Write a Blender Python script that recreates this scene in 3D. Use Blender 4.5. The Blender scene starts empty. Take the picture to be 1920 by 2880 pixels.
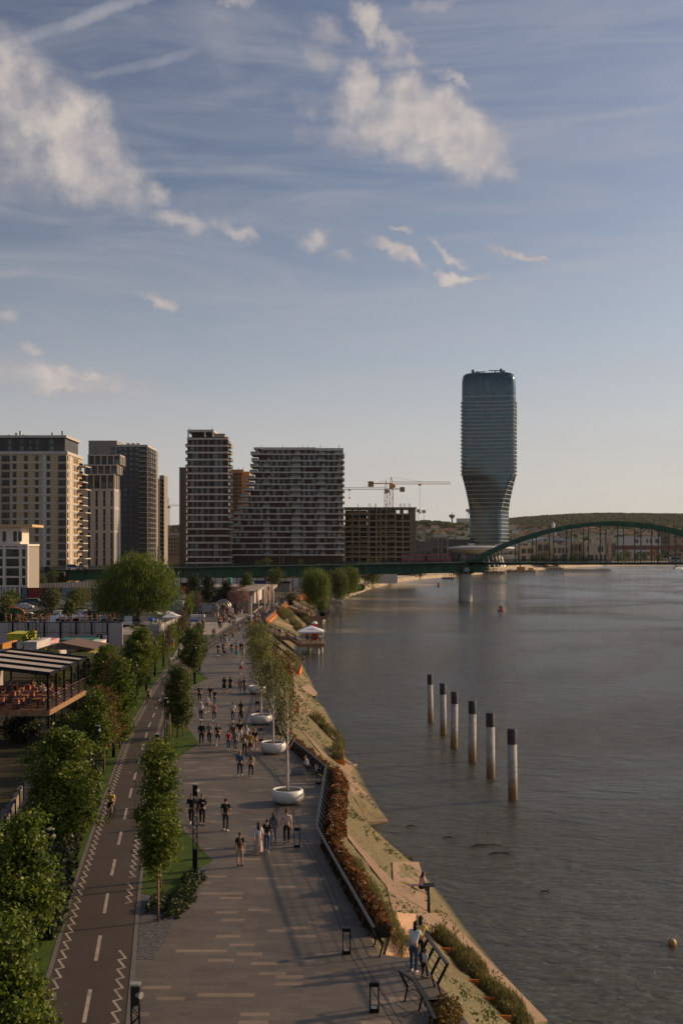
import bpy, bmesh, math, random
import numpy as np
from mathutils import Vector, Matrix
from mathutils.bvhtree import BVHTree
R = math.radians
sc = bpy.context.scene
COL = sc.collection
# ------------------------------------------------------------------ camera
HC = 15.5            # eye height above the promenade
FPX, HY, CX = 3200.0, 1540.0, 960.0
cam = bpy.data.cameras.new('camera'); co = bpy.data.objects.new('camera', cam); COL.objects.link(co)
co.location = (0, 0, HC); co.rotation_euler = (R(90), 0, 0)
cam.sensor_fit = 'VERTICAL'; cam.sensor_height = 36; cam.lens = 40.0
cam.shift_y = (HY-1440)/2880.0
cam.clip_start = 1; cam.clip_end = 12000
sc.camera = co
sc.view_settings.view_transform = 'Standard'; sc.view_settings.look = 'None'
sc.view_settings.exposure = -0.3; sc.view_settings.gamma = 1
SUN_EL, SUN_AZ = 21.0, 20.0      # sun to the right (+X), a little beyond (+Y)
WATER_Z = -4.5
HAZE_D = 0.000022
# ------------------------------------------------------------------ world
W = bpy.data.worlds.new('World'); sc.world = W; W.use_nodes = True
nt = W.node_tree; nt.nodes.clear()
def wn(t, **k):
    n = nt.nodes.new(t)
    for a, b in k.items(): setattr(n, a, b)
    return n
def lk(a, b): nt.links.new(a, b)
def M_(op, a, b=None, c=None, clamp=False):
    n = nt.nodes.new('ShaderNodeMath'); n.operation = op; n.use_clamp = clamp
    for i, v in enumerate((a, b, c)):
        if v is None: continue
        if isinstance(v, (int, float)): n.inputs[i].default_value = v
        else: nt.links.new(v, n.inputs[i])
    return n.outputs[0]
def mixc(f, a, b):
    n = nt.nodes.new('ShaderNodeMix'); n.data_type = 'RGBA'
    for s, v in ((n.inputs[0], f), (n.inputs[6], a), (n.inputs[7], b)):
        if isinstance(v, (int, float)): s.default_value = v
        elif isinstance(v, tuple): s.default_value = v
        else: nt.links.new(v, s)
    return n.outputs[2]
sky = wn('ShaderNodeTexSky', sky_type='NISHITA', sun_disc=False)
sky.sun_elevation = R(SUN_EL); sky.sun_rotation = R(90-SUN_AZ)
sky.air_density = 1.0; sky.dust_density = 2.0; sky.ozone_density = 1.6
hs = wn('ShaderNodeHueSaturation'); hs.inputs['Saturation'].default_value = 0.9; hs.inputs['Hue'].default_value=.512
lk(sky.outputs[0], hs.inputs['Color'])
tcn = wn('ShaderNodeTexCoord')
sx = wn('ShaderNodeSeparateXYZ'); lk(tcn.outputs['Generated'], sx.inputs[0])
az = M_('ARCTAN2', sx.outputs[0], sx.outputs[1])
el = M_('ARCSINE', sx.outputs[2])
cmb = wn('ShaderNodeCombineXYZ'); lk(az, cmb.inputs[0]); lk(el, cmb.inputs[1])
def noise(vec, scale, detail=5, rough=.55, dist=0.0):
    n = wn('ShaderNodeTexNoise'); lk(vec, n.inputs['Vector']); n.inputs['Scale'].default_value = scale
    n.inputs['Detail'].default_value = detail; n.inputs['Roughness'].default_value = rough; n.inputs['Distortion'].default_value = dist
    return n
n1 = noise(cmb.outputs[0], 14, 6, .6); n2 = noise(cmb.outputs[0], 45, 6, .65)
def warp(fac, ch, amp): return M_('MULTIPLY', M_('SUBTRACT', ch, .5), amp)
s1 = wn('ShaderNodeSeparateColor'); lk(n1.outputs['Color'], s1.inputs[0])
s2 = wn('ShaderNodeSeparateColor'); lk(n2.outputs['Color'], s2.inputs[0])
waz = M_('ADD', az, M_('ADD', M_('MULTIPLY', M_('SUBTRACT', s1.outputs[0], .5), .06), M_('MULTIPLY', M_('SUBTRACT', s2.outputs[0], .5), .03)))
wel = M_('ADD', el, M_('ADD', M_('MULTIPLY', M_('SUBTRACT', s1.outputs[1], .5), .045), M_('MULTIPLY', M_('SUBTRACT', s2.outputs[1], .5), .022)))
CLOUDS = [(20,250,170,110,30,1.0),(190,400,190,120,38,1.1),(330,510,110,70,30,0.85),(40,420,190,120,0,.75),(430,545,60,30,20,0.8),(1010,245,75,55,20,1.0),(1080,330,160,80,15,1.0),(1210,340,170,80,25,1.15),(1330,405,120,85,25,1.15),(985,395,90,45,0,0.8),(1370,465,90,32,15,0.9),(1180,410,130,40,5,0.8),(910,80,60,42,20,0.8),(1040,75,60,38,50,1.1),(1110,130,70,32,40,0.96),(880,145,70,40,40,0.67),(610,90,120,50,50,0.48),(1150,195,90,26,10,0.8),(1280,230,50,16,30,0.72),(870,300,50,36,10,0.56),(880,385,50,30,0,0.48),(520,618,80,30,3,0.95),(665,640,66,24,12,0.9),(890,682,55,26,0,0.8),(960,725,40,20,15,0.72),(1125,722,100,17,20,1.0),(1300,775,75,14,13,1.0),(445,834,60,19,10,1.04),(1262,705,80,15,28,0.96),(1450,710,66,14,14,1.1),(1112,655,36,10,8,0.96),(1385,700,30,12,0,0.64),(665,10,60,20,0,0.8),(1230,5,90,16,-10,0.64),(150,1060,300,46,3,0.88),(240,1045,110,20,8,1.1),(190,1088,90,15,3,0.96),(75,975,44,22,10,0.88),(30,760,90,20,0,0.48),(300,850,130,13,-3,0.35),(0,880,40,20,0,0.8)]
dens = None
for (px, py, a, b, rot, st) in CLOUDS:
    ca = math.atan((px-CX)/FPX); ce = math.atan((HY-py)/FPX*math.cos(ca))
    a *= 1.12/FPX; b *= 1.15/FPX; r = R(rot)
    dx = M_('SUBTRACT', waz, ca); dy = M_('SUBTRACT', wel, ce)
    u = M_('ADD', M_('MULTIPLY', dx, math.cos(r)/a), M_('MULTIPLY', dy, -math.sin(r)/a))
    v = M_('ADD', M_('MULTIPLY', dx, math.sin(r)/b), M_('MULTIPLY', dy, math.cos(r)/b))
    q = M_('ADD', M_('MULTIPLY', u, u), M_('MULTIPLY', v, v))
    g = M_('MULTIPLY', M_('SUBTRACT', 1.0, M_('MULTIPLY', q, .62), clamp=True), st)
    dens = g if dens is None else M_('MAXIMUM', dens, g)
n3 = noise(cmb.outputs[0], 34, 5, .5)
dd = M_('MULTIPLY', dens, M_('ADD', .3, M_('MULTIPLY', n3.outputs[0], 1.25)))
mr = wn('ShaderNodeMapRange', interpolation_type='SMOOTHSTEP'); lk(dd, mr.inputs[0]); mr.inputs[1].default_value = .12; mr.inputs[2].default_value = 1.15; mr.inputs[4].default_value = .93
cov = mr.outputs[0]
# thin high veil, stretched sideways
mp = wn('ShaderNodeMapping'); lk(cmb.outputs[0], mp.inputs[0]); mp.inputs['Scale'].default_value = (2.0, 13, 1); mp.inputs['Rotation'].default_value = (0, 0, R(12))
n4 = noise(mp.outputs[0], 2.2, 7, .6, .8)
veil = wn('ShaderNodeMapRange', interpolation_type='SMOOTHSTEP'); lk(n4.outputs[0], veil.inputs[0]); veil.inputs[1].default_value = .34; veil.inputs[2].default_value = .76; veil.inputs[4].default_value = .34
veilv = veil.outputs[0]
# vapour trails
def trail(p0, p1, w, st):
    global veilv
    pts = []
    for (px, py) in (p0, p1):
        a_ = math.atan((px-CX)/FPX); pts.append((a_, math.atan((HY-py)/FPX*math.cos(a_))))
    (a0, e0), (a1, e1) = pts; L = math.hypot(a1-a0, e1-e0); ux, uy = (a1-a0)/L, (e1-e0)/L
    dx = M_('SUBTRACT', M_('ADD', az, M_('MULTIPLY', M_('SUBTRACT', s2.outputs[0], .5), .006)), a0); dy = M_('SUBTRACT', M_('ADD', el, M_('MULTIPLY', M_('SUBTRACT', s2.outputs[1], .5), .010)), e0)
    al = M_('ADD', M_('MULTIPLY', dx, ux), M_('MULTIPLY', dy, uy))
    ac = M_('ADD', M_('MULTIPLY', dx, -uy), M_('MULTIPLY', dy, ux))
    f = M_('SUBTRACT', 1.0, M_('MULTIPLY', M_('MULTIPLY', ac, ac), 1/(w/FPX)**2), clamp=True)
    e = M_('MULTIPLY', M_('MULTIPLY', M_('ADD', al, .01, clamp=True), 60, clamp=True), M_('MULTIPLY', M_('SUBTRACT', L, al, clamp=True), 60, clamp=True))
    veilv = M_('MAXIMUM', veilv, M_('MULTIPLY', M_('MULTIPLY', f, e), M_('MULTIPLY', n3.outputs[0], st*1.7)))
trail((-80, 160), (500, -50), 22, .5); trail((240, 215), (600, 130), 16, .32)
CL = (7.7, 6.8, 6.1, 1); CD = (4.3, 4.0, 4.4, 1)
n5 = noise(cmb.outputs[0], 26, 5, .55)
shade = M_('MULTIPLY', M_('MULTIPLY', cov, 1.15), M_('SUBTRACT', M_('MULTIPLY', n5.outputs[0], 2.4), .45), clamp=True)
ccol = mixc(shade, CD, CL)
# low sky is paler and warmer than the dome above
hz = wn('ShaderNodeMapRange', interpolation_type='SMOOTHSTEP'); lk(el, hz.inputs[0]); hz.inputs[1].default_value = R(19); hz.inputs[2].default_value = R(-1)
hz2 = wn('ShaderNodeMapRange', interpolation_type='SMOOTHSTEP'); lk(el, hz2.inputs[0]); hz2.inputs[1].default_value = R(10); hz2.inputs[2].default_value = R(0)
base = mixc(M_('MULTIPLY', hz2.outputs[0], .85), mixc(M_('MULTIPLY', hz.outputs[0], .9), hs.outputs[0], (5.8, 6.15, 6.9, 1)), (7.0, 6.45, 5.5, 1))
sd = M_('ADD', .92, M_('MULTIPLY', M_('COSINE', M_('SUBTRACT', az, R(90-SUN_AZ))), .34))
sk = wn('ShaderNodeVectorMath', operation='SCALE'); lk(base, sk.inputs[0]); lk(sd, sk.inputs['Scale']); base = sk.outputs[0]
withv = mixc(veilv, base, (5.6, 5.4, 5.7, 1))
fin = mixc(cov, withv, ccol)
bg = wn('ShaderNodeBackground'); lk(fin, bg.inputs[0]); bg.inputs[1].default_value = 0.105
wo = wn('ShaderNodeOutputWorld'); lk(bg.outputs[0], wo.inputs[0])
# ------------------------------------------------------------------ sun
sl = bpy.data.lights.new('sun', 'SUN'); sl.energy = 5.0; sl.angle = R(2.2); sl.color = (1.0, .70, .42)
so = bpy.data.objects.new('sun', sl); COL.objects.link(so)
sv = Vector((math.cos(R(SUN_EL))*math.cos(R(SUN_AZ)), math.cos(R(SUN_EL))*math.sin(R(SUN_AZ)), math.sin(R(SUN_EL))))
so.rotation_euler = sv.to_track_quat('Z', 'Y').to_euler()
# ------------------------------------------------------------------ helpers
def P(px, py, z=0.0):
    """point on the level z that is seen at a pixel of the survey photo"""
    Y = (HC-z)*FPX/(py-HY); return Vector(((px-CX)*Y/FPX, Y, z))
def D(px, py, Y):
    return Vector(((px-CX)*Y/FPX, Y, HC-(py-HY)*Y/FPX))
def lerp(a, b, t): return a+(b-a)*t
def tag(o, label=None, cat=None, group=None, kind=None):
    if label: o['label'] = label
    if cat: o['category'] = cat
    if group: o['group'] = group
    if kind: o['kind'] = kind
    return o
def empty(name, loc=(0, 0, 0), rz=0, label=None, cat=None, group=None):
    o = bpy.data.objects.new(name, None); COL.objects.link(o); o.location = loc; o.rotation_euler = (0, 0, rz)
    o.empty_display_size = .2
    return tag(o, label, cat, group)
def newobj(name, me, parent=None, loc=None, rz=0, scale=None, color=None):
    o = bpy.data.objects.new(name, me); COL.objects.link(o)
    if parent: o.parent = parent
    if loc is not None: o.location = loc
    if rz: o.rotation_euler = (0, 0, rz)
    if scale is not None: o.scale = scale if hasattr(scale, '__len__') else (scale,)*3
    if color is not None: o.color = (*color, 1)
    return o
def copy_tree(o, parent=None):
    c = o.copy(); COL.objects.link(c); c.parent = parent
    for ch in [k for k in o.children]: copy_tree(ch, c)
    return c
class MB:
    def __init__(s): s.v = []; s.f = []; s.m = []; s.cm = 0
    def add(s, vs, fs):
        b = len(s.v); s.v += [tuple(p) for p in vs]; s.f += [tuple(i+b for i in f) for f in fs]; s.m += [s.cm]*len(fs); return s
    def box(s, x0, x1, y0, y1, z0, z1):
        return s.add([(x0,y0,z0),(x1,y0,z0),(x1,y1,z0),(x0,y1,z0),(x0,y0,z1),(x1,y0,z1),(x1,y1,z1),(x0,y1,z1)],
                     [(0,3,2,1),(4,5,6,7),(0,1,5,4),(1,2,6,5),(2,3,7,6),(3,0,4,7)])
    def quad(s, a, b, c, d): return s.add([a, b, c, d], [(0,1,2,3)])
    def bar(s, a, b, w, h=None):
        """square bar from a to b"""
        a = Vector(a); b = Vector(b); h = h or w; d = (b-a)
        if d.length < 1e-6: return s
        d.normalize(); up = Vector((0,0,1)) if abs(d.z) < .95 else Vector((0,1,0))
        r = d.cross(up).normalized()*w/2; u = r.cross(d).normalized()*h/2
        vs = [a-r-u, a+r-u, a+r+u, a-r+u, b-r-u, b+r-u, b+r+u, b-r+u]
        return s.add(vs, [(0,1,2,3),(7,6,5,4),(1,0,4,5),(2,1,5,6),(3,2,6,7),(0,3,7,4)])
    def tube(s, pts, rs, n=8, cap=True):
        pts = [Vector(p) for p in pts]
        if not hasattr(rs, '__len__'): rs = [rs]*len(pts)
        base = len(s.v); prev = None
        for i, p in enumerate(pts):
            d = (pts[min(i+1, len(pts)-1)]-pts[max(i-1, 0)])
            d = d.normalized() if d.length > 1e-9 else Vector((0,0,1))
            if prev is None:
                up = Vector((1,0,0)) if abs(d.x) < .9 else Vector((0,1,0)); r = (up-d*up.dot(d)).normalized()
            else: r = (prev-d*prev.dot(d)).normalized()
            prev = r; u = d.cross(r)
            for k in range(n):
                a = 2*math.pi*k/n; s.v.append(tuple(p+(r*math.cos(a)+u*math.sin(a))*rs[i]))
        for i in range(len(pts)-1):
            for k in range(n):
                a = base+i*n+k; b = base+i*n+(k+1) % n; s.f.append((a, b, b+n, a+n)); s.m.append(s.cm)
        if cap:
            s.f.append(tuple(base+k for k in reversed(range(n)))); s.m.append(s.cm)
            s.f.append(tuple(base+(len(pts)-1)*n+k for k in range(n))); s.m.append(s.cm)
        return s
    def lathe(s, prof, n=24, c=(0,0,0), sx=1, sy=1):
        base = len(s.v)
        for (r, z) in prof:
            for k in range(n):
                a = 2*math.pi*k/n; s.v.append((c[0]+r*math.cos(a)*sx, c[1]+r*math.sin(a)*sy, c[2]+z))
        for i in range(len(prof)-1):
            for k in range(n):
                a = base+i*n+k; b = base+i*n+(k+1) % n; s.f.append((a, b, b+n, a+n)); s.m.append(s.cm)
        if prof[0][0] > .001: s.f.append(tuple(base+k for k in reversed(range(n)))); s.m.append(s.cm)
        if prof[-1][0] > .001: s.f.append(tuple(base+(len(prof)-1)*n+k for k in range(n))); s.m.append(s.cm)
        return s
    def ell(s, c, rx, ry, rz, n=10, m=6):
        return s.lathe([(max(.0005, math.sin(math.pi*i/m))*1.0, -math.cos(math.pi*i/m)) for i in range(m+1)], n) if False else s._ell(c, rx, ry, rz, n, m)
    def _ell(s, c, rx, ry, rz, n, m):
        base = len(s.v)
        for i in range(m+1):
            t = math.pi*i/m; r = max(.02, math.sin(t)); z = -math.cos(t)
            for k in range(n):
                a = 2*math.pi*k/n; s.v.append((c[0]+rx*r*math.cos(a), c[1]+ry*r*math.sin(a), c[2]+rz*z))
        for i in range(m):
            for k in range(n):
                a = base+i*n+k; b = base+i*n+(k+1) % n; s.f.append((a, b, b+n, a+n)); s.m.append(s.cm)
        s.f.append(tuple(base+k for k in reversed(range(n)))); s.m.append(s.cm)
        s.f.append(tuple(base+m*n+k for k in range(n))); s.m.append(s.cm)
        return s
    def prism(s, poly, z0, z1):
        n = len(poly); area = sum(poly[i][0]*poly[(i+1) % n][1]-poly[(i+1) % n][0]*poly[i][1] for i in range(n))
        if area < 0: poly = poly[::-1]
        b = len(s.v); s.v += [(p[0], p[1], z0) for p in poly]+[(p[0], p[1], z1) for p in poly]
        s.f.append(tuple(b+i for i in reversed(range(n)))); s.f.append(tuple(b+n+i for i in range(n)))
        for i in range(n): j = (i+1) % n; s.f.append((b+i, b+j, b+n+j, b+n+i))
        s.m += [s.cm]*(n+2); return s
    def slab(s, pts, t=.1):
        """top polygon (3-D points, counter-clockwise from above) with thickness t"""
        n = len(pts); pts = [Vector(p) for p in pts]
        area = sum(pts[i].x*pts[(i+1) % n].y-pts[(i+1) % n].x*pts[i].y for i in range(n))
        if area < 0: pts = pts[::-1]
        b = len(s.v); s.v += [tuple(p) for p in pts]+[(p.x, p.y, p.z-t) for p in pts]
        s.f.append(tuple(b+i for i in range(n))); s.f.append(tuple(b+n+i for i in reversed(range(n))))
        for i in range(n): j = (i+1) % n; s.f.append((b+n+i, b+n+j, b+j, b+i))
        s.m += [s.cm]*(n+2); return s
    def parts(s, name, mats, parent=None, lim=98, smooth=False):
        """one object per separate piece (pieces that touch count as one)"""
        n = len(s.v); par = list(range(n))
        def fd(i):
            while par[i] != i: par[i] = par[par[i]]; i = par[i]
            return i
        for f in s.f:
            a = fd(f[0])
            for b in f[1:]: par[fd(b)] = a
        comp = {}
        for fi, f in enumerate(s.f): comp.setdefault(fd(f[0]), []).append(fi)
        V = np.array(s.v); ks = list(comp); bb = []
        for k_ in ks: q = V[list({i for fi in comp[k_] for i in s.f[fi]})]; bb.append((q.min(0)-.04, q.max(0)+.04))
        lo = np.array([b[0] for b in bb]); hi = np.array([b[1] for b in bb]); g = list(range(len(ks)))
        def fg(i):
            while g[i] != i: g[i] = g[g[i]]; i = g[i]
            return i
        for i in range(len(ks)):
            for j in np.nonzero(((lo[i] <= hi) & (hi[i] >= lo)).all(1))[0]: g[fg(int(j))] = fg(i)
        cl = {}
        for i, k_ in enumerate(ks): cl.setdefault(fg(i), []).extend(comp[k_])
        lst = sorted(cl.values(), key=lambda c: -float(np.prod(np.sort(np.ptp(V[list({i for fi in c for i in s.f[fi]})], axis=0))[1:])))
        out = []
        for gi, c in enumerate(lst[:lim]+([sum(lst[lim:], [])] if len(lst) > lim else [])):
            m = MB(); ids = sorted({i for fi in c for i in s.f[fi]}); mp_ = {a: b for b, a in enumerate(ids)}
            m.v = [s.v[i] for i in ids]; m.f = [tuple(mp_[i] for i in s.f[fi]) for fi in c]; m.m = [s.m[fi] for fi in c]
            o = m.build(name, mats, parent, smooth); out.append(o)
            if gi >= lim: o['kind'] = 'stuff'
        return out
    def mesh(s, name, mats, smooth=False):
        me = bpy.data.meshes.new(name); me.from_pydata(s.v, [], s.f)
        for m in (mats if isinstance(mats, (list, tuple)) else [mats]): me.materials.append(m)
        if max(s.m or [0]) > 0: me.polygons.foreach_set('material_index', s.m)
        if smooth:
            me.polygons.foreach_set('use_smooth', [True]*len(me.polygons))
        me.update(); return me
    def build(s, name, mats, parent=None, smooth=False, loc=None, rz=0):
        return newobj(name, s.mesh(name, mats, smooth), parent, loc, rz)
def autosmooth(o, ang=35):
    me = o.data
    me.polygons.foreach_set('use_smooth', [True]*len(me.polygons))
    try: me.set_sharp_from_angle(angle=R(ang))
    except Exception: pass
    return o
def struct(name, mb, m, smooth=False): return tag(mb.build(name, m, None, smooth), kind='structure')
# ------------------------------------------------------------------ materials
MATS = {}
class NT:
    def __init__(s, name):
        s.m = bpy.data.materials.new(name); s.m.use_nodes = True; s.t = s.m.node_tree; s.p = s.t.nodes['Principled BSDF']; s.out = s.t.nodes['Material Output']
    def n(s, t, ins=None, **k):
        n = s.t.nodes.new(t)
        for a, b in k.items(): setattr(n, a, b)
        for a, b in (ins or {}).items(): s.set(n.inputs[a], b)
        return n
    def set(s, sock, v):
        if isinstance(v, bpy.types.NodeSocket): s.t.links.new(v, sock)
        elif isinstance(v, tuple) and len(v) == 3 and sock.type == 'RGBA': sock.default_value = (*v, 1)
        else: sock.default_value = v
    def coord(s, kind='Object'): return s.n('ShaderNodeTexCoord').outputs[kind]
    def noise(s, scale, detail=4, rough=.55, vec=None, dist=0):
        return s.n('ShaderNodeTexNoise', {'Vector': vec if vec is not None else s.coord(), 'Scale': scale, 'Detail': detail, 'Roughness': rough, 'Distortion': dist})
    def ramp(s, fac, stops, interp='LINEAR'):
        n = s.n('ShaderNodeValToRGB', {'Fac': fac}); cr = n.color_ramp; cr.interpolation = interp
        while len(cr.elements) < len(stops): cr.elements.new(.5)
        for e, (p, c) in zip(cr.elements, stops): e.position = p; e.color = (*c, 1) if len(c) == 3 else c
        return n.outputs[0]
    def mix(s, f, a, b, blend='MIX'):
        n = s.n('ShaderNodeMix', data_type='RGBA', blend_type=blend)
        s.set(n.inputs[0], f); s.set(n.inputs[6], a); s.set(n.inputs[7], b); return n.outputs[2]
    def math(s, op, a, b=0.0, clamp=False):
        n = s.n('ShaderNodeMath', operation=op, use_clamp=clamp); s.set(n.inputs[0], a); s.set(n.inputs[1], b); return n.outputs[0]
    def bump(s, h, strength=.3, dist=.02, normal=None):
        n = s.n('ShaderNodeBump', {'Height': h, 'Strength': strength, 'Distance': dist})
        if normal is not None: s.set(n.inputs['Normal'], normal)
        s.t.links.new(n.outputs[0], s.p.inputs['Normal']); return n.outputs[0]
    def col(s, c): s.set(s.p.inputs['Base Color'], c)
def mat(name, c, rough=.7, metal=0.0, var=.18, scale=2.0, bump=0.0, spec=.4, dirt=None, coat=0):
    if name in MATS: return MATS[name]
    t = NT(name); p = t.p
    p.inputs['Roughness'].default_value = rough; p.inputs['Metallic'].default_value = metal
    p.inputs['Specular IOR Level'].default_value = spec
    if coat: p.inputs['Coat Weight'].default_value = coat
    n = t.noise(scale, 6, .6)
    lo = tuple(x*(1-var) for x in c); hi = tuple(min(1, x*(1+var)) for x in c)
    cc = t.ramp(n.outputs[0], [(.3, lo), (.7, hi)])
    if dirt:
        n2 = t.noise(scale*.35, 7, .7); f = t.ramp(n2.outputs[0], [(.48, (0,0,0)), (.72, (.8,.8,.8))]); cc = t.mix(f, cc, dirt)
    t.col(cc)
    if bump: t.bump(t.noise(scale*9, 5).outputs[0], bump, .02)
    MATS[name] = t.m; return t.m
def objmat(name, rough=.8, metal=0, spec=.3, coat=0, scale=9):
    """colour comes from the object itself (viewport colour), for things that repeat in many colours"""
    t = NT(name); oi = t.n('ShaderNodeObjectInfo'); n = t.noise(scale, 4)
    f = t.ramp(n.outputs[0], [(.3, (.8,.8,.8)), (.7, (1.15,1.15,1.15))])
    t.col(t.mix(1.0, oi.outputs['Color'], f, 'MULTIPLY')); t.p.inputs['Roughness'].default_value = rough
    t.p.inputs['Metallic'].default_value = metal; t.p.inputs['Specular IOR Level'].default_value = spec
    if coat: t.p.inputs['Coat Weight'].default_value = coat; t.p.inputs['Coat Roughness'].default_value = .08
    MATS[name] = t.m; return t.m
def leafmat(name, c0, c1, c2, trans=.25, nscale=.8):
    t = NT(name); g = t.n('ShaderNodeNewGeometry'); n = t.noise(nscale, 3)
    a = t.math('ADD', t.math('MULTIPLY', g.outputs['Random Per Island'], .55), t.math('MULTIPLY', n.outputs[0], .62))
    cc = t.ramp(a, [(.2, c0), (.55, c1), (.95, c2)]); t.col(cc)
    t.p.inputs['Roughness'].default_value = .5; t.p.inputs['Specular IOR Level'].default_value = .35
    tr = t.n('ShaderNodeBsdfTranslucent', {'Color': cc}); mx = t.n('ShaderNodeMixShader', {0: trans})
    t.t.links.new(t.p.outputs[0], mx.inputs[1]); t.t.links.new(tr.outputs[0], mx.inputs[2]); t.t.links.new(mx.outputs[0], t.out.inputs[0])
    MATS[name] = t.m; return t.m
CLOTH = objmat('cloth'); HAIR = objmat('hair_m', .6); SKINM = objmat('skin_m', .55, scale=20); PAINT = objmat('car_paint', .28, 0, .5, .6); OBJW = objmat('painted', .7)
concrete = mat('concrete', (.34,.30,.25), .85, var=.15, scale=.8, bump=.25, dirt=(.2,.17,.13))
concrete_w = mat('pale_concrete', (.52,.47,.40), .8, var=.12, scale=.5, bump=.2, dirt=(.36,.32,.26))
ramp_m = mat('ramp_concrete', (.25,.165,.105), .9, var=.12, scale=.7, bump=.25, dirt=(.18,.12,.075))
black_metal = mat('black_metal', (.012,.012,.014), .45, .6, var=.2)
dark_metal = mat('dark_grey_metal', (.05,.052,.055), .5, .5)
steel = mat('steel', (.45,.45,.44), .4, .8)
wood = mat('warm_wood', (.28,.15,.075), .7, var=.35, scale=3, bump=.3)
deck_m = mat('deck_boards', (.20,.13,.09), .8, var=.3, scale=2.5, bump=.3)
rust = mat('rusty_steel', (.23,.08,.024), .85, .1, var=.4, scale=4, bump=.3)
rust_b = mat('bright_rust', (.68,.19,.03), .7, .1, var=.25, scale=3)
white_p = mat('white_paint', (.78,.77,.74), .55, var=.06, scale=1)
plastic_w = mat('white_glaze', (.72,.68,.62), .35, var=.06, scale=.8, spec=.5)
rubber = mat('rubber', (.015,.015,.015), .8)
bark = mat('bark', (.12,.075,.045), .9, var=.4, scale=6, bump=.5)
soil = mat('soil', (.03,.025,.02), .95, var=.4, scale=8)
green_paint = mat('bridge_green', (.010,.085,.048), .5, .1, var=.4, scale=.35, dirt=(.008,.045,.028))
green_dark = mat('bridge_green_dark', (.006,.032,.02), .6, .1, var=.3)
slab_g = mat('slab_light', (.46,.43,.39), .8, var=.08)
def glass_facade(name, c=(.04,.05,.055), rough=.08, randomize=True, spec=.6):
    t = NT(name); oi = t.n('ShaderNodeObjectInfo'); n = t.noise(.45, 2)
    a = t.math('ADD', t.math('MULTIPLY', oi.outputs['Random'], .6), t.math('MULTIPLY', n.outputs[0], .4)) if randomize else n.outputs[0]
    t.col(t.ramp(a, [(.25, tuple(x*.3 for x in c)), (.6, c), (.9, tuple(min(1, x*1.7) for x in c))]))
    t.p.inputs['Roughness'].default_value = rough; t.p.inputs['Specular IOR Level'].default_value = spec
    MATS[name] = t.m; return t.m
win_m = glass_facade('window_glass', (.022,.028,.032), .1, spec=.35)
win_b = glass_facade('window_sky_reflect', (.065,.085,.1), .12, spec=.5)  # bluish reflection of the sky is put into the pane colour
# water
def make_water():
    t = NT('river_water'); g = t.n('ShaderNodeNewGeometry'); pos = g.outputs['Position']
    m1 = t.n('ShaderNodeMapping', {'Vector': pos}); m1.inputs['Scale'].default_value = (.5, 1.0, 1); m1.inputs['Rotation'].default_value = (0, 0, R(-18))
    a = t.noise(2.1, 6, .6, m1.outputs[0], .4); a2 = t.noise(.6, 3, .5, m1.outputs[0], .3); b = t.noise(.10, 4, .55, m1.outputs[0], .5); c = t.noise(.022, 3, .5, pos)
    n = t.n('ShaderNodeBump', {'Height': b.outputs[0], 'Strength': .7, 'Distance': .9})
    n2 = t.n('ShaderNodeBump', {'Height': a2.outputs[0], 'Strength': .9, 'Distance': .55, 'Normal': n.outputs[0]}); t.bump(a.outputs[0], 1.0, .27, n2.outputs[0])
    t.col(t.ramp(c.outputs[0], [(.35, (.048,.046,.028)), (.65, (.066,.061,.038))]))
    wd = t.noise(.009, 4, .6, pos, 1.0); t.set(t.p.inputs['Roughness'], t.ramp(wd.outputs[0], [(.38, (.05,.05,.05)), (.62, (.22,.22,.22))])); t.p.inputs['IOR'].default_value = 1.5; t.p.inputs['Specular IOR Level'].default_value = .5
    return t.m
water_m = make_water()
def make_pavers():
    t = NT('stone_pavers'); pos = t.coord()
    br = t.n('ShaderNodeTexBrick', {'Vector': pos, 'Color1': (0,0,0), 'Color2': (1,1,1), 'Mortar': (.5,.5,.5), 'Scale': 1.0, 'Mortar Size': .006, 'Mortar Smooth': .1, 'Bias': 0.0, 'Brick Width': 1.0, 'Row Height': .33})
    br.offset = .37; br.offset_frequency = 2
    base = t.ramp(br.outputs['Color'], [(0, (.112,.092,.072)), (.3, (.134,.110,.086)), (.6, (.120,.101,.082)), (.88, (.15,.12,.093)), (.935, (.23,.178,.13))], 'CONSTANT')
    n = t.noise(.35, 6, .65); n2 = t.noise(7, 5)
    f = t.math('ADD', t.math('MULTIPLY', n.outputs[0], .7), t.math('MULTIPLY', n2.outputs[0], .3))
    cc = t.mix(1.0, base, t.ramp(f, [(.3, (.72,.72,.74)), (.7, (1.2,1.18,1.15))]), 'MULTIPLY')
    v = t.noise(1.6, 8, .7, None, 2.5); streak = t.ramp(v.outputs[0], [(.66, (0,0,0)), (.74, (.35,.35,.35))])
    cc = t.mix(streak, cc, (.24,.21,.18))
    st = t.noise(.12, 7, .7, None, .6); cc = t.mix(1.0, cc, t.ramp(st.outputs[0], [(.35, (.74,.72,.70)), (.6, (1.06,1.05,1.03))]), 'MULTIPLY')
    t.col(t.mix(br.outputs['Fac'], cc, (.05,.042,.036)))
    t.p.inputs['Roughness'].default_value = .62; t.bump(t.math('SUBTRACT', t.math('MULTIPLY', n2.outputs[0], .3), br.outputs['Fac']), .35, .01)
    return t.m
paver_m = make_pavers()
asphalt = mat('asphalt', (.052,.037,.028), .85, var=.16, scale=.5, bump=.2, dirt=(.066,.05,.04))
asphalt_d = mat('car_park_asphalt', (.07,.06,.055), .85, var=.15, scale=.2)
kerb_m = mat('kerb_stone', (.13,.115,.10), .8, var=.15, scale=3)
paint_m = mat('road_paint', (.35,.29,.235), .8, var=.2, scale=3, dirt=(.14,.11,.085))
gravel = mat('dark_gravel', (.085,.08,.085), .9, var=.8, scale=6, bump=1.0)
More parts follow.
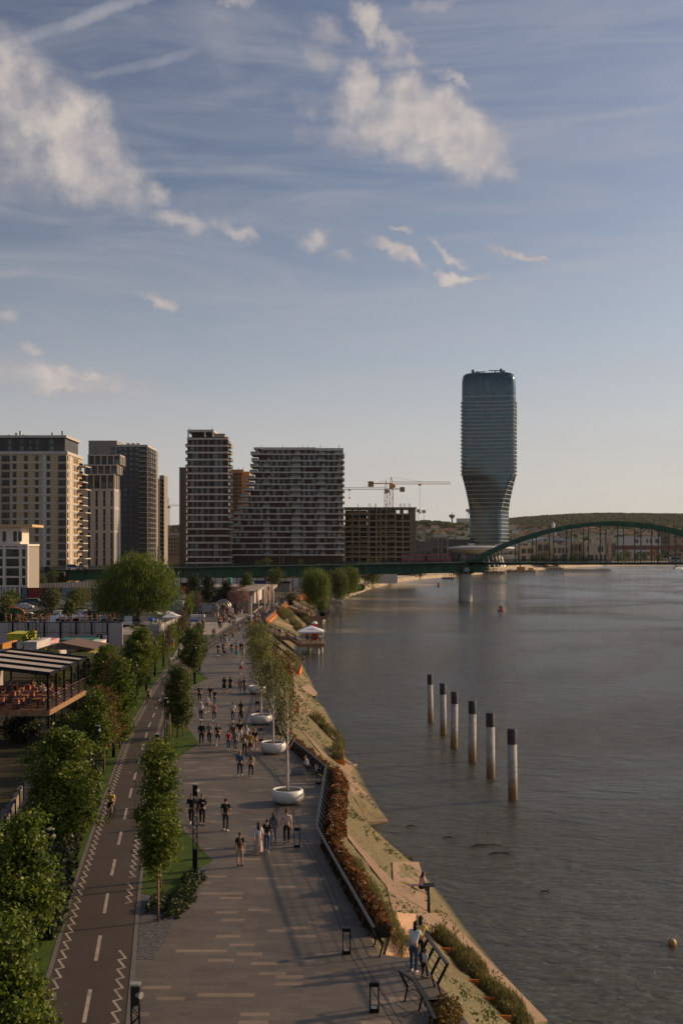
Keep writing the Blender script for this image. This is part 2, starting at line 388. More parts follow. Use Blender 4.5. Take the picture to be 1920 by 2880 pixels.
def make_grass(name, a, b, c):
    t = NT(name); n = t.noise(.5, 5); n2 = t.noise(14, 6, .8)
    f = t.math('ADD', t.math('MULTIPLY', n.outputs[0], .5), t.math('MULTIPLY', n2.outputs[0], .5))
    t.col(t.ramp(f, [(.3, a), (.5, b), (.7, c)])); t.p.inputs['Roughness'].default_value = .9; t.p.inputs['Specular IOR Level'].default_value = .15
    t.bump(n2.outputs[0], .8, .05); return t.m
lawn_m = make_grass('lawn', (.03,.055,.008), (.055,.09,.012), (.09,.125,.02))
wild_m = make_grass('wild_ground', (.02,.026,.01), (.05,.045,.022), (.09,.07,.04))
land_m = make_grass('far_land', (.05,.05,.03), (.09,.08,.055), (.13,.115,.085))
def make_bank():
    t = NT('stone_bank'); pos = t.coord()
    br = t.n('ShaderNodeTexVoronoi', {'Vector': pos, 'Scale': 4.5}); e = t.n('ShaderNodeTexVoronoi', {'Vector': pos, 'Scale': 4.5}, feature='DISTANCE_TO_EDGE')
    sp = t.n('ShaderNodeSeparateColor', {0: br.outputs['Color']})
    base = t.ramp(sp.outputs[0], [(0, (.12,.085,.035)), (.5, (.175,.128,.055)), (1, (.235,.175,.08))])
    j = t.ramp(e.outputs['Distance'], [(.02, (1,1,1)), (.07, (0,0,0))]); cc = t.mix(j, base, (.10,.075,.035))
    n = t.noise(.55, 7, .7); f = t.ramp(n.outputs[0], [(.52, (0,0,0)), (.62, (.75,.75,.75))]); n3 = t.noise(6, 6, .7); f2 = t.ramp(n3.outputs[0], [(.5, (0,0,0)), (.6, (1,1,1))])
    b2 = t.noise(.25, 5, .6); cc = t.mix(t.ramp(b2.outputs[0], [(.4, (0,0,0)), (.62, (.7,.7,.7))]), cc, (.13,.115,.045)); sz = t.n('ShaderNodeSeparateXYZ', {0: pos}); wet = t.n('ShaderNodeMapRange', {0: t.math('ADD', sz.outputs[2], t.math('MULTIPLY', n3.outputs[0], .25)), 1: -4.32, 2: -4.02}); cc = t.mix(wet.outputs[0], (.045,.04,.018), cc)
    t.col(t.mix(t.mix(1, f, f2, 'MULTIPLY'), cc, (.06,.08,.018))); t.p.inputs['Roughness'].default_value = .9
    t.bump(t.math('ADD', e.outputs['Distance'], t.math('MULTIPLY', n3.outputs[0], .25)), .6, .12); return t.m
bank_m = make_bank()
# ================================================================== ground, river, bank
rnd = random.Random(7)
def c3(u, v): return (800+u/3.136, 2080+v/3.136)      # survey sheets: local marks -> photo pixels
def c5(u, v): return (1060+u/3.136, 2380+v/3.136)
def c6(u, v): return (760+u/5.227, 1840+v/5.227)
def zb(u, v): return (700+u/6.03, 1610+v/6.03)
def c2(u, v): return (480+u/3.136, 1600+v/3.136)
F = [(5.0,30),(4.3,36),(3.75,39.2),(3.15,41.5),(2.8,43.0),(1.5,43.15),(.62,48.2),(-.25,53.5),(-1.08,58.9),(-.8,74.9),(-3.4,85.3),(-5.4,94),(-5.9,110),(-6.6,126),(-7.7,145),(-9.8,158),(-13,190),(-15.4,221),(-16,232),(-15,262),(-14.5,292),(-15.5,330),(-15,364),(-12,400),(-8,441)]
Wpx = [(1700,3150),(1600,2960),(1538,2875),(1430,2756),(1372,2689),(1302,2603),(1258,2539),(1197,2466),(1178,2437),(1105,2437),(1087,2411),(1055,2361),(1041,2322),(1092,2306),(1049,2246),(1017,2188),(1002,2152),(972,2140),(955,2066),(940,2039),(926,2016),(912,1990),(880,1991),(869,1972),(862,1953),(890,1950),(884,1936),(875,1915),(870,1905),(861,1890),(856,1878),(846,1862),(838,1846),(826,1834),(838,1800),(858,1765),(872,1745),(884,1735),(890,1722),(900,1712),(918,1703),(927,1693),(965,1685)]
Wl = [P(x, y, WATER_Z) for x, y in Wpx]
farW = [P(x, y, WATER_Z) for x, y in [(1038,1658),(1099,1641),(1175,1630),(1252,1624),(1359,1614),(1436,1609),(1520,1603),(1600,1596),(1717,1591),(1920,1588),(2300,1586)]]
def cumres(pts, n):
    pts = [Vector((p[0], p[1], p[2] if len(p) > 2 else 0)) for p in pts]
    d = [0]
    for i in range(1, len(pts)): d.append(d[-1]+(pts[i]-pts[i-1]).length)
    out = []; j = 0
    for k in range(n):
        t = d[-1]*k/(n-1)
        while j < len(pts)-2 and d[j+1] < t: j += 1
        s = (t-d[j])/max(1e-9, d[j+1]-d[j]); out.append(pts[j].lerp(pts[j+1], min(1, max(0, s))))
    return out
# bank surface, parametrised by Y so both edges stay in step
def at_y(poly, y):
    for a, b in zip(poly, poly[1:]):
        if (a[1]-y)*(b[1]-y) <= 0 and abs(a[1]-b[1]) > 1e-6:
            s = (y-a[1])/(b[1]-a[1]); return a[0]+(b[0]-a[0])*s
    return poly[0][0] if y < poly[0][1] else poly[-1][0]
Wmono = []
for p in Wl:                      # outermost water edge that increases with Y
    if not Wmono or p.y > Wmono[-1].y+.05: Wmono.append(p)
ys = []; y = 30.0
while y < 441: ys.append(y); y *= 1.012
ys.append(441.0)
bank = MB(); ncol = 12; rr = random.Random(3)
for i, y in enumerate(ys):
    xf = at_y(F, y)+.02; xw = at_y(Wmono, y)
    for k in range(ncol+1):
        s = k/ncol; jit = (rr.random()-.5)*.10 if 0 < k < ncol else 0
        bank.v.append((lerp(xf, xw, s), y, lerp(-.05, WATER_Z, s**1.08)+jit))
    bank.v.append((xw+2.2, y, WATER_Z-1.2)); bank.v.append((xw+14, y, WATER_Z-4))
nc = ncol+3
for i in range(len(ys)-1):
    for k in range(nc-1): a = i*nc+k; bank.f.append((a, a+1, a+1+nc, a+nc)); bank.m.append(0)
bank_o = struct('river_bank', bank, bank_m, True)
BV = BVHTree.FromPolygons([Vector(v) for v in bank.v], bank.f)
EYE = Vector((0, 0, HC))
def onbank(px, py, lift=.0):
    d = Vector(((px-CX)/FPX, 1, -(py-HY)/FPX)).normalized(); h = BV.ray_cast(EYE, d)
    p = h[0] if h[0] is not None and h[0].z > WATER_Z else P(px, py, WATER_Z)
    return Vector((p.x, p.y, p.z+lift))
# water
wm = MB(); wm.box(-700, 5000, 20, 6500, WATER_Z-8, WATER_Z); wo_ = struct('river_water', wm, water_m)
# far quay: sloping wall and land behind
fq = MB(); allf = [Wl[-1]]+farW
tops = []
for i, p in enumerate(allf):
    a = allf[max(0, i-1)]; b = allf[min(len(allf)-1, i+1)]; d = (b-a).normalized(); nrm = Vector((-d.y, d.x, 0))
    tops.append((p, p+nrm*3.2+Vector((0,0,1.9)), p+nrm*9+Vector((0,0,2.0)), p+nrm*16+Vector((0,0,4.5))))
for (a0,a1,a2,a3), (b0,b1,b2,b3) in zip(tops, tops[1:]):
    fq.quad(a0-Vector((0,0,2)), b0-Vector((0,0,2)), b0, a0); fq.quad(a0, b0, b1, a1)
    fq.cm = 1; fq.quad(a1, b1, b2, a2); fq.cm = 0; fq.quad(a2, b2, b3, a3)
struct('far_quay', fq, [mat('quay_stone', (.46,.36,.23), .85, var=.2, scale=.3, dirt=(.25,.2,.12)), concrete])
# land sheet, reaching the horizon
land = MB()
edge = [(x, y) for x, y in F]+[(t[3].x, t[3].y) for t in tops[0:]]
land_pts = [Vector((x, y, -.012)) for x, y in edge]+[Vector((4500, 1500, -.012)), Vector((4500, 6500, -.012)), Vector((-4500, 6500, -.012)), Vector((-4500, 20, -.012)), Vector((4.9, 20, -.012))]
from mathutils.geometry import tessellate_polygon
tr = tessellate_polygon([land_pts])
land.add([tuple(p) for p in land_pts], [tuple(t) for t in tr])
lo = struct('land', land, land_m)
bm = bmesh.new(); bm.from_mesh(lo.data); bmesh.ops.recalc_face_normals(bm, faces=bm.faces)
for f in bm.faces:
    if f.normal.z < 0: f.normal_flip()
bm.to_mesh(lo.data); bm.free()
# ------------------------------------------------------------------ cycle lane, plaza, lawns
LL = [P(*q) for q in [(60,3060),(102,2878),(153,2710),(217,2480),(290,2262),(367,2050),(432,1935),(469,1880),(500,1855),(573,1811),(633,1769),(690,1737),(760,1700),(820,1665)]]
LR = [P(*q) for q in [(330,3060),(356,2857),(388,2505),(405,2369),(430,2200),(459,2050),(490,1945),(516,1899),(541,1873),(576,1843),(651,1788),(710,1753),(775,1710),(833,1672)]]
NL = 150
yy = [33*(1.0145**i) for i in range(NL)]
def xl(y): return at_y(LL, y)
def xr(y): return at_y(LR, y)
def sheet(name, rows, z, m):
    mb = MB()
    for (y, a, b) in rows: mb.v += [(a, y, z), (b, y, z)]
    for i in range(len(rows)-1): mb.f.append((2*i, 2*i+1, 2*i+3, 2*i+2)); mb.m.append(0)
    return struct(name, mb, m)
yy = [y for y in yy if y < 340]
sheet('promenade_paving', [(y, xr(y)-.05 if y < 120 else xr(y)-.05, at_y(F, y)) for y in yy if y > 30], 0.0, paver_m)
sheet('cycle_lane', [(y, xl(y), xr(y)) for y in yy], .008, asphalt)
for nm, fn, s in (('lane_kerb', xl, -1), ('lane_kerb', xr, 1)):
    mb = MB()
    for y0, y1 in zip(yy, yy[1:]):
        a0, a1 = fn(y0), fn(y1); w = .16*s
        mb.slab([(a0, y0, .022), (a0+w, y0, .022), (a1+w, y1, .022), (a1, y1, .022)], .05)
    struct(nm, mb, kerb_m)
# zig-zag edge markings and centre dashes
def zigzag(fn, side, skip):
    mb = MB(); y = 35.0; pts = []; i = 0
    while y < 235:
        off = .40 if i % 2 else .13
        pts.append(Vector((fn(y)+(off if side < 0 else off-.62), y, .0125))); y += (.80 if i % 2 else .17); i += 1
    for a, b in zip(pts, pts[1:]):
        if any(s0 < a.y < s1 for s0, s1 in skip) : continue
        d = (b-a).normalized(); n = Vector((-d.y, d.x, 0))*.045; z = Vector((0,0,.0006*((len(mb.f)) % 2)))
        mb.add([a-n-d*.03+z, b-n+d*.03+z, b+n+d*.03+z, a+n-d*.03+z], [(0,1,2,3)])
    o = struct('zigzag_line', mb, paint_m); return o
zigzag(xl, -1, [])
zigzag(xr, 1, [(43.2,49.5),(61,64),(52.3,53.1)])
mb = MB(); y = 37.1
while y < 260:
    y1 = y+2.8
    f = lambda q: (xl(q)+xr(q))/2+.1
    mb.add([(f(y)-.07, y, .0125), (f(y)+.07, y, .0125), (f(y1)+.07, y1, .0125), (f(y1)-.07, y1, .0125)], [(0,1,2,3)]); y += 5.55
struct('centre_line', mb, paint_m)
# line of drain slots in the paving
mb = MB()
for off in (0, .28):
    pts = [P(*q) for q in [(1130,2880),(1010,2690),(918,2460),(845,2330),(800,2230),(770,2160)]]
    for a, b in zip(pts, pts[1:]):
        d = (b-a).normalized(); n = Vector((-d.y, d.x, 0)); o_ = n*off+Vector((0,0,.004))
        mb.add([a+o_-n*.018, a+o_+n*.018, b+o_+n*.018, b+o_-n*.018], [(0,3,2,1)])
struct('drain_channel', mb, mat('slot_dark', (.035,.03,.03), .8))
def poly_sheet(name, pts, z, m, kind='structure'):
    mb = MB(); mb.slab([Vector((p[0], p[1], z)) for p in pts], .03); return struct(name, mb, m)
def stripL(y0, y1, n=12): return [(xr(lerp(y0, y1, k/n))+.17, lerp(y0, y1, k/n)) for k in range(n+1)]
def Pp(*q): p = P(*q); return (p.x, p.y)
g1 = [Pp(381,2700), Pp(434,2698), Pp(560,2480), Pp(599,2421), Pp(500,2318)]
y_a, y_b = g1[0][1], P(420,2262).y
poly_sheet('gravel_bed', [Pp(434,2698), Pp(599,2421), Pp(565,2440), Pp(470,2530)]+[(xr(51.0)+.2, 51.0), (xr(42.8)+.2, 42.8)], .010, gravel)
poly_sheet('lawn', [Pp(470,2530), Pp(565,2440), Pp(599,2421), Pp(500,2318), (xr(69)+.17, 69)]+stripL(51.0, 69)[::-1][1:], .016, lawn_m)
poly_sheet('lawn', stripL(78, 100)+[Pp(512,2024), Pp(560,2091), Pp(500,2133)], .016, lawn_m)
poly_sheet('lawn', stripL(112, 150)+[Pp(592,1905), Pp(534,1933)], .016, lawn_m)
poly_sheet('gravel_bed', [Pp(560,1880), Pp(592,1905), Pp(585,1911), Pp(553,1886)], .05, gravel)
HB = [P(*q) for q in [(60,3000),(120,2700),(190,2400),(250,2200),(310,2040),(360,1950),(395,1893),(500,1804),(521,1772),(545,1740)]]
sheet('lawn', [(y, at_y([(p.x, p.y) for p in HB], y)-1, xl(y)-.16) for y in yy if y < 235], .012, lawn_m)
sheet('wild_ground', [(y, -60, at_y([(p.x, p.y) for p in HB], y)-1) for y in yy if y < 178], .004, wild_m)
poly_sheet('car_park', [(-130,236),(-24,236),(-24,330),(-130,330)], .02, asphalt_d)
poly_sheet('side_path', [Pp(480,1858), Pp(505,1843), Pp(560,1800), Pp(515,1800)], .03, concrete)
sheet('plaza_far', [(y, -42, xl(y)-.2) for y in yy if y > 200], .018, concrete)
# ramps and paths on the bank: slabs lying on the slope
def on(pts, lift=.12, t=.35): return [onbank(x, y, lift) for x, y in pts]
def bankslab(name, quads, m=ramp_m, lift=.06, t=.4):
    mb = MB()
    for q in quads:
        n = 6
        a, b, c_, d = q
        for k in range(n):      # subdivide lengthwise so the slab follows the slope
            s0, s1 = k/n, (k+1)/n; L = lambda p, r, s: (lerp(p[0], r[0], s), lerp(p[1], r[1], s))
            mb.slab([onbank(*L(a, d, s0), lift), onbank(*L(b, c_, s0), lift), onbank(*L(b, c_, s1), lift), onbank(*L(a, d, s1), lift)], t)
    return struct(name, mb, m)
bankslab('ramp', [(c3(495,300), c3(575,300), c3(915,725), c3(735,728)), (c3(470,225), c3(640,222), c3(560,305), c3(495,300))])
bankslab('ramp', [(c3(950,1090), c3(1185,1090), c3(1240,1310), c3(960,1310))], lift=.08)
bankslab('path', [(c3(492,790), c3(520,800), c3(1000,1300), c3(900,1310)), (c3(900,1310), c3(1255,1310), c3(1270,1530), c3(960,1545))])
bankslab('path', [(c5(370,610), c5(600,620), c5(1500,1545), c5(1370,1568)), (c5(340,600), c5(590,600), c5(500,785), c5(460,785))])
bankslab('path', [(c6(330,960), c6(420,1060), c6(870,1540), c6(760,1490)), (c6(290,350), c6(340,360), c6(560,790), c6(370,800))])
bankslab('ramp', [(c6(300,310), c6(460,310), c6(690,570), c6(525,590))])
bankslab('path', [(c6(250,850), c6(520,795), c6(760,880), c6(590,885)), (c6(600,840), c6(720,850), c6(1050,1220), c6(960,1170))])
bankslab('path', [(zb(360,1160), zb(420,1180), zb(880,1530), zb(760,1490)), (zb(600,690), zb(680,700), zb(760,890), zb(730,880)), (zb(430,840), zb(500,845), zb(760,930), zb(740,940))], lift=.3)
# sunken footing at the plaza end of the ramp
bankslab('ramp', [(c5(170,600), c5(345,615), c5(300,970), c5(75,970))], mat('warm_ramp', (.5,.30,.17), .85, var=.08, scale=1), lift=.10)
# ================================================================== hills
def hill(name, prof, y0, depth, m, n=90, rows=14, seed=1):
    """prof: (px, py) skyline seen from the bridge; a rising slope of terrain"""
    r = random.Random(seed); mb = MB(); xs = [lerp(prof[0][0], prof[-1][0], i/(n-1)) for i in range(n)]
    for j in range(rows+1):
        t = j/rows; Y = y0+depth*t
        for px in xs:
            k = 0
            while k < len(prof)-2 and prof[k+1][0] < px: k += 1
            a, b = prof[k], prof[k+1]; py = lerp(a[1], b[1], (px-a[0])/(b[0]-a[0]))
            Zt = HC-(py-HY)*(y0+depth)/FPX
            X = (px-CX)*(y0+depth*.6)/FPX
            z = Zt*(math.sin(t*math.pi/2)**.9)+(r.random()-.5)*Zt*.03*(1 if 0 < j else 0)
            mb.v.append((X, Y, max(-.5, z)-.4))
    for j in range(rows):
        for i in range(n-1): a = j*n+i; mb.f.append((a, a+1, a+1+n, a+n)); mb.m.append(0)
    return struct(name, mb, m, True), mb
hill_m = mat('wooded_hill', (.03,.042,.014), .95, var=.5, scale=.02)
h1, hb1 = hill('hill', [(300,1504),(430,1482),(500,1484),(700,1482),(960,1482),(1120,1480),(1180,1472),(1230,1468),(1290,1474),(1400,1484),(1500,1486),(1700,1485),(1920,1484),(2400,1486)], 1650, 900, hill_m, seed=2)
h2, hb2 = hill('hill', [(1250,1514),(1400,1471),(1470,1465),(1530,1460),(1620,1454),(1730,1450),(1800,1449),(1920,1450),(2100,1453),(2400,1458)], 2700, 1500, hill_m, seed=5)
def clumps(name, hb, count, size, m, seed, label):
    r = np.random.RandomState(seed); V = np.array(hb.v); Fc = np.array(hb.f)
    idx = r.randint(0, len(Fc), count); q = V[Fc[idx]]; u = r.rand(count, 1); w = r.rand(count, 1)
    c = q[:, 0]*(1-u)*(1-w)+q[:, 1]*u*(1-w)+q[:, 2]*u*w+q[:, 3]*(1-u)*w
    if name == 'forest' and size < 4:
        km = ~((c[:, 2] > 20) & (c[:, 2] < 52) & (c[:, 0] > 100) & (r.rand(count) < .85)); c = c[km]; count = len(c)
    s = size*(.5+r.rand(count))
    base = np.array([(1,0,0),(.31,.95,0),(-.8,.59,0),(-.8,-.59,0),(.31,-.95,0),(.6,.4,.75),(-.5,.5,.8),(-.3,-.65,.75),(.45,-.5,.7),(0,0,1.15)])
    fs = [(0,1,5),(1,2,6),(1,6,5),(2,3,6),(3,7,6),(3,4,7),(4,8,7),(4,0,8),(0,5,8),(5,6,9),(6,7,9),(7,8,9),(8,5,9)]
    ang = r.rand(count)*6.28; ca, sa = np.cos(ang), np.sin(ang)
    bx = base[None, :, 0]*ca[:, None]-base[None, :, 1]*sa[:, None]; by = base[None, :, 0]*sa[:, None]+base[None, :, 1]*ca[:, None]
    jit = 1+.35*(r.rand(count, len(base))-.5)
    vv = np.stack([c[:, 0:1]+bx*s[:, None]*jit, c[:, 1:2]+by*s[:, None]*jit, c[:, 2:3]+base[None, :, 2]*s[:, None]*jit*.85], -1).reshape(-1, 3)
    f = (np.array(fs)[None]+np.arange(count)[:, None, None]*len(base)).reshape(-1, 3)
    me = bpy.data.meshes.new(name); me.from_pydata(vv.tolist(), [], f.tolist()); me.materials.append(m); me.polygons.foreach_set('use_smooth', [True]*len(me.polygons))
    return tag(newobj(name, me), label, 'woodland', kind='stuff')
forest_m = mat('forest_leaves', (.034,.045,.014), .95, var=.45, scale=.012, spec=.1)
clumps('forest', hb1, 13000, 3.4, forest_m, 3, 'spring woodland on the nearer hill behind the riverside city')
clumps('forest', hb2, 22000, 5, forest_m, 4, 'long wooded ridge on the far horizon right of the glass tower')
# ================================================================== facades
UNIT = MB().box(-.5,.5,-.5,.5,-.5,.5).mesh('window_unit', win_m)
UNITB = MB().box(-.5,.5,-.5,.5,-.5,.5).mesh('window_unit_b', win_b)
def windows(root, boxes, unit=UNIT, name='window', lim=98):
    """boxes: (cx,cy,cz,sx,sy,sz) in the parent's space"""
    boxes = sorted(boxes, key=lambda b: -(b[3]+b[4])*b[5])
    for b in boxes[:lim]:
        o = newobj(name, unit, root, b[:3]); o.scale = b[3:]
    if boxes[lim:]:
        mb = MB()
        for (x, y, z, a, b_, c) in boxes[lim:]: mb.box(x-a/2, x+a/2, y-b_/2, y+b_/2, z-c/2, z+c/2)
        o = mb.build(name, unit.materials[0], root); o['kind'] = 'stuff'
def XZ(px, py, Y): return (px-CX)*Y/FPX, HC-(py-HY)*Y/FPX
# ---------- A: beige tower, far left
def q1(u): return u/3.136
Y = 480; k = Y/FPX
bA = empty('apartment_tower', ((188-CX)*k, Y, 0), 0, 'beige apartment tower with white floor bands and dark rooftop storeys at the left edge', 'building')
beige = mat('beige_panel', (.44,.33,.21), .8, var=.08, scale=.15); dkp = mat('charcoal_panel', (.055,.05,.05), .7, var=.15, scale=.2); wpil = mat('white_pilaster', (.5,.47,.44), .8, var=.06)
ox = (188-CX)*k; X0 = (-90-CX)*k-ox; zt = 15.5+(1540-1270)*k
MB().box(X0, 0, 0, 28, 0, zt-1.2).build('wall', beige, bA)
MB().box(X0, .5, -.5, 28.3, zt-1.2, zt+.1).build('cornice', slab_g, bA)
MB().box(X0, -1.2, 2, 26, zt+.1, zt+6.0).build('penthouse', dkp, bA)
rf = MB().box(X0, -.3, .8, 28, zt+6.0, zt+7.0).build('roof', slab_g, bA)
for i, px in enumerate((14, 34, 46, 56, 137, 166)):
    MB().box((px-CX)*k-ox-.4, (px-CX)*k-ox+.4, 6, 7, zt+7, zt+7.8+(i % 3)*.8).parts('roof_vent', slab_g, rf)
fl = [378,450,522,592,664,738,806,878,946,1018,1088,1156,1230,1300]
zf = [HC-(1180+q1(v)-HY)*k for v in fl]; pitch = 3.42
bandm = MB()
for z in zf: bandm.box(X0, .22, -.22, 28.2, z-.28, z+.28)
bandm.parts('floor_band', slab_g, bA)
MB().box((120.5-CX)*k-ox, (131-CX)*k-ox, -.12, .2, 0, zt-1.3).parts('pilaster', wpil, bA)
MB().box(-.2, .14, 5.6, 9.5, 0, zt-1.3).parts('pilaster', wpil, bA)
wb = []; bals = []
cols = [(-60,-42,0),(-22,-12,0),(6,28,1),(37,47,0),(69,79,0),(99.5,109.5,0),(132,142,0),(165,186,1)]
for i, z in enumerate(zf):
    for (a, b, bal) in cols:
        xa, xb = (a-CX)*k-ox, (b-CX)*k-ox
        wb.append(((xa+xb)/2, -.03, z+1.75, xb-xa, .14, 2.2))
        if bal: bals.append((xa-.2, xb+.3, z))
    for yv in (1.2, 2.4, 13.5, 15.4, 18.2, 20.0): wb.append((.03, yv, z+1.75, .14, .75, 2.2))
windows(bA, wb)
br = MB()
for (a, b, z) in bals:
    for zz in (z+.55, z+.9, z+1.2): br.box(a, b, -.55, -.5, zz, zz+.06)
    br.box(a, b, -.55, 0, z+.2, z+.32)
br.parts('balcony_railing', black_metal, bA)
sb = MB()
for i, z in enumerate(zf): sb.box(0, 2.4 if i % 3 else 3.6, 20, 30, z-.3, z+.15); 
sb.parts('balcony', slab_g, bA)
br = MB()
for i, z in enumerate(zf):
    for yv in (21, 24.5): br.box(.5, 1.3, yv, yv+.1, z+.2, z+1.3)
br.parts('balcony_railing', black_metal, bA)
wb = []
for px, dy in ((23,0),(57,0),(82,0),(101,0),(141,0)):
    for zz in (zt+1.6, zt+4.3): wb.append(((px+1.5-CX)*k-ox, 1.95, zz, 1.7, .14, 2.1))
for yv in (4, 7, 11, 15, 20):
    for zz in (zt+1.6, zt+4.3): wb.append((-1.17, yv, zz, .14, 1.0, 2.1))
windows(bA, wb, UNITB)
# ---------- S: small white block in front
Y = 360; k = Y/FPX; ox = (78-CX)*k
bS = empty('white_apartment_block', (ox, Y, 0), 0, 'low white apartment block with loggias and an overhanging sunlit roof at the left edge', 'building')
white_w = mat('white_render', (.62,.55,.48), .8, var=.06)
zt = 15.5+(1540-1538)*k
body = MB(); X0 = -20
body.box(X0, 0, .9, 14, 0, zt)
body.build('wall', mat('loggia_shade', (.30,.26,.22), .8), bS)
fr = MB()
fvz = [HC-(1180+q1(v)-HY)*k for v in (1135,1218,1303,1388,1470)]
for a, b in ((0-2.2,0),(-9.5,-7.6),(-17,-15)): pass
for (u0, u1) in ((-60,-35),(26,50),(170,195),(228,247)): fr.box((q1(u0)-CX)*k-ox, (q1(u1)-CX)*k-ox, 0, .9, 0, zt+.2)
for z in fvz: fr.box(X0, -.02, .03, .88, z-.3, z+.3)
fr.box(X0, .1, -.1, 14.1, zt+.2, zt+.9)
fr.build('frame', white_w, bS)
MB().box(X0, (53-CX)*k-ox, 2, 12, zt+.9, zt+6.3).build('penthouse', white_w, bS)
MB().box(X0-2, (91-CX)*k-ox, .2, 14, zt+6.3, zt+7.1).build('roof', mat('sunlit_roof_slab', (.55,.36,.2), .7), bS)  # orange sunlight on the roof slab is put into its colour
wb = [((q1(u)-CX)*k-ox, .86, z+1.6, w, .12, 2.6) for z in fvz[1:] for (u, w) in ((85,2.0),(140,1.8),(210,1.1),(10,1.4))]
wb += [((q1(u)-CX)*k-ox, 1.95, zt+3.3, 1.1, .14, 3.2) for u in (25, 120, 165)]
windows(bS, wb)
br = MB()
for z in fvz:
    for u0, u1 in ((50,168),(-20,20)):
        a, b = (q1(u0)-CX)*k-ox, (q1(u1)-CX)*k-ox
        br.box(a, b, .1, .14, z+1.15, z+1.2); n = 12
        for i in range(n): x = lerp(a, b, i/(n-1)); br.box(x-.02, x+.02, .1, .14, z+.3, z+1.15)
br.parts('balcony_railing', black_metal, bS)
# ---------- B: pale tower with slit windows and three framed tiers
Y = 530; k = Y/FPX; ox = (322-CX)*k
bB = empty('stepped_tower', (ox, Y, 0), 0, 'pale grey tower with tall slit windows and three dark framed tiers beside the beige tower', 'building')
greyl = mat('pale_grey_panel', (.45,.41,.375), .8, var=.08, scale=.1)
def Xv(u): return (u/3.136-CX)*k-ox
def Zv(v): return HC-(1180+v/3.136-HY)*k
MB().box(Xv(640), 0, 0, 15, 0, Zv(612)).build('wall', greyl, bB)
for (ua, ub, va, vb, us, dy) in ((700,1005,480,612,1035,1.5),(735,1028,395,479,1062,3),(760,1048,305,394,1075,4.5)):
    tb = MB(); tb.box(Xv(ua), Xv(ub), dy, 15, Zv(vb), Zv(va)-.5); o = tb.build('tier', dkp, bB)
    f2 = MB(); n = 5
    for i in range(n+1): x = lerp(Xv(ua)+.2, Xv(ub)-.2, i/n); f2.box(x-.28, x+.28, dy-.5, dy+.1, Zv(vb), Zv(va))
    f2.box(Xv(ua)-.1, Xv(ub)+.1, dy-.6, 15.2, Zv(va)-.5, Zv(va)+.15)
    for i in range(3): y = dy+1+i*4; f2.box(Xv(ub)-.1, Xv(ub)+.3, y, y+1.2, Zv(vb), Zv(va)-.5)
    f2.build('frame', mat('stone_frame', (.42,.36,.31), .8), o)
    windows(o, [(lerp(Xv(ua)+.2, Xv(ub)-.2, (i+.5)/n), dy-.04, lerp(Zv(vb), Zv(va), .3), 1.9, .12, 2.6) for i in range(n)], UNITB)
wb = []
for u in (712, 788, 855, 922, 987):
    for (va, vb) in ((628,768),(788,978),(998,1290)):
        nseg = max(2, int((vb-va)/60))
        for i in range(nseg):
            z0, z1 = Zv(lerp(vb, va, i/nseg)), Zv(lerp(vb, va, (i+1)/nseg)); wb.append((Xv(u), -.02, (z0+z1)/2, 1.0, .12, (z1-z0)-.18))
for yv in (2, 6, 10):
    for (va, vb) in ((628,768),(788,978),(998,1290)): wb.append((.02, yv, (Zv(va)+Zv(vb))/2, .12, .9, Zv(va)-Zv(vb)))
windows(bB, wb)
bd = MB()
for v in (612, 780, 988): bd.box(Xv(640), .06, -.06, 15.1, Zv(v)-.15, Zv(v)+.15)
bd.parts('floor_band', slab_g, bB)
# ---------- C: dark grey high-rise
Y = 600; k = Y/FPX; ox = (1300/3.136-CX)*k
bC = empty('dark_high_rise', (ox, Y, 0), 0, 'charcoal high-rise with paired small windows and a pale attic behind the stepped tower', 'building')
MB().box(Xv(1035), 0, 0, 30, 0, Zv(240)).build('wall', mat('graphite_wall', (.075,.07,.07), .8, var=.1, scale=.1), bC)
lt = mat('taupe_wall', (.26,.225,.20), .8, var=.08)
o = MB().box(Xv(785), Xv(1035), -.6, 30, 0, Zv(186)).build('wall', lt, bC)
MB().box(Xv(1035), Xv(1305), -.4, 30, Zv(240), Zv(222)).build('cornice', slab_g, bC)
ch = MB(); ch.v = []; pts = [(-.3, -.2), (.1, .2), (.5, 30), (-.3, 30)]
ch.prism(pts, 0, Zv(244)); ch.build('wall', mat('dark_shaded_wall', (.06,.05,.045), .8, var=.15), bC)  # dark side colour holds the graphite tone and the shade of the balconies
MB().prism([(.3,24),(.9,24.5),(.9,30),(.3,30)], 0, Zv(250)).build('wall', lt, bC)
for a in range(3): MB().box(Xv(1090+a*45), Xv(1120+a*45), 8, 12, Zv(222), Zv(195)).parts('roof_vent', slab_g, bC)
wb = []; nfl = 21; sl_ = MB(); rl = MB()
for i in range(nfl):
    z = Zv(258+i*45)
    for u in (1060, 1105, 1160, 1210): wb.append((Xv(u), -.03, z, 1.9, .12, 1.5))
    sl_.box(Xv(1230), .5, -1.4, 0, z-1.5, z-1.25); rl.box(Xv(1232), .4, -1.38, -1.34, z-1.2, z-.3)
    for yv in (4, 10, 16, 22): wb.append((.35, yv, z, .8, 1.6, 1.5)); sl_.box(0, 1.6, yv-1.2, yv+1.6, z-1.5, z-1.25)
    for u in (850,): wb.append((Xv(u), -.65, z, 1.5, .12, 1.7))
    wb.append((Xv(1000), -.65, z, 2.2, .12, 1.7))
windows(bC, wb, UNITB); sl_.parts('balcony', slab_g, bC); rl.parts('balcony_railing', mat('smoked_glass', (.10,.11,.11), .1), bC)
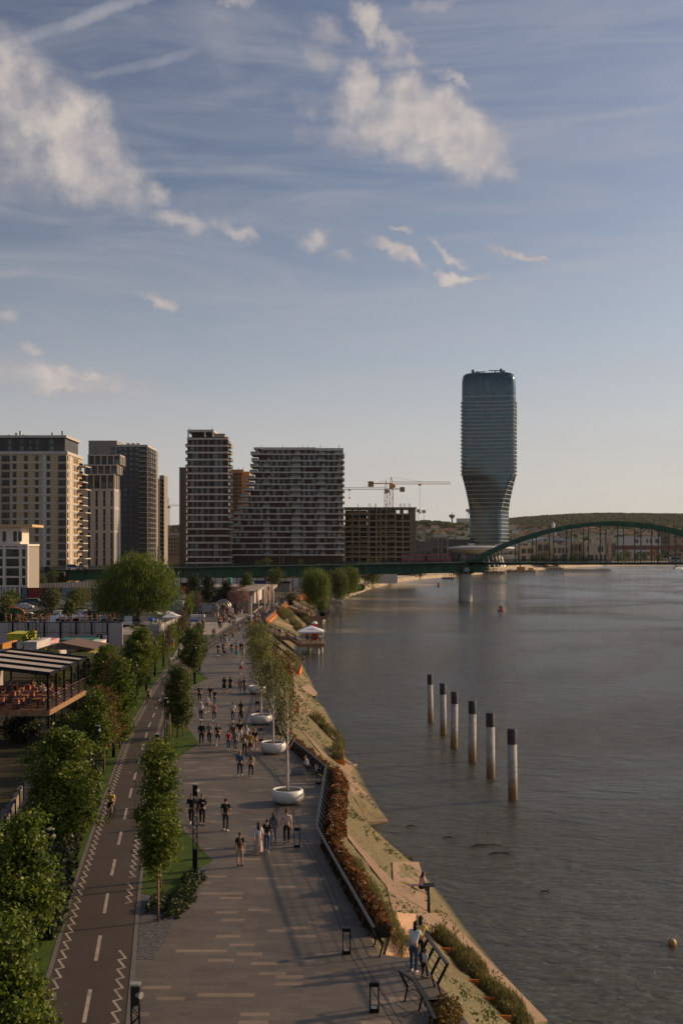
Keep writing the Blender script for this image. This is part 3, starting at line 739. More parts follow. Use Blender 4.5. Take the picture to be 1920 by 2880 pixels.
# ---------- D: slim tower right of C
Y = 680; k = Y/FPX; ox = (1400/3.136-CX)*k
bD = empty('slim_tower', (ox, Y, 0), 0, 'slim taupe tower block showing right of the charcoal high-rise', 'building')
MB().box(Xv(1340), Xv(1402), 0, 12, 0, Zv(520)).build('wall', mat('dark_shaded_wall', (.16,.13,.115)), bD)
MB().box(Xv(1396), Xv(1436), 5, 20, 0, Zv(487)).build('wall', lt, bD)
windows(bD, [(Xv(1412), 4.95, Zv(540+i*38), 1.5, .12, 1.6) for i in range(18)]+[(Xv(1428), 4.95, Zv(540+i*38), 1.2, .12, 1.6) for i in range(18)])
s_ = MB()
for i in range(18): s_.box(Xv(1400), Xv(1425), -1, 0, Zv(548+i*38)-.3, Zv(548+i*38))
s_.parts('balcony', slab_g, bD)
# ---------- brown towers E and G
brown = mat('brown_brick', (.05,.026,.02), .85, var=.2, scale=.25); band_l = mat('pale_band', (.50,.455,.415), .8, var=.06)
def X2(u): return (480+u/3.136-CX)*k-ox
Y = 560; k = Y/FPX; ox = (480+505/3.136-CX)*k
bE = empty('brown_tower', (ox, Y, 0), 0, 'tall brown tower with pale floor bands and an open rooftop frame', 'building')
MB().box(X2(148), 0, 0, 13, 0, Zv(155)).build('wall', brown, bE)
fls = [170,232,292,354,415,476,537,598,660,720,780,842,903,965,1025,1086,1148,1212,1265]
bd = MB(); wb = []; ba = MB(); rl = MB(); rr2 = random.Random(5)
for i, v in enumerate(fls):
    z = Zv(v); bd.box(X2(145), .15, -.5, 13.2, z-.38, z+.42)
    if i:
        z0 = z+.42; h = Zv(fls[i-1])-z-.8
        for (a, b) in ((188,208),(228,243),(278,292),(328,342),(385,420),(443,460)):
            if rr2.random() < .3: a -= 14
            if i > 12 and rr2.random() < .45: continue
            wb.append((X2((a+b)/2), -.02, z0+h/2, X2(b)-X2(a), .14, h-.05))
        for yv in (3, 6, 10): wb.append((.02, yv, z0+h/2, .14, 2.0, h-.1))
    if i > 0:
        jut = 2.4+.9*((i*7) % 3)/2
        ba.box(0, X2(505+24), 2, 12, z-.35, z+.2); ba.box(X2(126), X2(148), 2, 12, z-.3, z+.15)
        rl.box(X2(505+23), X2(505+24), 2, 12, z+.2, z+1.2); rl.box(X2(505), X2(505+24), 2, 2.06, z+.2, z+1.2); rl.box(X2(126), X2(148), 2, 2.06, z+.2, z+1.2)
bd.parts('floor_band', band_l, bE); windows(bE, wb, UNITB); ba.parts('balcony', band_l, bE); rl.parts('balcony_railing', mat('tan_screen', (.20,.15,.11), .5), bE)
rf = MB().box(X2(148), X2(380), 0, 18, Zv(108), Zv(88)).build('roof', band_l, bE)
MB().box(X2(380), X2(472), 3, 18, Zv(152), Zv(118)).parts('plant_room', mat('taupe_wall2', (.30,.26,.23)), bE)
pl = MB()
for u in (150, 296, 366):
    for yv in (0, 17): pl.box(X2(u), X2(u+12), yv, yv+1, Zv(152), Zv(108))
pl.parts('column', band_l, bE)
MB().box(X2(170), X2(360), 7, 15, Zv(152), Zv(112)).parts('plant_room', dkp, bE)
an = MB()
for u in (163, 362): an.tube([(X2(u), 2, Zv(88)), (X2(u), 2, Zv(72)), (X2(u-8), 2, Zv(68))], .12, 5)
an.parts('antenna', dark_metal, rf)
Y = 650; k = Y/FPX; ox = (480+77/3.136-CX)*k
bF = empty('grey_slab_block', (ox, Y, 0), 0, 'narrow grey slab block without windows behind the left of the brown tower', 'building')
MB().box(0, X2(140), 0, 25, 0, Zv(425)).build('wall', mat('grey_taupe_wall', (.17,.145,.135), .8), bF)
MB().box(-.2, X2(140)+.2, -.2, 25.2, Zv(425), Zv(421)).build('cornice', slab_g, bF)
MB().box(X2(100), X2(104), -.15, 0, 2, Zv(430)).parts('shadow_gap', dkp, bF)
Y = 575; k = Y/FPX; ox = (480+1515/3.136-CX)*k
bG = empty('terraced_block', (ox, Y, 0), 0, 'wide brown apartment block whose left end steps down in balconies', 'building')
fls = [258,307,364,415,466,520,572,624,676,728,780,832,884,937,989,1040,1092,1143,1195]
left = [790,780,775,770,770,745,745,735,700,690,690,640,620,620,600,590,560,540,540]
lbal = [735,708,715,705,700,678,660,640,620,605,590,560,545,525,520,520,520,520,520]
bd = MB(); wl = MB(); wb = []; ba = MB(); rl = MB(); rr2 = random.Random(9)
glassbays = [(1060,1140),(1290,1355),(1450,1500),(820,870)]
for i, v in enumerate(fls):
    z = Zv(v); zu = Zv(fls[i-1]) if i else Zv(250)
    bd.box(X2(left[i]), .2+(.8 if i % 2 else .2), -.5, 26, z-.32, z+.36)
    if i:
        wl.box(X2(left[i]), 0, 0, 26, z+.36, zu-.32)
        h = zu-z-.7; u = left[i]+14
        while u < 1500:
            gb = next((g for g in glassbays if g[0]-10 < u < g[1]), None)
            if gb and v > 300: w = gb[1]-max(u, gb[0]); a = max(u, gb[0]); wb.append((X2(a+w/2), -.02, z+.38+h/2, X2(w)-X2(0), .14, h)); rl.box(X2(a-8), X2(a+w+8), -1.3, -1.26, z+.3, z+1.2); ba.box(X2(a-12), X2(a+w+12), -1.35, -.5, z-.3, z+.3); u = gb[1]+rr2.choice((12, 24, 30)); continue
            w = rr2.choice((16, 26, 30, 36)); w = min(w, 1505-u)
            if w > 8 and rr2.random() < (.88 if i < 13 else .6): wb.append((X2(u+w/2), -.02, z+.38+h/2, X2(w)-X2(0), .14, h))
            u += w+rr2.choice((18, 24, 32, 44))
        ba.box(X2(lbal[i]), X2(left[i]), -2.2, 16, z-.3, z+.3); ba.box(0, 1.0, 2, 22, z-.2, z+.2)
        rl.box(X2(lbal[i]), X2(left[i]), -2.2, -2.15, z+.3, z+1.3); rl.box(X2(lbal[i]), X2(lbal[i])+.06, -2.2, 14, z+.3, z+1.3)
        if i % 2: ba.box(X2(left[i]-20), X2(left[i]-12), -1.8, -1.2, z, zu)
wl.box(X2(540), 0, 0, 26, 0, Zv(1195)-.3); wl.build('wall', brown, bG); bd.parts('floor_band', band_l, bG); windows(bG, wb, UNITB); ba.parts('balcony', band_l, bG); rl.parts('balcony_railing', mat('clear_rail', (.22,.22,.21), .15), bG)
MB().box(X2(735), X2(800), -2, 18, Zv(262), Zv(247)).box(X2(800), X2(1280), -.8, 26, Zv(268), Zv(246)).box(X2(1280), .2, -.8, 26, Zv(276), Zv(258)).build('roof', band_l, bG)
MB().box(X2(810), X2(1280), 1.5, 24, Zv(305), Zv(266)).box(X2(1282), X2(1385), 1.5, 24, Zv(305), Zv(276)).build('penthouse', brown, bG)
windows(bG, [(X2(u), 1.46, Zv(285), 2.0, .1, 3.2) for u in (845,870,925,962,1000,1048,1066,1120,1140,1200)], UNITB)
an = MB()
for u in (798, 985, 1162, 1208, 1485, 1300, 1320): an.tube([(X2(u), 3, Zv(248)), (X2(u), 3, Zv(222 if u != 1300 else 240))], .14, 5)
an.parts('antenna', dark_metal, bG)

# ---------- H and small far-left orange-lit block
Y = 800; k = Y/FPX; ox = (480+545/3.136-CX)*k
bH = empty('sunlit_tower', (ox, Y, 0), 0, 'ochre lit tower with orange scaffolding between the two brown buildings', 'building')
och = mat('sunlit_ochre_wall', (.40,.25,.12), .85, var=.15, scale=.2)  # warm sunlight on both buildings is put into this wall colour
MB().box(X2(500), X2(690), 4, 30, 0, Zv(455)).box(X2(530), X2(640), 0, 4, 0, Zv(440)).build('wall', och, bH)
MB().box(X2(555), X2(598), -.5, 0, 0, Zv(470)).build('wall', brown, bH)
windows(bH, [(X2(u), -.53, Zv(485+i*32), 2, .1, 2.6) for u in (566, 586) for i in range(11)]+[(X2(u), -.03, Zv(485+i*32), 2, .1, 2.6) for u in (542, 610) for i in range(11)])
s_ = MB()
for i in range(12): s_.box(X2(528), X2(645), -1.2, 0, Zv(470+i*32)-.2, Zv(470+i*32)+.1)
for u in (530, 545, 600, 642): s_.box(X2(u)-.15, X2(u)+.15, -1.2, -1, 0, Zv(425))
s_.build('scaffold', rust_b, bH)
Y = 850; k = Y/FPX; ox = (478-CX)*k
bO = empty('sunlit_block', (ox, Y, 0), 0, 'low ochre building site with small windows left of the brown tower', 'building')
MB().box(-4, 12, 0, 12, 0, Zv(1020)).build('wall', och, bO)
MB().box(-4.3, 12.3, -.3, 12.3, Zv(1020), Zv(1000)).build('cornice', mat('pink_membrane', (.6,.4,.36)), bO)
windows(bO, [(-2.8+i*2.2, -.03, Zv(1058+j*32), 1.1, .1, 1.8) for i in range(7) for j in range(5)])
# ---------- construction frame
Y = 620; k = Y/FPX
def X3(u): return (960+u/2.904-CX)*k-ox
def Z3(v): return HC-(1000+v/2.904-HY)*k
ox = (960+600/2.904-CX)*k
bI = empty('building_shell', (ox, Y, 0), 0, 'unfinished concrete building shell with open floors under the yellow crane', 'building site')
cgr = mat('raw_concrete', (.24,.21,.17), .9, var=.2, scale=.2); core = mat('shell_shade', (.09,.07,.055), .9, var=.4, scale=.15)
lv = [1245,1295,1350,1400,1440,1480,1520,1565,1605,1645,1690]
s_ = MB()
for i, v in enumerate(lv): s_.box(X3(8), X3(600)+(.8 if i % 3 == 0 else 0), -1, 25, Z3(v)-.35, Z3(v)+.35)
s_.parts('floor_slab', cgr, bI)
cl = MB()
for u in (12, 90, 145, 225, 285, 320, 365, 440, 500, 570, 596):
    for yv in (-.6, 8, 16, 24): cl.box(X3(u)-.4, X3(u)+.4, yv, yv+.7, 0, Z3(1250))
cl.parts('column', cgr, bI)
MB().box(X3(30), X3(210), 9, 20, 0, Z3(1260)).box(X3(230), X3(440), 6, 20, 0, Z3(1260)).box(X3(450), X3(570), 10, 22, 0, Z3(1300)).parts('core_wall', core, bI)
MB().box(X3(450), X3(530), 3, 4, Z3(1645), Z3(1360)).parts('core_wall', mat('brick_infill', (.09,.055,.04), .9), bI)
sc_ = MB()
for u in list(range(25, 600, 36)): sc_.bar((X3(u), -1.3, Z3(1290)), (X3(u), -1.3, Z3(1236)), .12)
for v in (1240, 1262): sc_.bar((X3(10), -1.3, Z3(v)), (X3(605), -1.3, Z3(v)), .12)
for u in (575, 590, 603): sc_.bar((X3(u), -1.6, 0), (X3(u), -1.6, Z3(1240)), .12)
for v in range(1300, 1640, 22): sc_.bar((X3(572), -1.6, Z3(v)), (X3(606), -1.6, Z3(v)), .1)
for u in (135, 222, 238, 275, 285, 365, 480, 490, 510, 520, 550, 562): sc_.bar((X3(u), 4, Z3(1245)), (X3(u), 4, Z3(1205)), .25)
sc_.build('scaffold', dark_metal, bI)
sl2 = MB()
for i, v in enumerate(lv[1:-1]):
    for u in ((60,130),(150,215),(300,360),(380,430)):
        if rnd.random() < .6: sl2.box(X3(u[0]), X3(u[1]), -1.5, -1, Z3(v)+.4, Z3(v)+1.3)
sl2.parts('guard_board', mat('site_board', (.15,.10,.06), .8), bI)
# ---------- cranes
def crane(label, Y, mast, topz, base, jib, cz, tail, hook, col, second=None):
    """mast: pixel x; base,topz,cz: pixel y; jib/tail: pixel x ends"""
    k = Y/FPX; mx = (mast-CX)*k; z0 = HC-(base-HY)*k; zt = HC-(topz-HY)*k; zj = HC-(cz-HY)*k
    c = empty('tower_crane', (mx, Y, max(0, z0)), 0, label, 'crane'); z0 = max(0, z0)
    ym = mat('crane_'+col, {'yellow': (.72,.36,.02), 'pale': (.5,.4,.36), 'red': (.55,.18,.05)}[col], .5, .1)
    m1 = MB(); w = .9; zz = z0
    for dx in (-w, w):
        for dy in (-w, w): m1.bar((dx, dy, 0), (dx, dy, zj-z0), .28)
    n = max(2, int((zj-z0)/2.2))
    for i in range(n):
        a, b = (zj-z0)*i/n, (zj-z0)*(i+1)/n; s = w if i % 2 else -w
        m1.bar((-s, -w, a), (s, -w, b), .18); m1.bar((w, -s, a), (w, s, b), .18); m1.bar((-w, -w, b), (w, -w, b), .18)
    m1.build('mast', mat('crane_mast_red', (.5,.16,.05), .6), c)
    H = zj-z0; t1 = MB().bar((-.8, 0, H), (0, 0, zt-z0), .3).bar((.8, 0, H), (0, 0, zt-z0), .3).box(-.9, .9, -.9, .9, H-2.2, H+.8); t1.build('tower_head', ym, c)
    MB().box(.9, 2.2, -.8, .8, H-1.8, H).build('cab', ym, c)
    jx = (jib-CX)*k-mx; tx = (tail-CX)*k-mx; j = MB(); sg = 1 if jx > 0 else -1
    j.bar((0, -.6, H+.3), (jx, -.6, H+.3), .2).bar((0, .6, H+.3), (jx, .6, H+.3), .2).bar((0, 0, H+1.6), (jx, 0, H+1.5), .2)
    n = int(abs(jx)/1.9)
    for i in range(n):
        a, b = jx*i/n, jx*(i+1)/n; j.bar((a, -.6, H+.3), ((a+b)/2, 0, H+1.6), .12); j.bar(((a+b)/2, 0, H+1.6), (b, -.6, H+.3), .12)
    j.build('jib', mat('crane_jib', (.72,.40,.04), .5) if col == 'yellow' else ym, c)
    MB().bar((0, 0, H+.6), (tx, 0, H+.6), 1.1, .5).build('counter_jib', ym, c)
    MB().box(min(tx, tx-sg*3), max(tx, tx-sg*3)+.01, -1, 1, H-1.2, H+1.8).build('counterweight', mat('crane_weight', (.3,.2,.08)), c)
    MB().bar((0, 0, zt-z0), (jx*.52, 0, H+1.6), .10).bar((0, 0, zt-z0), (tx*.8, 0, H+.8), .10).build('tie_bar', ym, c)
    if hook:
        hx = (hook[0]-CX)*k-mx; hz = HC-(hook[1]-HY)*k-z0
        MB().bar((hx-.2, 0, H+.2), (hx-.2, 0, hz), .07).bar((hx+.2, 0, H+.2), (hx+.2, 0, hz), .07).box(hx-.8, hx+.8, -.4, .4, H-.5, H+.2).box(hx-.4, hx+.4, -.3, .3, hz-1, hz).build('hook', mat('crane_weight', (.3,.2,.08)), c)
crane('yellow tower crane standing over the unfinished building shell', 628, 1099.5, 1342, 1428, 1266, 1363, 1050, (1180,1440), 'yellow')
crane('pale tower crane with a lower jib reaching left behind the yellow crane', 720, 1085, 1352, 1480, 955, 1378, 1124, (982,1398), 'pale')
crane('distant pale crane showing left of the grey slab block', 1200, 474, 1400, 1500, 506, 1424, 470, None, 'red')
# ================================================================== glass tower
Y = 1000; k = Y/FPX
tower_glass = NT('tower_glass'); t = tower_glass
g = t.n('ShaderNodeNewGeometry'); po = t.coord('Object')
mp_ = t.n('ShaderNodeMapping', {'Vector': po}); mp_.inputs['Scale'].default_value = (.7,.7,.29)
nz = t.noise(.9, 3, .6, mp_.outputs[0]); wv = t.n('ShaderNodeTexWave', {'Vector': t.coord('UV'), 'Scale': 14.0, 'Distortion': 0.0}, bands_direction='X')
cc = t.ramp(nz.outputs[0], [(.3, (.045,.085,.11)), (.6, (.08,.135,.165)), (.8, (.15,.21,.235))])
t.col(cc); t.p.inputs['Roughness'].default_value = .13; t.p.inputs['Metallic'].default_value = .75; t.p.inputs['Specular IOR Level'].default_value = .7
t.bump(nz.outputs[0], .08, .4)
tower_glass = t.m
cxp = 960+1222/2.904; ox = (cxp-CX)*k; base_z = 0
def TZ(v): return HC-(1000+v/2.904-HY)*k
#          v,   w,   d,  twist, corner radius, x shift
prof = [(1640, 29.7, 27.0, 24.5, 3.5, 0.4), (1260, 29.7, 27.0, 24.5, 3.5, .2), (1180, 32.6, 28.0, 22.0, 4.0, .1), (1080, 38.5, 29.5, 17.5, 4.5, .1), (1000, 44.4, 30.5, 13, 5, 0),
        (960, 46.9, 31, 11, 5.0, 0), (340, 46.7, 31, 9.5, 5.5, 0), (210, 46.4, 31, 9, 5.5, -.1), (170, 45.4, 30, 9, 5.5, -.1), (150, 43.7, 29, 9, 5.5, -.1), (139, 40.9, 27, 9, 5.2, -.1), (132, 36.4, 24, 9, 5, 0), (130, 20, 12, 9, 4, 0)]
def section(w, d, tw, r, sh, n=7, grow=0.0):
    w += grow*2; d += grow*2; pts = []
    for (cx_, cy_, a0) in ((w/2-r, d/2-r, 0), (-w/2+r, d/2-r, 90), (-w/2+r, -d/2+r, 180), (w/2-r, -d/2+r, 270)):
        for i in range(n): a = R(a0+90*i/(n-1)); pts.append((cx_+r*math.cos(a), cy_+r*math.sin(a)))
    c_, s_ = math.cos(R(-tw)), math.sin(R(-tw))
    return [(x*c_-y*s_+sh, x*s_+y*c_) for x, y in pts]
def prof_at(v):
    for a, b in zip(prof, prof[1:]):
        if b[0] <= v <= a[0]:
            t = (a[0]-v)/(a[0]-b[0]); return tuple(lerp(a[i], b[i], t) for i in range(1, 6))
    return prof[-1][1:]
bK = empty('glass_tower', (ox, Y+16, 0), 0, 'tall curved blue glass skyscraper that narrows towards its base', 'skyscraper')
mb = MB(); vs = [1640, 1500, 1380, 1260, 1220, 1180, 1150, 1110, 1080, 1040, 1000, 960, 800, 600, 400, 340, 260, 210, 190, 170, 160, 150, 144, 139, 135, 132, 130]; N_ = 28
for v in vs: mb.v += [(x, y, TZ(v)) for x, y in section(*prof_at(v))]
for i in range(len(vs)-1):
    for q in range(N_): a = i*N_+q; b = i*N_+(q+1) % N_; mb.f.append((a, b, b+N_, a+N_)); mb.m.append(0)
mb.f.append(tuple((len(vs)-1)*N_+q for q in range(N_))); mb.m.append(0)
autosmooth(mb.build('curtain_wall', tower_glass, bK), 50)
bandK = mat('tower_band', (.45,.43,.41), .35, .3, var=.05)
def ringmb(v, h, grow):
    m = MB(); s = section(*prof_at(v), grow=grow); z = TZ(v); m.prism(s, z-h/2, z+h/2); return m
bvs = [330]+[375+i*31.1 for i in range(20)]+[1030+i*34 for i in range(7)]+[1268+i*30.6 for i in range(10)]
for i, v in enumerate(bvs):
    gr = 1.3 if 340 < v < 1000 else .3
    if 340 < v < 1000:
        m = ringmb(v, .42, .3)
        m2 = section(*prof_at(v), grow=1.1); cc_ = [p for p in m2 if abs(p[0]) > 14]
        # balcony shelves wrap the two ends of each floor
        R_ = [p for p in section(*prof_at(v), grow=1.1) if p[0] > 12]; L_ = [p for p in section(*prof_at(v), grow=1.1) if p[0] < -12]
        for S_ in (R_, L_):
            if len(S_) > 2:
                hull = sorted(S_, key=lambda p: math.atan2(p[1]-sum(q[1] for q in S_)/len(S_), p[0]-sum(q[0] for q in S_)/len(S_))); m.prism(hull, TZ(v)-.2, TZ(v)+.2)
        m.parts('floor_band', bandK, bK)
    else: ringmb(v, .42, .22).parts('floor_band', bandK, bK)
fin = MB()
for v0, v1, stp in ((1260, 345, 5), (330, 150, 2)):
    vv = [v1+(v0-v1)*i/24 for i in range(25)]
    for fi in range(34):
        pp = []
        for v in vv:
            s = section(*prof_at(v), n=7, grow=.12); L = len(s); fpos = fi/34*L; i0 = int(fpos); fr_ = fpos-i0
            a, b = s[i0 % L], s[(i0+1) % L]; pp.append((lerp(a[0], b[0], fr_), lerp(a[1], b[1], fr_), TZ(v)))
        for a, b in zip(pp, pp[1:]): fin.bar(a, b, .07)
# evenly spaced mullions on the broad faces
for v0, v1 in ((1640, 340), (330, 170)):
    nseg = 26
    for fi in range(26):
        t_ = (fi+.5)/26; pp = []
        for si in range(nseg+1):
            v = lerp(v0, v1, si/nseg); w, d, tw, r, sh = prof_at(v); x, y = lerp(-w/2+r, w/2-r, t_), -d/2-.1
            c_, s_ = math.cos(R(-tw)), math.sin(R(-tw)); pp.append((x*c_-y*s_+sh, x*s_+y*c_, TZ(v)))
        for a, b in zip(pp, pp[1:]): fin.bar(a, b, .07)
    for fi in range(14):
        t_ = (fi+.5)/14; pp = []
        for si in range(nseg+1):
            v = lerp(v0, v1, si/nseg); w, d, tw, r, sh = prof_at(v); y, x = lerp(-d/2+r, d/2-r, t_), w/2+.1
            c_, s_ = math.cos(R(-tw)), math.sin(R(-tw)); pp.append((x*c_-y*s_+sh, x*s_+y*c_, TZ(v)))
        for a, b in zip(pp, pp[1:]): fin.bar(a, b, .07)
fin.build('mullion', mat('mullion', (.10,.13,.14), .3, .6), bK)
md = MB()
for (u0, v0, u1, v1, hx) in ((1085,122,1190,112,1085),(1115,133,1210,126,1120),(1215,104,1325,104,1318),(1245,122,1350,118,1340)):
    x0, x1 = (960+u0/2.904-cxp)*k, (960+u1/2.904-cxp)*k; md.bar((x0, -3, TZ(v0)), (x1, -3, TZ(v1)), .7); md.box((960+hx/2.904-cxp)*k-1, (960+hx/2.904-cxp)*k+1, -4, -2, TZ(133), TZ(min(v0, v1))+1.6)
    md.bar(((x0+x1)/2, -3, TZ(134)), ((x0+x1)/2, -3, TZ(v0)), .8)
md.build('cleaning_cradle_arm', dark_metal, bK)
pod = MB(); pod.box(-24, 22, -16, 14, 0, TZ(1640)+1); pod.build('podium', concrete_w, bK)
# ================================================================== saucer pavilion and shopping buildings
Y = 905; k = Y/FPX
sx_ = (960+1141/2.904-CX)*k
sp_ = empty('saucer_pavilion', (sx_, Y, 0), 0, 'pavilion with a wide pale saucer shaped roof at the foot of the glass tower', 'building')
zr = HC-(1000+1585/2.904-HY)*k
MB().lathe([(2, -4.6), (14, -3.6), (22, -1.6), (26.5, .6), (27, 1.2), (26, 2.0), (16, 3.0), (2, 3.2)], 40, (0,0,zr)).build('roof', mat('saucer_white', (.5,.48,.45), .5, var=.05), sp_, True)
MB().lathe([(15, 0), (14.5, zr-3)], 28).build('glass_wall', win_m, sp_)
cl = MB()
for i in range(28): a = i/28*2*math.pi; cl.tube([(19*math.cos(a), 19*math.sin(a), 0), (15*math.cos(a), 15*math.sin(a), zr-3)], .22, 5)
cl.parts('column', steel, sp_)
MB().box(12, 30, 4, 12, zr-1, zr+4.6).box(-10, -5, 2, 6, zr+3, zr+5).parts('plant_room', slab_g, sp_)
def block(name, label, px0, px1, pyt, Y, d, wallm, rows, seed, cat='building', wmat=UNIT, frame=None, vol=True):
    global ox, k
    k = Y/FPX; ox = (px0-CX)*k
    w = (px1-px0)*k; h = HC-(pyt-HY)*k; r = random.Random(seed)
    b = empty(name, (ox, Y, 0), 0, label, cat)
    wb_ = MB(); wb_.box(0, w, 0, d, 0, h); wb_.build('wall', wallm, b)
    MB().box(-.3, w+.3, -.3, d+.3, h, h+.7).build('parapet', frame or slab_g, b)
    bx = []; ph = (h-3)/rows
    for i in range(rows):
        x = 1.2
        while x < w-3:
            ww = r.choice((1.6, 2.4, 4.5, 6)); ww = min(ww, w-1-x)
            if r.random() < .75: bx.append((x+ww/2, -.02, 2+ph*(i+.5), ww, .2, ph*.66))
            x += ww+r.choice((.9, 1.5, 2.6))
    for i in range(rows):
        y = 1.5
        while y < d-3: bx.append((w+.02, y+1, 2+ph*(i+.5), .2, 2, ph*.6)); y += 4.5
    windows(b, bx, wmat)
    if vol:
        v_ = MB()
        for i in range(3+int(w/14)): x = r.uniform(1, max(2, w-5)); a = r.uniform(1.5, 4.5); v_.box(x, x+a, 3, 3+a, h+.7, h+.7+r.uniform(.8, 2.6))
        v_.parts('roof_vent', steel, b)
        pl_ = MB(); x = 0
        while x < w: pl_.box(x, x+.7, -.5, 0, 0, h); x += r.choice((5.2, 7.8))
        pl_.parts('pilaster', frame or slab_g, b)
    return b
mgrey = mat('mall_grey', (.16,.135,.12), .8, var=.12); mtan = mat('mall_tan', (.40,.31,.22), .8, var=.1); ltan = mat('light_tan', (.58,.46,.34), .8, var=.06)
block('mall_wing', 'grey shopping wing just right of the building shell', 1160, 1216, 1525, 960, 30, mgrey, 3, 1, frame=mgrey)
block('mall_wing', 'grey brown shopping wing with framed windows behind the red tram', 1205, 1262, 1512, 985, 40, mgrey, 3, 2, frame=mtan)
block('mall_wing', 'dark shopping hall with rooftop plant left of the glass tower', 1255, 1325, 1519, 1010, 40, mat('mall_dark', (.09,.08,.075), .8), 2, 3, frame=mgrey)
for (a, b_, t_, l, sd, Yb) in ((1428,1462,1502,'tan hall wing touching the right foot of the glass tower',4,1040),(1462,1508,1536,'sunlit terraced shop building at the left end of the row seen through the arch',5,1060),(1508,1552,1524,'cream shop building with wide openings under the left part of the arch',6,1075),
        (1552,1600,1534,'tan shop building with a brown panel below the barrel roof',7,1062),(1600,1646,1524,'cream shop building with dark upper windows under the crown of the arch',8,1078),(1646,1706,1529,'terraced cream shop building left of the blank tan wall',9,1060)):
    b = block('shop_building', l, a, b_, t_, Yb, 24, ltan if sd % 2 else mtan, 2, sd, frame=ltan); b['group'] = 'shop buildings seen through the arch'
block('blank_hall', 'tan hall with a blank wall at the right end of the shop buildings', 1688, 1718, 1512, 1100, 20, mtan, 1, 12)
Y = 1120; k = Y/FPX; ox = (1510-CX)*k
hb = empty('barrel_hall', (ox, Y, 0), 0, 'hall with a pale blue grey barrel roof behind the shop buildings', 'building')
zc = HC-(1521-HY)*k
MB().box(0, 30, 0, 30, 0, zc).build('wall', mgrey, hb)
m = MB(); n = 12
for i in range(n+1): a = math.pi*i/n; m.v += [(15-17*math.cos(a), -1, zc+3.6*math.sin(a)), (15-17*math.cos(a), 31, zc+3.6*math.sin(a))]
for i in range(n): m.f.append((2*i, 2*i+1, 2*i+3, 2*i+2)); m.m.append(0)
m.f.append(tuple(2*i for i in range(n+1))); m.m.append(0)
m.build('roof', mat('blue_grey_roof', (.33,.37,.42), .4, .3), hb)
# red bridge far behind
k = 1500/FPX; x0 = (1715-CX)*k; z0 = HC-(1540-HY)*k
rb = empty('red_bridge', (x0, 1500, 0), 0, 'distant dark red girder bridge behind the right part of the arch', 'bridge')
redm = mat('red_girder', (.17,.045,.03), .6, var=.15)
MB().box(0, 460, 0, 14, z0-2.8, z0+2.6).build('girder', redm, rb)
m = MB()
for i in range(80): m.box(i*5, i*5+.3, -.1, 0, z0+2.6, z0+3.9)
m.box(0, 400, -.1, 0, z0+3.9, z0+4.1); m.build('railing', slab_g, rb)
for px in (1835, 1847, 1760): MB().box((px-CX)*k-x0-1.6, (px-CX)*k-x0+1.6, 4, 9, WATER_Z, z0-2.8).parts('pier', mat('orange_pier', (.62,.17,.05), .6), rb)
block('long_block', 'long white institutional block above the red bridge', 1740, 1856, 1511, 1620, 20, white_w, 3, 20, vol=False)
block('flat_block', 'brown apartment slab on the slope at the right edge', 1862, 1884, 1494, 1700, 20, mat('dull_brown', (.16,.10,.08), .8), 6, 21, vol=False)
block('flat_block', 'ochre apartment slab on the slope at the very right edge', 1890, 1925, 1502, 1650, 20, mat('dull_ochre', (.34,.2,.12), .8), 5, 22, vol=False)
# monument building and mast lights on the left hill
block('hilltop_palace', 'white colonnaded building on the hill just left of the glass tower', 1285, 1322, 1459, 2460, 20, white_w, 2, 23, vol=False)
Y = 2400; k = Y/FPX
wt = empty('water_tower', ((1270.5-CX)*k, Y, 55), 0, 'round topped water tower on the wooded hill', 'tower')
zt = HC-(1447-HY)*k-55
MB().lathe([(1.8, 0), (1.6, zt-9), (6, zt-5), (6.5, zt-1), (4, zt)], 16).build('shaft', mat('wt_grey', (.15,.15,.15)), wt)
MB().tube([(0,0,zt), (0,0,zt+5)], .4, 6).parts('antenna', dark_metal, wt)
for i, (px, py, yb) in enumerate(((1176,1433,1470),(1191,1435,1470),(1315,1432,1465),(1322,1437,1465))):
    h = (yb-py)*k
    fl_ = empty('floodlight_mast', ((px-CX)*k, Y, HC-(yb-HY)*k-2), 0, ['leftmost stadium floodlight mast on the wooded hill','second stadium floodlight mast from the left on the hill','stadium floodlight mast touching the left edge of the glass tower','lower stadium floodlight mast half behind the glass tower'][i], 'floodlight', 'stadium floodlight masts')
    MB().tube([(0,0,0), (0,0,h)], [.7,.45], 6).build('pole', steel, fl_)
    MB().box(-4, 4, -.5, .5, h-4, h+2.5).build('lamp_panel', mat('lamp_panel', (.4,.4,.4)), fl_)
Y = 2000; k = Y/FPX
ch_ = empty('domed_church', ((1555-CX)*k, Y, 0), 0, 'small white domed church on the slope above the arch', 'church')
z0 = HC-(1486-HY)*k
MB().box(-4, 4, -4, 4, 0, z0+1).build('wall', white_p, ch_); MB().lathe([(2.6, z0+1), (2.6, z0+5), (3, z0+5), (2.4, z0+8), (.6, z0+10), (.15, z0+13)], 14).build('dome', white_p, ch_)
HBV = BVHTree.FromPolygons([Vector(v) for v in hb1.v], hb1.f)
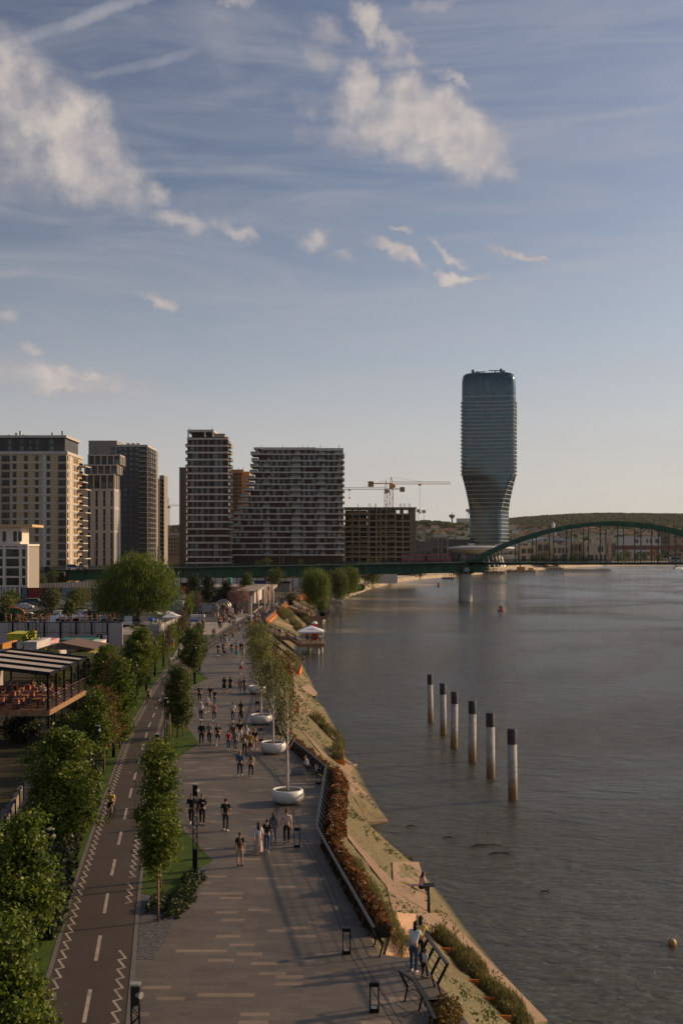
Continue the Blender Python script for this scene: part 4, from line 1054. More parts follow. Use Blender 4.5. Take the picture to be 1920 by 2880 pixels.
# hillside houses -----------------------------------------------------------
roofs = [mat('tile_roof', (.28,.11,.06), .85), mat('tile_roof_dark', (.17,.085,.06), .85), mat('grey_roof', (.2,.18,.17), .8)]
WALLH = objmat('house_wall', .85)
def house(lbl, px, pytop, w, Y, wc, ri, nst, gable, grp):
    g = HBV.ray_cast(EYE, Vector(((px-CX)/FPX, 1, -(pytop+4-HY)/FPX)).normalized())[0]; Y = g.y-16 if g is not None else Y
    k = Y/FPX; ww = w*k*1.25; h = nst*4.2; zb = HC-(pytop-HY)*k-h-(2.4 if gable else .6)+2.5
    h2 = h+8
    o = empty('hillside_house', ((px-CX)*k, Y, zb), 0, lbl, 'house', grp); d = ww*.8
    body = MB().box(-ww/2, ww/2, 0, d, -8, h); 
    bo = body.build('wall', WALLH, o); bo.color = (*wc, 1)
    r = MB()
    if gable: r.add([(-ww/2-.5,-.5,h), (ww/2+.5,-.5,h), (ww/2+.5,d+.5,h), (-ww/2-.5,d+.5,h), (-ww*.25,d/2,h+2.6), (ww*.25,d/2,h+2.6)], [(0,1,5,4),(2,3,4,5),(1,2,5),(3,0,4),(3,2,1,0)])
    else: r.box(-ww/2-.3, ww/2+.3, -.3, d+.3, h, h+.6)
    r.build('roof', roofs[ri], o)
    n = max(2, int(ww/3.0)); m = MB()
    for s in range(nst):
        for i in range(n): x = lerp(-ww/2, ww/2, (i+.5)/n); m.box(x-.6, x+.6, -.08, .02, s*3.1+.9, s*3.1+2.4)
    m.parts('window', win_m, o)
hr = random.Random(11); regs = [('left of the glass tower',1168,1300,1484,1514,2050),('just right of the glass tower',1440,1530,1486,1512,2150),('behind the left half of the arch',1530,1650,1490,1514,2150),('behind the right half of the arch',1650,1915,1490,1514,2250)]
wcn = [('white',(.62,.57,.5)),('cream',(.55,.44,.30)),('grey',(.33,.31,.3)),('ochre',(.5,.32,.16)),('pink',(.5,.32,.27))]; rfn = ['red tiled','dark brown','flat']
seen = set(); cnt = 0
for (ph, xa, xb, ya, yb, Y0) in regs:
    for i in range(int((xb-xa)/6.0)):
        for _ in range(30):
            wi, ri, ns = hr.randrange(5), hr.randrange(3), hr.choice((1,2,2,3,4)); sz = hr.choice(('narrow','medium','broad'))
            key = (ph, wi, ri, ns, sz)
            if key not in seen: seen.add(key); break
        px = lerp(xa, xb, (i+hr.random())/int((xb-xa)/6.0)); py = hr.uniform(ya, yb); w = {'narrow': 7, 'medium': 11, 'broad': 17}[sz]+hr.random()*2
        house(f'{sz} {["","one","two","three","four"][ns]} storey {wcn[wi][0]} house with {rfn[ri]} roof {ph}', px, py-ns*2, w, Y0-(py-ya)*12+hr.uniform(-8, 8), wcn[wi][1], ri, ns, ri < 2, 'houses on the wooded slopes'); cnt += 1
# ================================================================== green arch bridge
YB = 418.0; kb = YB/FPX
def BX(px): return (px-CX)*kb
def BZ(py): return HC-(py-HY)*kb
gb = empty('arch_bridge', (BX(1311), YB, 0), 0, 'dark green steel bridge with a girder approach and a tied arch over the river', 'bridge')
o0 = BX(1311)
def sl(x): return min(0, (x))*0.0185      # approach falls gently to the left bank
m = MB(); xs = [-147, -100, -50, 0, 7]; zt, zb_ = BZ(1586), BZ(1610)
for a, b in zip(xs, xs[1:]):
    for yv in (0, 8.5):
        m.add([(a,yv,zb_+sl(a)),(b,yv,zb_+sl(b)),(b,yv+.5,zb_+sl(b)),(a,yv+.5,zb_+sl(a)),(a,yv,zt+sl(a)),(b,yv,zt+sl(b)),(b,yv+.5,zt+sl(b)),(a,yv+.5,zt+sl(a))], [(0,3,2,1),(4,5,6,7),(0,1,5,4),(1,2,6,5),(2,3,7,6),(3,0,4,7)])
m.build('girder', green_paint, gb)
m = MB(); x = -146
while x < 5: m.box(x-.12, x+.12, -.22, 0, zb_+sl(x)+.2, zt+sl(x)-.1); m.box(x-.1, x+.1, 0, 8.5, zb_+sl(x)+.3, zt+sl(x)); x += 6.0
for a, b in zip(xs, xs[1:]): m.bar((a, -.15, zb_+sl(a)), (b, -.15, zb_+sl(b)), .5, .15); m.bar((a, -.1, zt+sl(a)), (b, -.1, zt+sl(b)), .5, .2)
m.parts('stiffener', green_dark, gb)
m = MB()
for a, b in zip([-170]+xs[:-1]+[0], xs+[190]):
    a, b = min(a, b), max(a, b)
    if b-a < 1: continue
    m.add([(a,-2.2,zt+sl(a)),(b,-2.2,zt+sl(b)),(b,13.5,zt+sl(b)),(a,13.5,zt+sl(a)),(a,-2.2,zt+sl(a)+.55),(b,-2.2,zt+sl(b)+.55),(b,13.5,zt+sl(b)+.55),(a,13.5,zt+sl(a)+.55)], [(0,3,2,1),(4,5,6,7),(0,1,5,4),(1,2,6,5),(2,3,7,6),(3,0,4,7)])
m.build('deck', green_dark, gb)
zd = zt+.55
m = MB(); m.box(4, 190, 0, .5, BZ(1588.5), BZ(1583)); m.box(4, 190, 9, 9.5, BZ(1588.5), BZ(1583)); x = 3
while x < 190: m.box(x-.35, x+.35, 0, 9.5, BZ(1586), zt); x += 6.39
m.build('tie_beam', green_dark, gb)
rl = MB()
for a, b in zip([-172]+xs[:-1], xs[:-1]+[0]):
    for yv in (-2.1, 13.4):
        for h in (1.15, .75, .4): rl.bar((a, yv, zd+sl(a)+h), (b, yv, zd+sl(b)+h), .09)
for yv in (-2.1, 13.4):
    for h in (1.15, .75, .4): rl.bar((0, yv, zd+h), (190, yv, zd+h), .09)
x = -172
while x < 190: rl.box(x-.06, x+.06, -2.15, -2.05, zd+sl(x), zd+sl(x)+1.2); rl.box(x-.06, x+.06, 13.35, 13.45, zd+sl(x), zd+sl(x)+1.2); x += 1.05
rl.build('railing', green_dark, gb)
ax, zc_, hs_ = BX(1726)-o0, BZ(1472), (1726-1318)*kb
def arch_z(x, off): return zc_+off-(BZ(1472)-BZ(1586))*((x-ax)/hs_)**2
for yv, nm in ((0, 0), (9, 1)):
    m = MB(); n = 44; pr = []
    for i in range(n+1):
        x = lerp(ax-hs_, ax+hs_, i/n); zt_ = arch_z(x, .0)+.8; zb2 = arch_z(x, 0)-.75-(.35 if i < 3 or i > n-3 else 0)
        pr.append((x, zt_, zb2))
    for (xa, ta, ba_), (xb, tb_, bb) in zip(pr, pr[1:]):
        m.add([(xa,yv,ba_),(xb,yv,bb),(xb,yv+1,bb),(xa,yv+1,ba_),(xa,yv,ta),(xb,yv,tb_),(xb,yv+1,tb_),(xa,yv+1,ta)], [(0,3,2,1),(4,5,6,7),(0,1,5,4),(2,3,7,6)])
        m.box(xa-.1, xa+.1, yv-.12, yv, ba_, ta)
    m.build('arch_rib', green_paint, gb)
px = 1380+85/2.904
while px < 2110:
    x = BX(px)-o0
    for yv in (.3, 9.3):
        if arch_z(x, 0) > zd+1: MB().bar((x, yv, zd), (x, yv, arch_z(x, 0)-.6), .34, .34).build('hanger', green_paint, gb)
    px += 142.3/2.904
m = MB()
for i in range(6, 39, 3): x = lerp(ax-hs_, ax+hs_, i/44); m.bar((x, .5, arch_z(x, 0)), (x, 9.5, arch_z(x, 0)), .4); 
m.parts('cross_brace', green_dark, gb)
# diamond sign
m = MB(); x, z = BX(1748.5)-o0, BZ(1580); s = .78; m.add([(x-s,-2.3,z),(x,-2.3,z-s),(x+s,-2.3,z),(x,-2.3,z+s),(x-s,-2.2,z),(x,-2.2,z-s),(x+s,-2.2,z),(x,-2.2,z+s)], [(0,1,2,3),(7,6,5,4),(0,4,5,1),(1,5,6,2),(2,6,7,3),(3,7,4,0)])
m.build('navigation_sign', mat('sign_yellow', (.5,.36,.10), .6), gb)
pier = empty('bridge_pier', (BX(1311), YB+4, 0), 0, 'round pale concrete river pier carrying the green arch bridge', 'bridge pier')
zp = BZ(1612)
MB().lathe([(2.55, WATER_Z-2), (2.5, WATER_Z+2), (2.38, zp-.4), (2.38, zp)], 32).build('shaft', mat('pier_concrete', (.5,.47,.41), .85, var=.1, scale=.5, dirt=(.3,.27,.22)), pier, True)
m = MB().box(-2.6, -1.7, -4.6, 4, zp-.2, zp+2.2).box(1.7, 2.6, -4.6, 4, zp-.2, zp+2.2).box(-.4, .4, -4.6, 4, zp-.2, zp+2.2); m.parts('bearing', green_dark, pier)
MB().box(-.9, .9, -4.75, -4.6, zp+.6, zp+2.1).build('graffiti_panel', mat('graffiti', (.3,.34,.33), .7, var=.5, scale=3), pier)
m = MB()
for dx in (3.0, 8.0, 10.5):
    m.bar((dx, 0, 6), (dx, 0, zt-.2), .25)
m.bar((2.6, 0, 6.4), (12, 0, 6.4), .3); m.bar((2.6, 0, 7.6), (12, 0, 7.6), .2); m.bar((3, 0, 6.4), (10.5, 0, 8.6), .15)
m.build('service_gantry', green_dark, pier)
for i, (px, lb) in enumerate(((905,'teal pipe column under the girder behind the weeping willow'),(560,'teal pipe column under the girder behind the dark trees'))):
    pc = empty('bridge_column', (BX(px), YB+3, 0), 0, lb, 'bridge column', 'pipe columns under the approach girder')
    for yv in (0, 5): MB().tube([(0, yv, 0), (0, yv, zb_-1.2)], .7, 12).parts('column', mat('teal_pipe', (.10,.19,.19), .5), pc)
    MB().box(-1, 1, -.8, 5.8, zb_-1.2, zb_-.2+sl(BX(px)-o0)).build('cap', green_dark, pc)
ab = empty('bridge_abutment', (BX(80), YB-1, 0), 0, 'whitewashed abutment wall with a dark stain at the left end of the green bridge', 'abutment')
wl_ = MB().box(0, BX(159)-BX(80), 0, 14, 0, zt-3.4); wl_.build('wall', mat('mural_wall', (.36,.30,.30), .8, var=.2, scale=.15, dirt=(.30,.17,.16)), ab)
MB()._ell((BX(135)-BX(80), -.05, 7.4), 1.3, .12, 1.2, 12, 8).build('painted_blot', black_metal, ab)
# catenary poles
cp = None
for i, (px, py, sd) in enumerate(((235,1530,0),(248,1530,1),(421,1537,0),(430,1537,1),(604,1532,0),(611,1533,1),(787,1530,0),(791,1531,1),(970,1529,0),(1240,1523,0),(1245,1524,1),(735,1545,1))):
    if i == 11: break
    x = BX(px); zb2 = zd+sl(x-o0); h = BZ(py)-zb2
    lbs = ['at the left end beside the white cars','paired with the leftmost one','left of the round willow top','right of the pair above the round willow top','in front of the left of the brown tower','in front of the middle of the brown tower','in front of the terraced block','just right of the pole before the terraced block','left of the building shell','above the front of the tram','above the middle of the tram']
    if cp is None:
        cp = empty('catenary_pole', (x, YB-1.5, zb2)); 
        MB().tube([(0,0,0), (0,0,7.4)], [.16,.11], 8).build('pole', dark_metal, cp); MB().tube([(0,0,6.6), (0,3.4,6.9)], .06, 5).build('bracket_arm', dark_metal, cp); c_ = cp
    else: c_ = copy_tree(cp)
    c_.location = (x, YB-1.4+sd*12.5, zb2); c_.scale = (1, 1, h/7.4); tag(c_, 'grey tram wire pole on the bridge '+lbs[i], 'pole', 'tram wire poles along the green bridge')
# tram
tm = empty('tram', (BX(1130), YB+1.0, zd), 0, 'red two-car tram crossing the green bridge', 'tram')
redp = mat('tram_red', (.30,.012,.014), .35, var=.15, scale=.5, coat=.5)
L = BX(1266)-BX(1130); half = L/2-.4
for a in (0, half+.8):
    cb = MB(); cb.prism([(a+.15,0),(a+half-.15,0),(a+half,.4),(a+half,2.1),(a+half-.15,2.5),(a+.15,2.5),(a,2.1),(a,.4)], .35, 1.35); 
    cb.box(a, a+half, 0, 2.5, 2.35, 2.75)
    cb.box(a, a+.12, 0, 2.5, 1.35, 2.35); cb.box(a+half-.12, a+half, 0, 2.5, 1.35, 2.35)
    for i in range(1, 6): x = a+half*i/6; cb.box(x-.12, x+.12, .0, 2.5, 1.35, 2.35)
    cb.build('car_body', redp, tm)
    for i in range(6): x0, x1 = a+half*i/6+.14, a+half*(i+1)/6-.14; MB().box(x0, x1, .06, .12, 1.37, 2.33).box(x0, x1, 2.38, 2.44, 1.37, 2.33).build('window', win_b, tm)
    MB().box(a+.6, a+half-.6, .3, 2.2, 2.75, 2.95).build('roof_gear', mat('tram_roof', (.2,.09,.08), .6), tm)
    for x in (a+1.5, a+half-1.5): MB().tube([(x, .3, .34), (x, 2.2, .34)], .34, 12).build('wheel', dark_metal, tm)
MB().box(half, half+.8, .4, 2.1, .5, 2.5).build('bellows', rubber, tm)
# ================================================================== vegetation
maple_l = leafmat('maple_leaves', (.03,.05,.006), (.09,.135,.012), (.24,.26,.03), .42, .9)
maple_y = leafmat('copper_leaves', (.06,.035,.008), (.14,.08,.015), (.24,.16,.03), .3, 1.2)
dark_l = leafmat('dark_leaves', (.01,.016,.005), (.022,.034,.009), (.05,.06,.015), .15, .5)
willow_l = leafmat('willow_leaves', (.04,.07,.008), (.1,.14,.016), (.2,.24,.03), .4, .25)
mid_l = leafmat('fresh_leaves', (.03,.048,.01), (.075,.1,.018), (.15,.17,.03), .35, .5)
birch_l = leafmat('birch_leaves', (.06,.075,.015), (.14,.15,.03), (.26,.25,.06), .45, 1.0)
red_l = leafmat('photinia_leaves', (.035,.055,.012), (.15,.065,.02), (.38,.12,.03), .3, 1.6)
pink_l = leafmat('blossom', (.14,.07,.06), (.32,.17,.15), (.45,.28,.25), .3, .5)
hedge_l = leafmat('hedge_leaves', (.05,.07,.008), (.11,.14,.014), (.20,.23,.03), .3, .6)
grass_l = leafmat('tall_grass', (.07,.075,.02), (.15,.14,.045), (.27,.22,.09), .4, 1.1)
rose_l = leafmat('rose_leaves', (.012,.02,.006), (.03,.05,.012), (.09,.09,.02), .2, 2.5)
twig_l = mat('twigs', (.16,.105,.075), .9)
birch_b = mat('birch_bark', (.62,.52,.45), .7, var=.12, scale=5, dirt=(.12,.09,.08))
def leafcloud(ells, nclump, per, size, seed, clump=.35, drop=0.0, shell=.45, aspect=.55):
    """numpy leaf mesh: ells = [(cx,cy,cz,rx,ry,rz,weight)]"""
    r = np.random.RandomState(seed); w = np.array([e[6] for e in ells], float); w /= w.sum()
    which = r.choice(len(ells), nclump, p=w); E = np.array([e[:6] for e in ells])[which]
    d = r.normal(size=(nclump, 3)); d /= np.linalg.norm(d, axis=1)[:, None]
    rad = (shell+(1-shell)*r.rand(nclump)**.5)[:, None]; rad *= (.62+.62*r.rand(nclump, 1))
    C = E[:, :3]+d*rad*E[:, 3:]
    cs = clump*(.5+r.rand(nclump))
    L = np.repeat(C, per, 0)+r.normal(size=(nclump*per, 3))*np.repeat(cs, per)[:, None]*np.array([1, 1, .75])
    if drop: L[:, 2] -= np.abs(r.normal(size=len(L)))*drop
    n = len(L); nrm = r.normal(size=(n, 3))+np.repeat(d, per, 0)*.7+np.array([0, 0, .7]); nrm /= np.linalg.norm(nrm, axis=1)[:, None]
    a = np.cross(nrm, r.normal(size=(n, 3))); a /= np.linalg.norm(a, axis=1)[:, None]
    if drop: a = a*.25+np.array([0, 0, -1.0]); a /= np.linalg.norm(a, axis=1)[:, None]; aspect = .25; size *= 1.5
    b = np.cross(nrm, a); s = (size*(.6+.8*r.rand(n)))[:, None]
    V = np.stack([L-a*s, L+b*s*aspect, L+a*s*(1.0), L-b*s*aspect], 1).reshape(-1, 3)
    return V
def quadmesh(name, V, m):
    n = len(V)//4; me = bpy.data.meshes.new(name); me.vertices.add(n*4); me.vertices.foreach_set('co', V.astype(np.float32).ravel())
    me.loops.add(n*4); me.loops.foreach_set('vertex_index', np.arange(n*4, dtype=np.int32)); me.polygons.add(n)
    me.polygons.foreach_set('loop_start', np.arange(0, n*4, 4, dtype=np.int32)); me.polygons.foreach_set('loop_total', np.full(n, 4, dtype=np.int32))
    me.materials.append(m); me.update(calc_edges=True); return me
def trunk_mb(h, r0, seed, limbs=6, spread=1.0, top=.9, lean=0):
    r = random.Random(seed); mb = MB(); pts = [Vector((0,0,-.1))]; n = 6
    for i in range(1, n+1): t = i/n; pts.append(Vector((lean*t+r.uniform(-.03,.03)*h*t, r.uniform(-.03,.03)*h*t, h*top*t)))
    mb.tube(pts, [r0*(1-.78*i/n) for i in range(n+1)], 7)
    for i in range(limbs):
        t = .3+.6*i/limbs; p = pts[0].lerp(pts[-1], t); a = i*2.4+r.random(); l = spread*(1.1-t*.6)
        q = p+Vector((math.cos(a)*l*.55, math.sin(a)*l*.55, l*.6)); e = p+Vector((math.cos(a)*l, math.sin(a)*l, l*1.2))
        mb.tube([p, q, e], [r0*.42*(1-t*.5), r0*.26, r0*.08], 5)
        for s in (-1, 1): mb.tube([q, q+Vector((math.cos(a+s)*l*.4, math.sin(a+s)*l*.4, l*.45))], [r0*.15, r0*.04], 4)
    return mb
LEAFMESH = {}
def tree(name, label, x, y, h, crown, lm, size=.1, ncl=240, per=34, seed=1, group=None, r0=.09, limbs=6, z=0, clump=.3, drop=0, bk=None, spread=None, top=.85, key=None, rz=0, shell=.45, cat='tree'):
    """crown: list of ellipsoids relative to the base"""
    t = empty(name, (x, y, z), rz, label, cat, group)
    sp = spread or max(c[3] for c in crown)*.8
    trunk_mb(h, r0, seed, limbs, sp, top).build('trunk', bk or bark, t, True)
    V = leafcloud(crown, ncl, per, size, seed, clump, drop, shell)
    newobj('crown', quadmesh('crown', V, lm), t)
    return t
# planted row left of the lane: (pixel foot, label, ...)
def colc(h, z0, rx, n=4, seed=1):
    r = random.Random(seed); out = [(r.uniform(-.7,.7)*rx, r.uniform(-.5,.5)*rx, lerp(z0, h, q), rx*.5, rx*.5, (h-z0)*.09, rx*.22) for q in (.3,.6,.85)]
    for i in range(n): t = (i+.5)/n; w = rx*(.55+.75*math.sin(math.pi*min(1, .18+t*.8))); out.append((r.uniform(-.2,.2)*rx, r.uniform(-.2,.2)*rx, lerp(z0, h, t), w, w, (h-z0)/n*.85, w))
    return out
G_ROW = 'young trees planted left of the cycle lane'
def rowtree(px, py, label, h, z0, rx, lm, ncl, seed, size=.115, per=30, r0=.085, clump=.27, name='street_tree', group=G_ROW, off=0, Yoff=0):
    p = P(px, py); return tree(name, label, p.x+off, p.y+Yoff, h, colc(h, z0, rx*.73, 5, seed), lm, size*.66, int(ncl*.62), int(per*2.7), seed, group, r0, 7, 0, clump*.72)
rowtree(66, 2790, 'big bright green maple in the bottom left corner of the row', 6.0, 2.0, 1.15, maple_l, 330, 11, .12)
rowtree(20, 3080, 'nearest green maple cut by the bottom left corner', 4.6, .8, 1.25, maple_l, 300, 12, .12)
rowtree(-10, 2700, 'green maple cut by the left edge beside the bottom lamp post', 5.2, 1.4, 1.1, maple_l, 260, 18, .12, off=-.5)
rowtree(168, 3300, 'tip of a low maple rising at the bottom beside the zigzag line', 1.5, .3, .5, maple_l, 45, 13, .11)
rowtree(167, 2487, 'large leafy maple left of the cyclist in yellow', 6.9, 2.7, 1.75, maple_l, 480, 14, .125, r0=.11, off=.25)
rowtree(292, 2176, 'copper tinged young tree with bare stems behind the large leafy maple', 5.9, 2.0, 1.15, maple_y, 260, 15, .09, per=22)
rowtree(262, 2190, 'green maple overlapping the top of the large leafy maple', 5.6, 1.6, 1.2, maple_l, 230, 22, .12)
rowtree(338, 2105, 'dense green maple with a drooping skirt opposite the second strip tree', 6.6, 1.2, 1.25, maple_l, 420, 16, .125)
rowtree(388, 1963, 'dark green maple above the copper tinged tree', 7.0, 1.6, 1.9, maple_l, 420, 17, .15, per=26)
rowtree(322, 2030, 'copper topped maple squeezed between two green ones', 5.9, 2.2, 1.1, maple_y, 180, 23, .11, per=20)
rowtree(300, 1985, 'green maple standing left behind the copper topped one', 5.6, .8, 1.8, maple_l, 300, 24, .15)
rowtree(416, 1920, 'sparse reddish sapling by the hedge', 5.8, 1.5, 1.1, maple_y, 90, 19, .11, per=12)
for i, (px, py, w) in enumerate(((235,2010,2.2),(262,1935,2.4),(205,2080,1.7),(60,2085,1.5),(290,1880,2.6),(250,2110,1.6))):
    p = P(px, py); tree('bush', ['ragged bush beside the terrace stilts','bush behind the corner of the terrace railing','low bush under the terrace corner','bush in front of the terrace stilts','bush filling the gap before the yellow cabin','shady bush below the copper trees'][i], p.x, p.y, w*1.1, [(0,0,w*.6,w*.8,w*.8,w*.6,1)], dark_l if i % 2 else mid_l, .13, 110, 22, 60+i, None, .05, 5, cat='bush')
# strip right of the lane
G_STR = 'young trees in the strip between lane and promenade'
rowtree(451, 2496, 'tall column shaped young tree at the near end of the green strip', 6.5, 2.1, 1.0, maple_l, 330, 31, .105, group=G_STR)
rowtree(446, 2592, 'slender staked young tree in the rose bed', 4.7, 2.2, .75, maple_l, 150, 32, .10, group=G_STR, r0=.05)
rowtree(500, 2075, 'bushy young tree with several stakes on the middle lawn', 5.7, 1.3, 1.35, mid_l, 380, 33, .11, group=G_STR)
rowtree(538, 1918, 'bushy young tree on the far lawn of the strip', 5.9, 1.9, 1.45, mid_l, 330, 34, .13, group=G_STR, off=0)
rowtree(556, 1890, 'half hidden young tree behind the far lawn tree', 5.6, 1.6, 1.2, mid_l, 200, 35, .13, group=G_STR)
STK = None
def stake(px, py, h, lbl, dx=0):
    p = P(px, py); o = MB().tube([(0,0,-.1), (dx,0,h)], .05, 6).build('tree_stake', wood, None, True, p); tag(o, lbl, 'stake', 'wooden stakes beside the young trees')
stake(445, 2592, 3.0, 'thin wooden stake in the rose bed'); stake(488, 2069, 2.2, 'leftmost wooden stake on the middle lawn'); stake(478, 2085, 2.2, 'wooden stake nearest the lane on the middle lawn'); stake(516, 2070, 2.2, 'rightmost wooden stake on the middle lawn')
stake(531, 1916, 2.4, 'left wooden stake on the far lawn'); stake(545, 1905, 2.4, 'right wooden stake on the far lawn')
# rose bed
def hedge(name, label, path, w, h, lm, dens, size, seed, group=None, z0=0, cat='hedge', core=True, drop=0):
    r = np.random.RandomState(seed); pts = [Vector(p) if len(p) == 3 else Vector((p[0], p[1], z0)) for p in path]; L = sum((b-a).length for a, b in zip(pts, pts[1:]))
    n = int(L*dens); rs = cumres(pts, max(n, 2)); C = np.array([tuple(p) for p in rs])
    d = np.diff(C, axis=0, append=C[-1:]+(C[-1:]-C[-2:-1])); nn = np.stack([-d[:, 1], d[:, 0]], 1); nn /= np.linalg.norm(nn, axis=1)[:, None]+1e-9
    per = 8; C = np.repeat(C, per, 0); nn = np.repeat(nn, per, 0); m = len(C); th = r.rand(m)*math.pi; q = .75+.35*r.rand(m)
    lump = 1+.22*np.sin(C[:, 1]*1.7+seed)+.15*np.sin(C[:, 1]*4.3)
    C[:, :2] += nn*(np.cos(th)*q*w/2*lump)[:, None]; C[:, 2] += np.sin(th)*q*h*lump*(.25+.75*r.rand(m)**.4)
    nr = r.normal(size=(m, 3))+np.array([0,0,.8]); nr /= np.linalg.norm(nr, axis=1)[:, None]; a = np.cross(nr, r.normal(size=(m, 3))); a /= np.linalg.norm(a, axis=1)[:, None]
    if drop: a = a*.45+np.array([0,0,1.0])
    b = np.cross(nr, a); s = (size*(.6+.8*r.rand(m)))[:, None]; V = np.stack([C-a*s, C+b*s*(.2 if drop else .6), C+a*s*(1+drop), C-b*s*(.2 if drop else .6)], 1).reshape(-1, 3)
    o = newobj(name, quadmesh(name, V, lm)); tag(o, label, cat, group)
    if core:
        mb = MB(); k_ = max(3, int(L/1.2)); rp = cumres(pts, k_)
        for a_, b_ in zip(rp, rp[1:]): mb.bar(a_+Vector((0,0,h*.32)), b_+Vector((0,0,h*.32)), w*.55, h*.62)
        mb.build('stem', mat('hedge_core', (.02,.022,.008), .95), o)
    return o
hedge('rose_bed', 'bed of low roses with red blooms beside the gravel', [Pp(480,2585), Pp(520,2520), Pp(548,2470)], .9, .4, rose_l, 60, .06, 5, cat='flower bed', core=False)
hedge('rose_bed', 'small patch of roses around the staked tree', [Pp(440,2570), Pp(455,2530)], .8, .35, rose_l, 60, .06, 6, cat='flower bed', core=False)
# clipped hedge wall
hp = [(p.x, p.y) for p in HB]
def seg(y0, y1, n=8): return [(at_y(hp, lerp(y0, y1, i/n)), lerp(y0, y1, i/n)) for i in range(n+1)]
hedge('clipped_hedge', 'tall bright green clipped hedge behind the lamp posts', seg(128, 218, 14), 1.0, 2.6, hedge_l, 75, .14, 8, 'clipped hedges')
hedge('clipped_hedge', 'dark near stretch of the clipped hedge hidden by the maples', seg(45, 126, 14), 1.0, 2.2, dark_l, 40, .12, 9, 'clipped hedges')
hedge('clipped_hedge', 'far stretch of clipped hedge beside the bare tree', [P(528,1737), P(536,1715), P(548,1695)], 1.6, 3.2, hedge_l, 60, .22, 10, 'clipped hedges')
# photinia hedge along the fence
def off(poly, d): 
    out = []
    for i, p in enumerate(poly):
        a = Vector(poly[max(0, i-1)][:2]); b = Vector(poly[min(len(poly)-1, i+1)][:2]); t_ = (b-a).normalized(); out.append((p[0]+t_.y*d, p[1]-t_.x*d))
    return out
Fs = [(at_y(F, y), y) for y in [42.8+i*1.3 for i in range(33)]]
def cut(y0, y1, d): return [p for p in off([(at_y(F, y0+i*(y1-y0)/24), y0+i*(y1-y0)/24) for i in range(25)], d)]
hedge('photinia_hedge', 'red leaved hedge outside the near railing', cut(45.5, 60, .6), .8, .85, red_l, 150, .075, 21, 'red leaved hedges along the railing', -.15)
hedge('photinia_hedge', 'red leaved hedge bulging beside the straight middle railing', cut(60.4, 76, .65), .95, 1.0, red_l, 140, .08, 22, 'red leaved hedges along the railing', -.15)
hedge('photinia_hedge', 'red and green hedge behind the seated painter', cut(76.5, 92, .6), .75, .75, red_l, 90, .08, 23, 'red leaved hedges along the railing', -.15)
hedge('photinia_hedge', 'red leaved hedge seen through the birch crowns', cut(95, 150, .7), .9, 1.1, red_l, 60, .11, 24, 'red leaved hedges along the railing', -.15)
hedge('green_hedge', 'low olive hedge beside the bottom right steps', [Pp(1232,2905), Pp(1262,2860), Pp(1250,2838)], .9, .65, maple_y, 130, .06, 25, z0=-.2)
hedge('fennel_border', 'feathery green border between the red hedge and the warm ramp', cut(44, 57, 1.35), .7, .8, grass_l, 170, .05, 26, z0=-.7, core=False, cat='plants', drop=.7)
def grassy(label, pts, w, h, dens, seed, size=.14): 
    return hedge('reed_bed', label, [onbank(*q) for q in pts], w, h, grass_l, dens, size, seed, 'reed beds on the river bank', core=False, cat='reeds', drop=1.0)
grassy('reed bed running down beside the lowest bank path', [c5(530,800), c5(700,960), c5(850,1150), c5(1050,1350), c5(1230,1560), c5(1330,1640)], 1.1, .6, 170, 31, .08)
grassy('reed bed beside the path above the rusty box', [c6(650,960), c6(760,1080), c6(900,1230), c6(1050,1370)], 1.3, .8, 90, 33, .1)
grassy('reed bed below the stepped deck stairs', [zb(630,1390), zb(700,1450), zb(790,1560)], 1.5, .9, 60, 34, .13)
grassy('reed bed on the bank under the rust planter', [zb(560,720), zb(600,800), zb(640,850)], 4.0, 2.0, 60, 35, .18)
grassy('reed bed climbing behind the white canopy', [zb(760,900), zb(800,960), zb(860,1040)], 2.5, 1.6, 50, 36, .18)
grassy('reed bed below the second deck', [zb(880,760), zb(930,830), zb(980,890)], 3.0, 1.8, 45, 37, .18)
grassy('reed bed between the willow and the far rust planter', [zb(930,470), zb(1010,500), zb(1060,520)], 3.0, 1.6, 30, 38, .18)
# weeds in the joints of the stone bank
wr_ = np.random.RandomState(12); wv = []
for _ in range(2600):
    y = 34+150*wr_.rand()**1.7; s = wr_.rand(); lump = math.sin(y*.37)+math.sin(y*.9+s*6)
    if lump < .15: continue
    x = lerp(at_y(F, y), at_y(Wmono, y), .12+.78*s); h_ = BV.ray_cast(Vector((x, y, 5)), Vector((0,0,-1)))[0]
    if h_ is None or h_.z < WATER_Z+.4: continue
    m_ = 9; L = np.array(h_)[None]+wr_.normal(size=(m_, 3))*[.12,.22,.03]+[0,0,.05]; a = wr_.normal(size=(m_, 3))*.5+[0,0,.8]; a /= np.linalg.norm(a, axis=1)[:, None]; b = np.cross(a, wr_.normal(size=(m_, 3))); b /= np.linalg.norm(b, axis=1)[:, None]
    wv.append(np.stack([L-a*.05, L+b*.04, L+a*.08, L-b*.04], 1).reshape(-1, 3))
tag(newobj('weeds', quadmesh('weeds', np.concatenate(wv), mid_l)), 'scattered green weeds growing in the stone bank', 'weeds', kind='stuff')
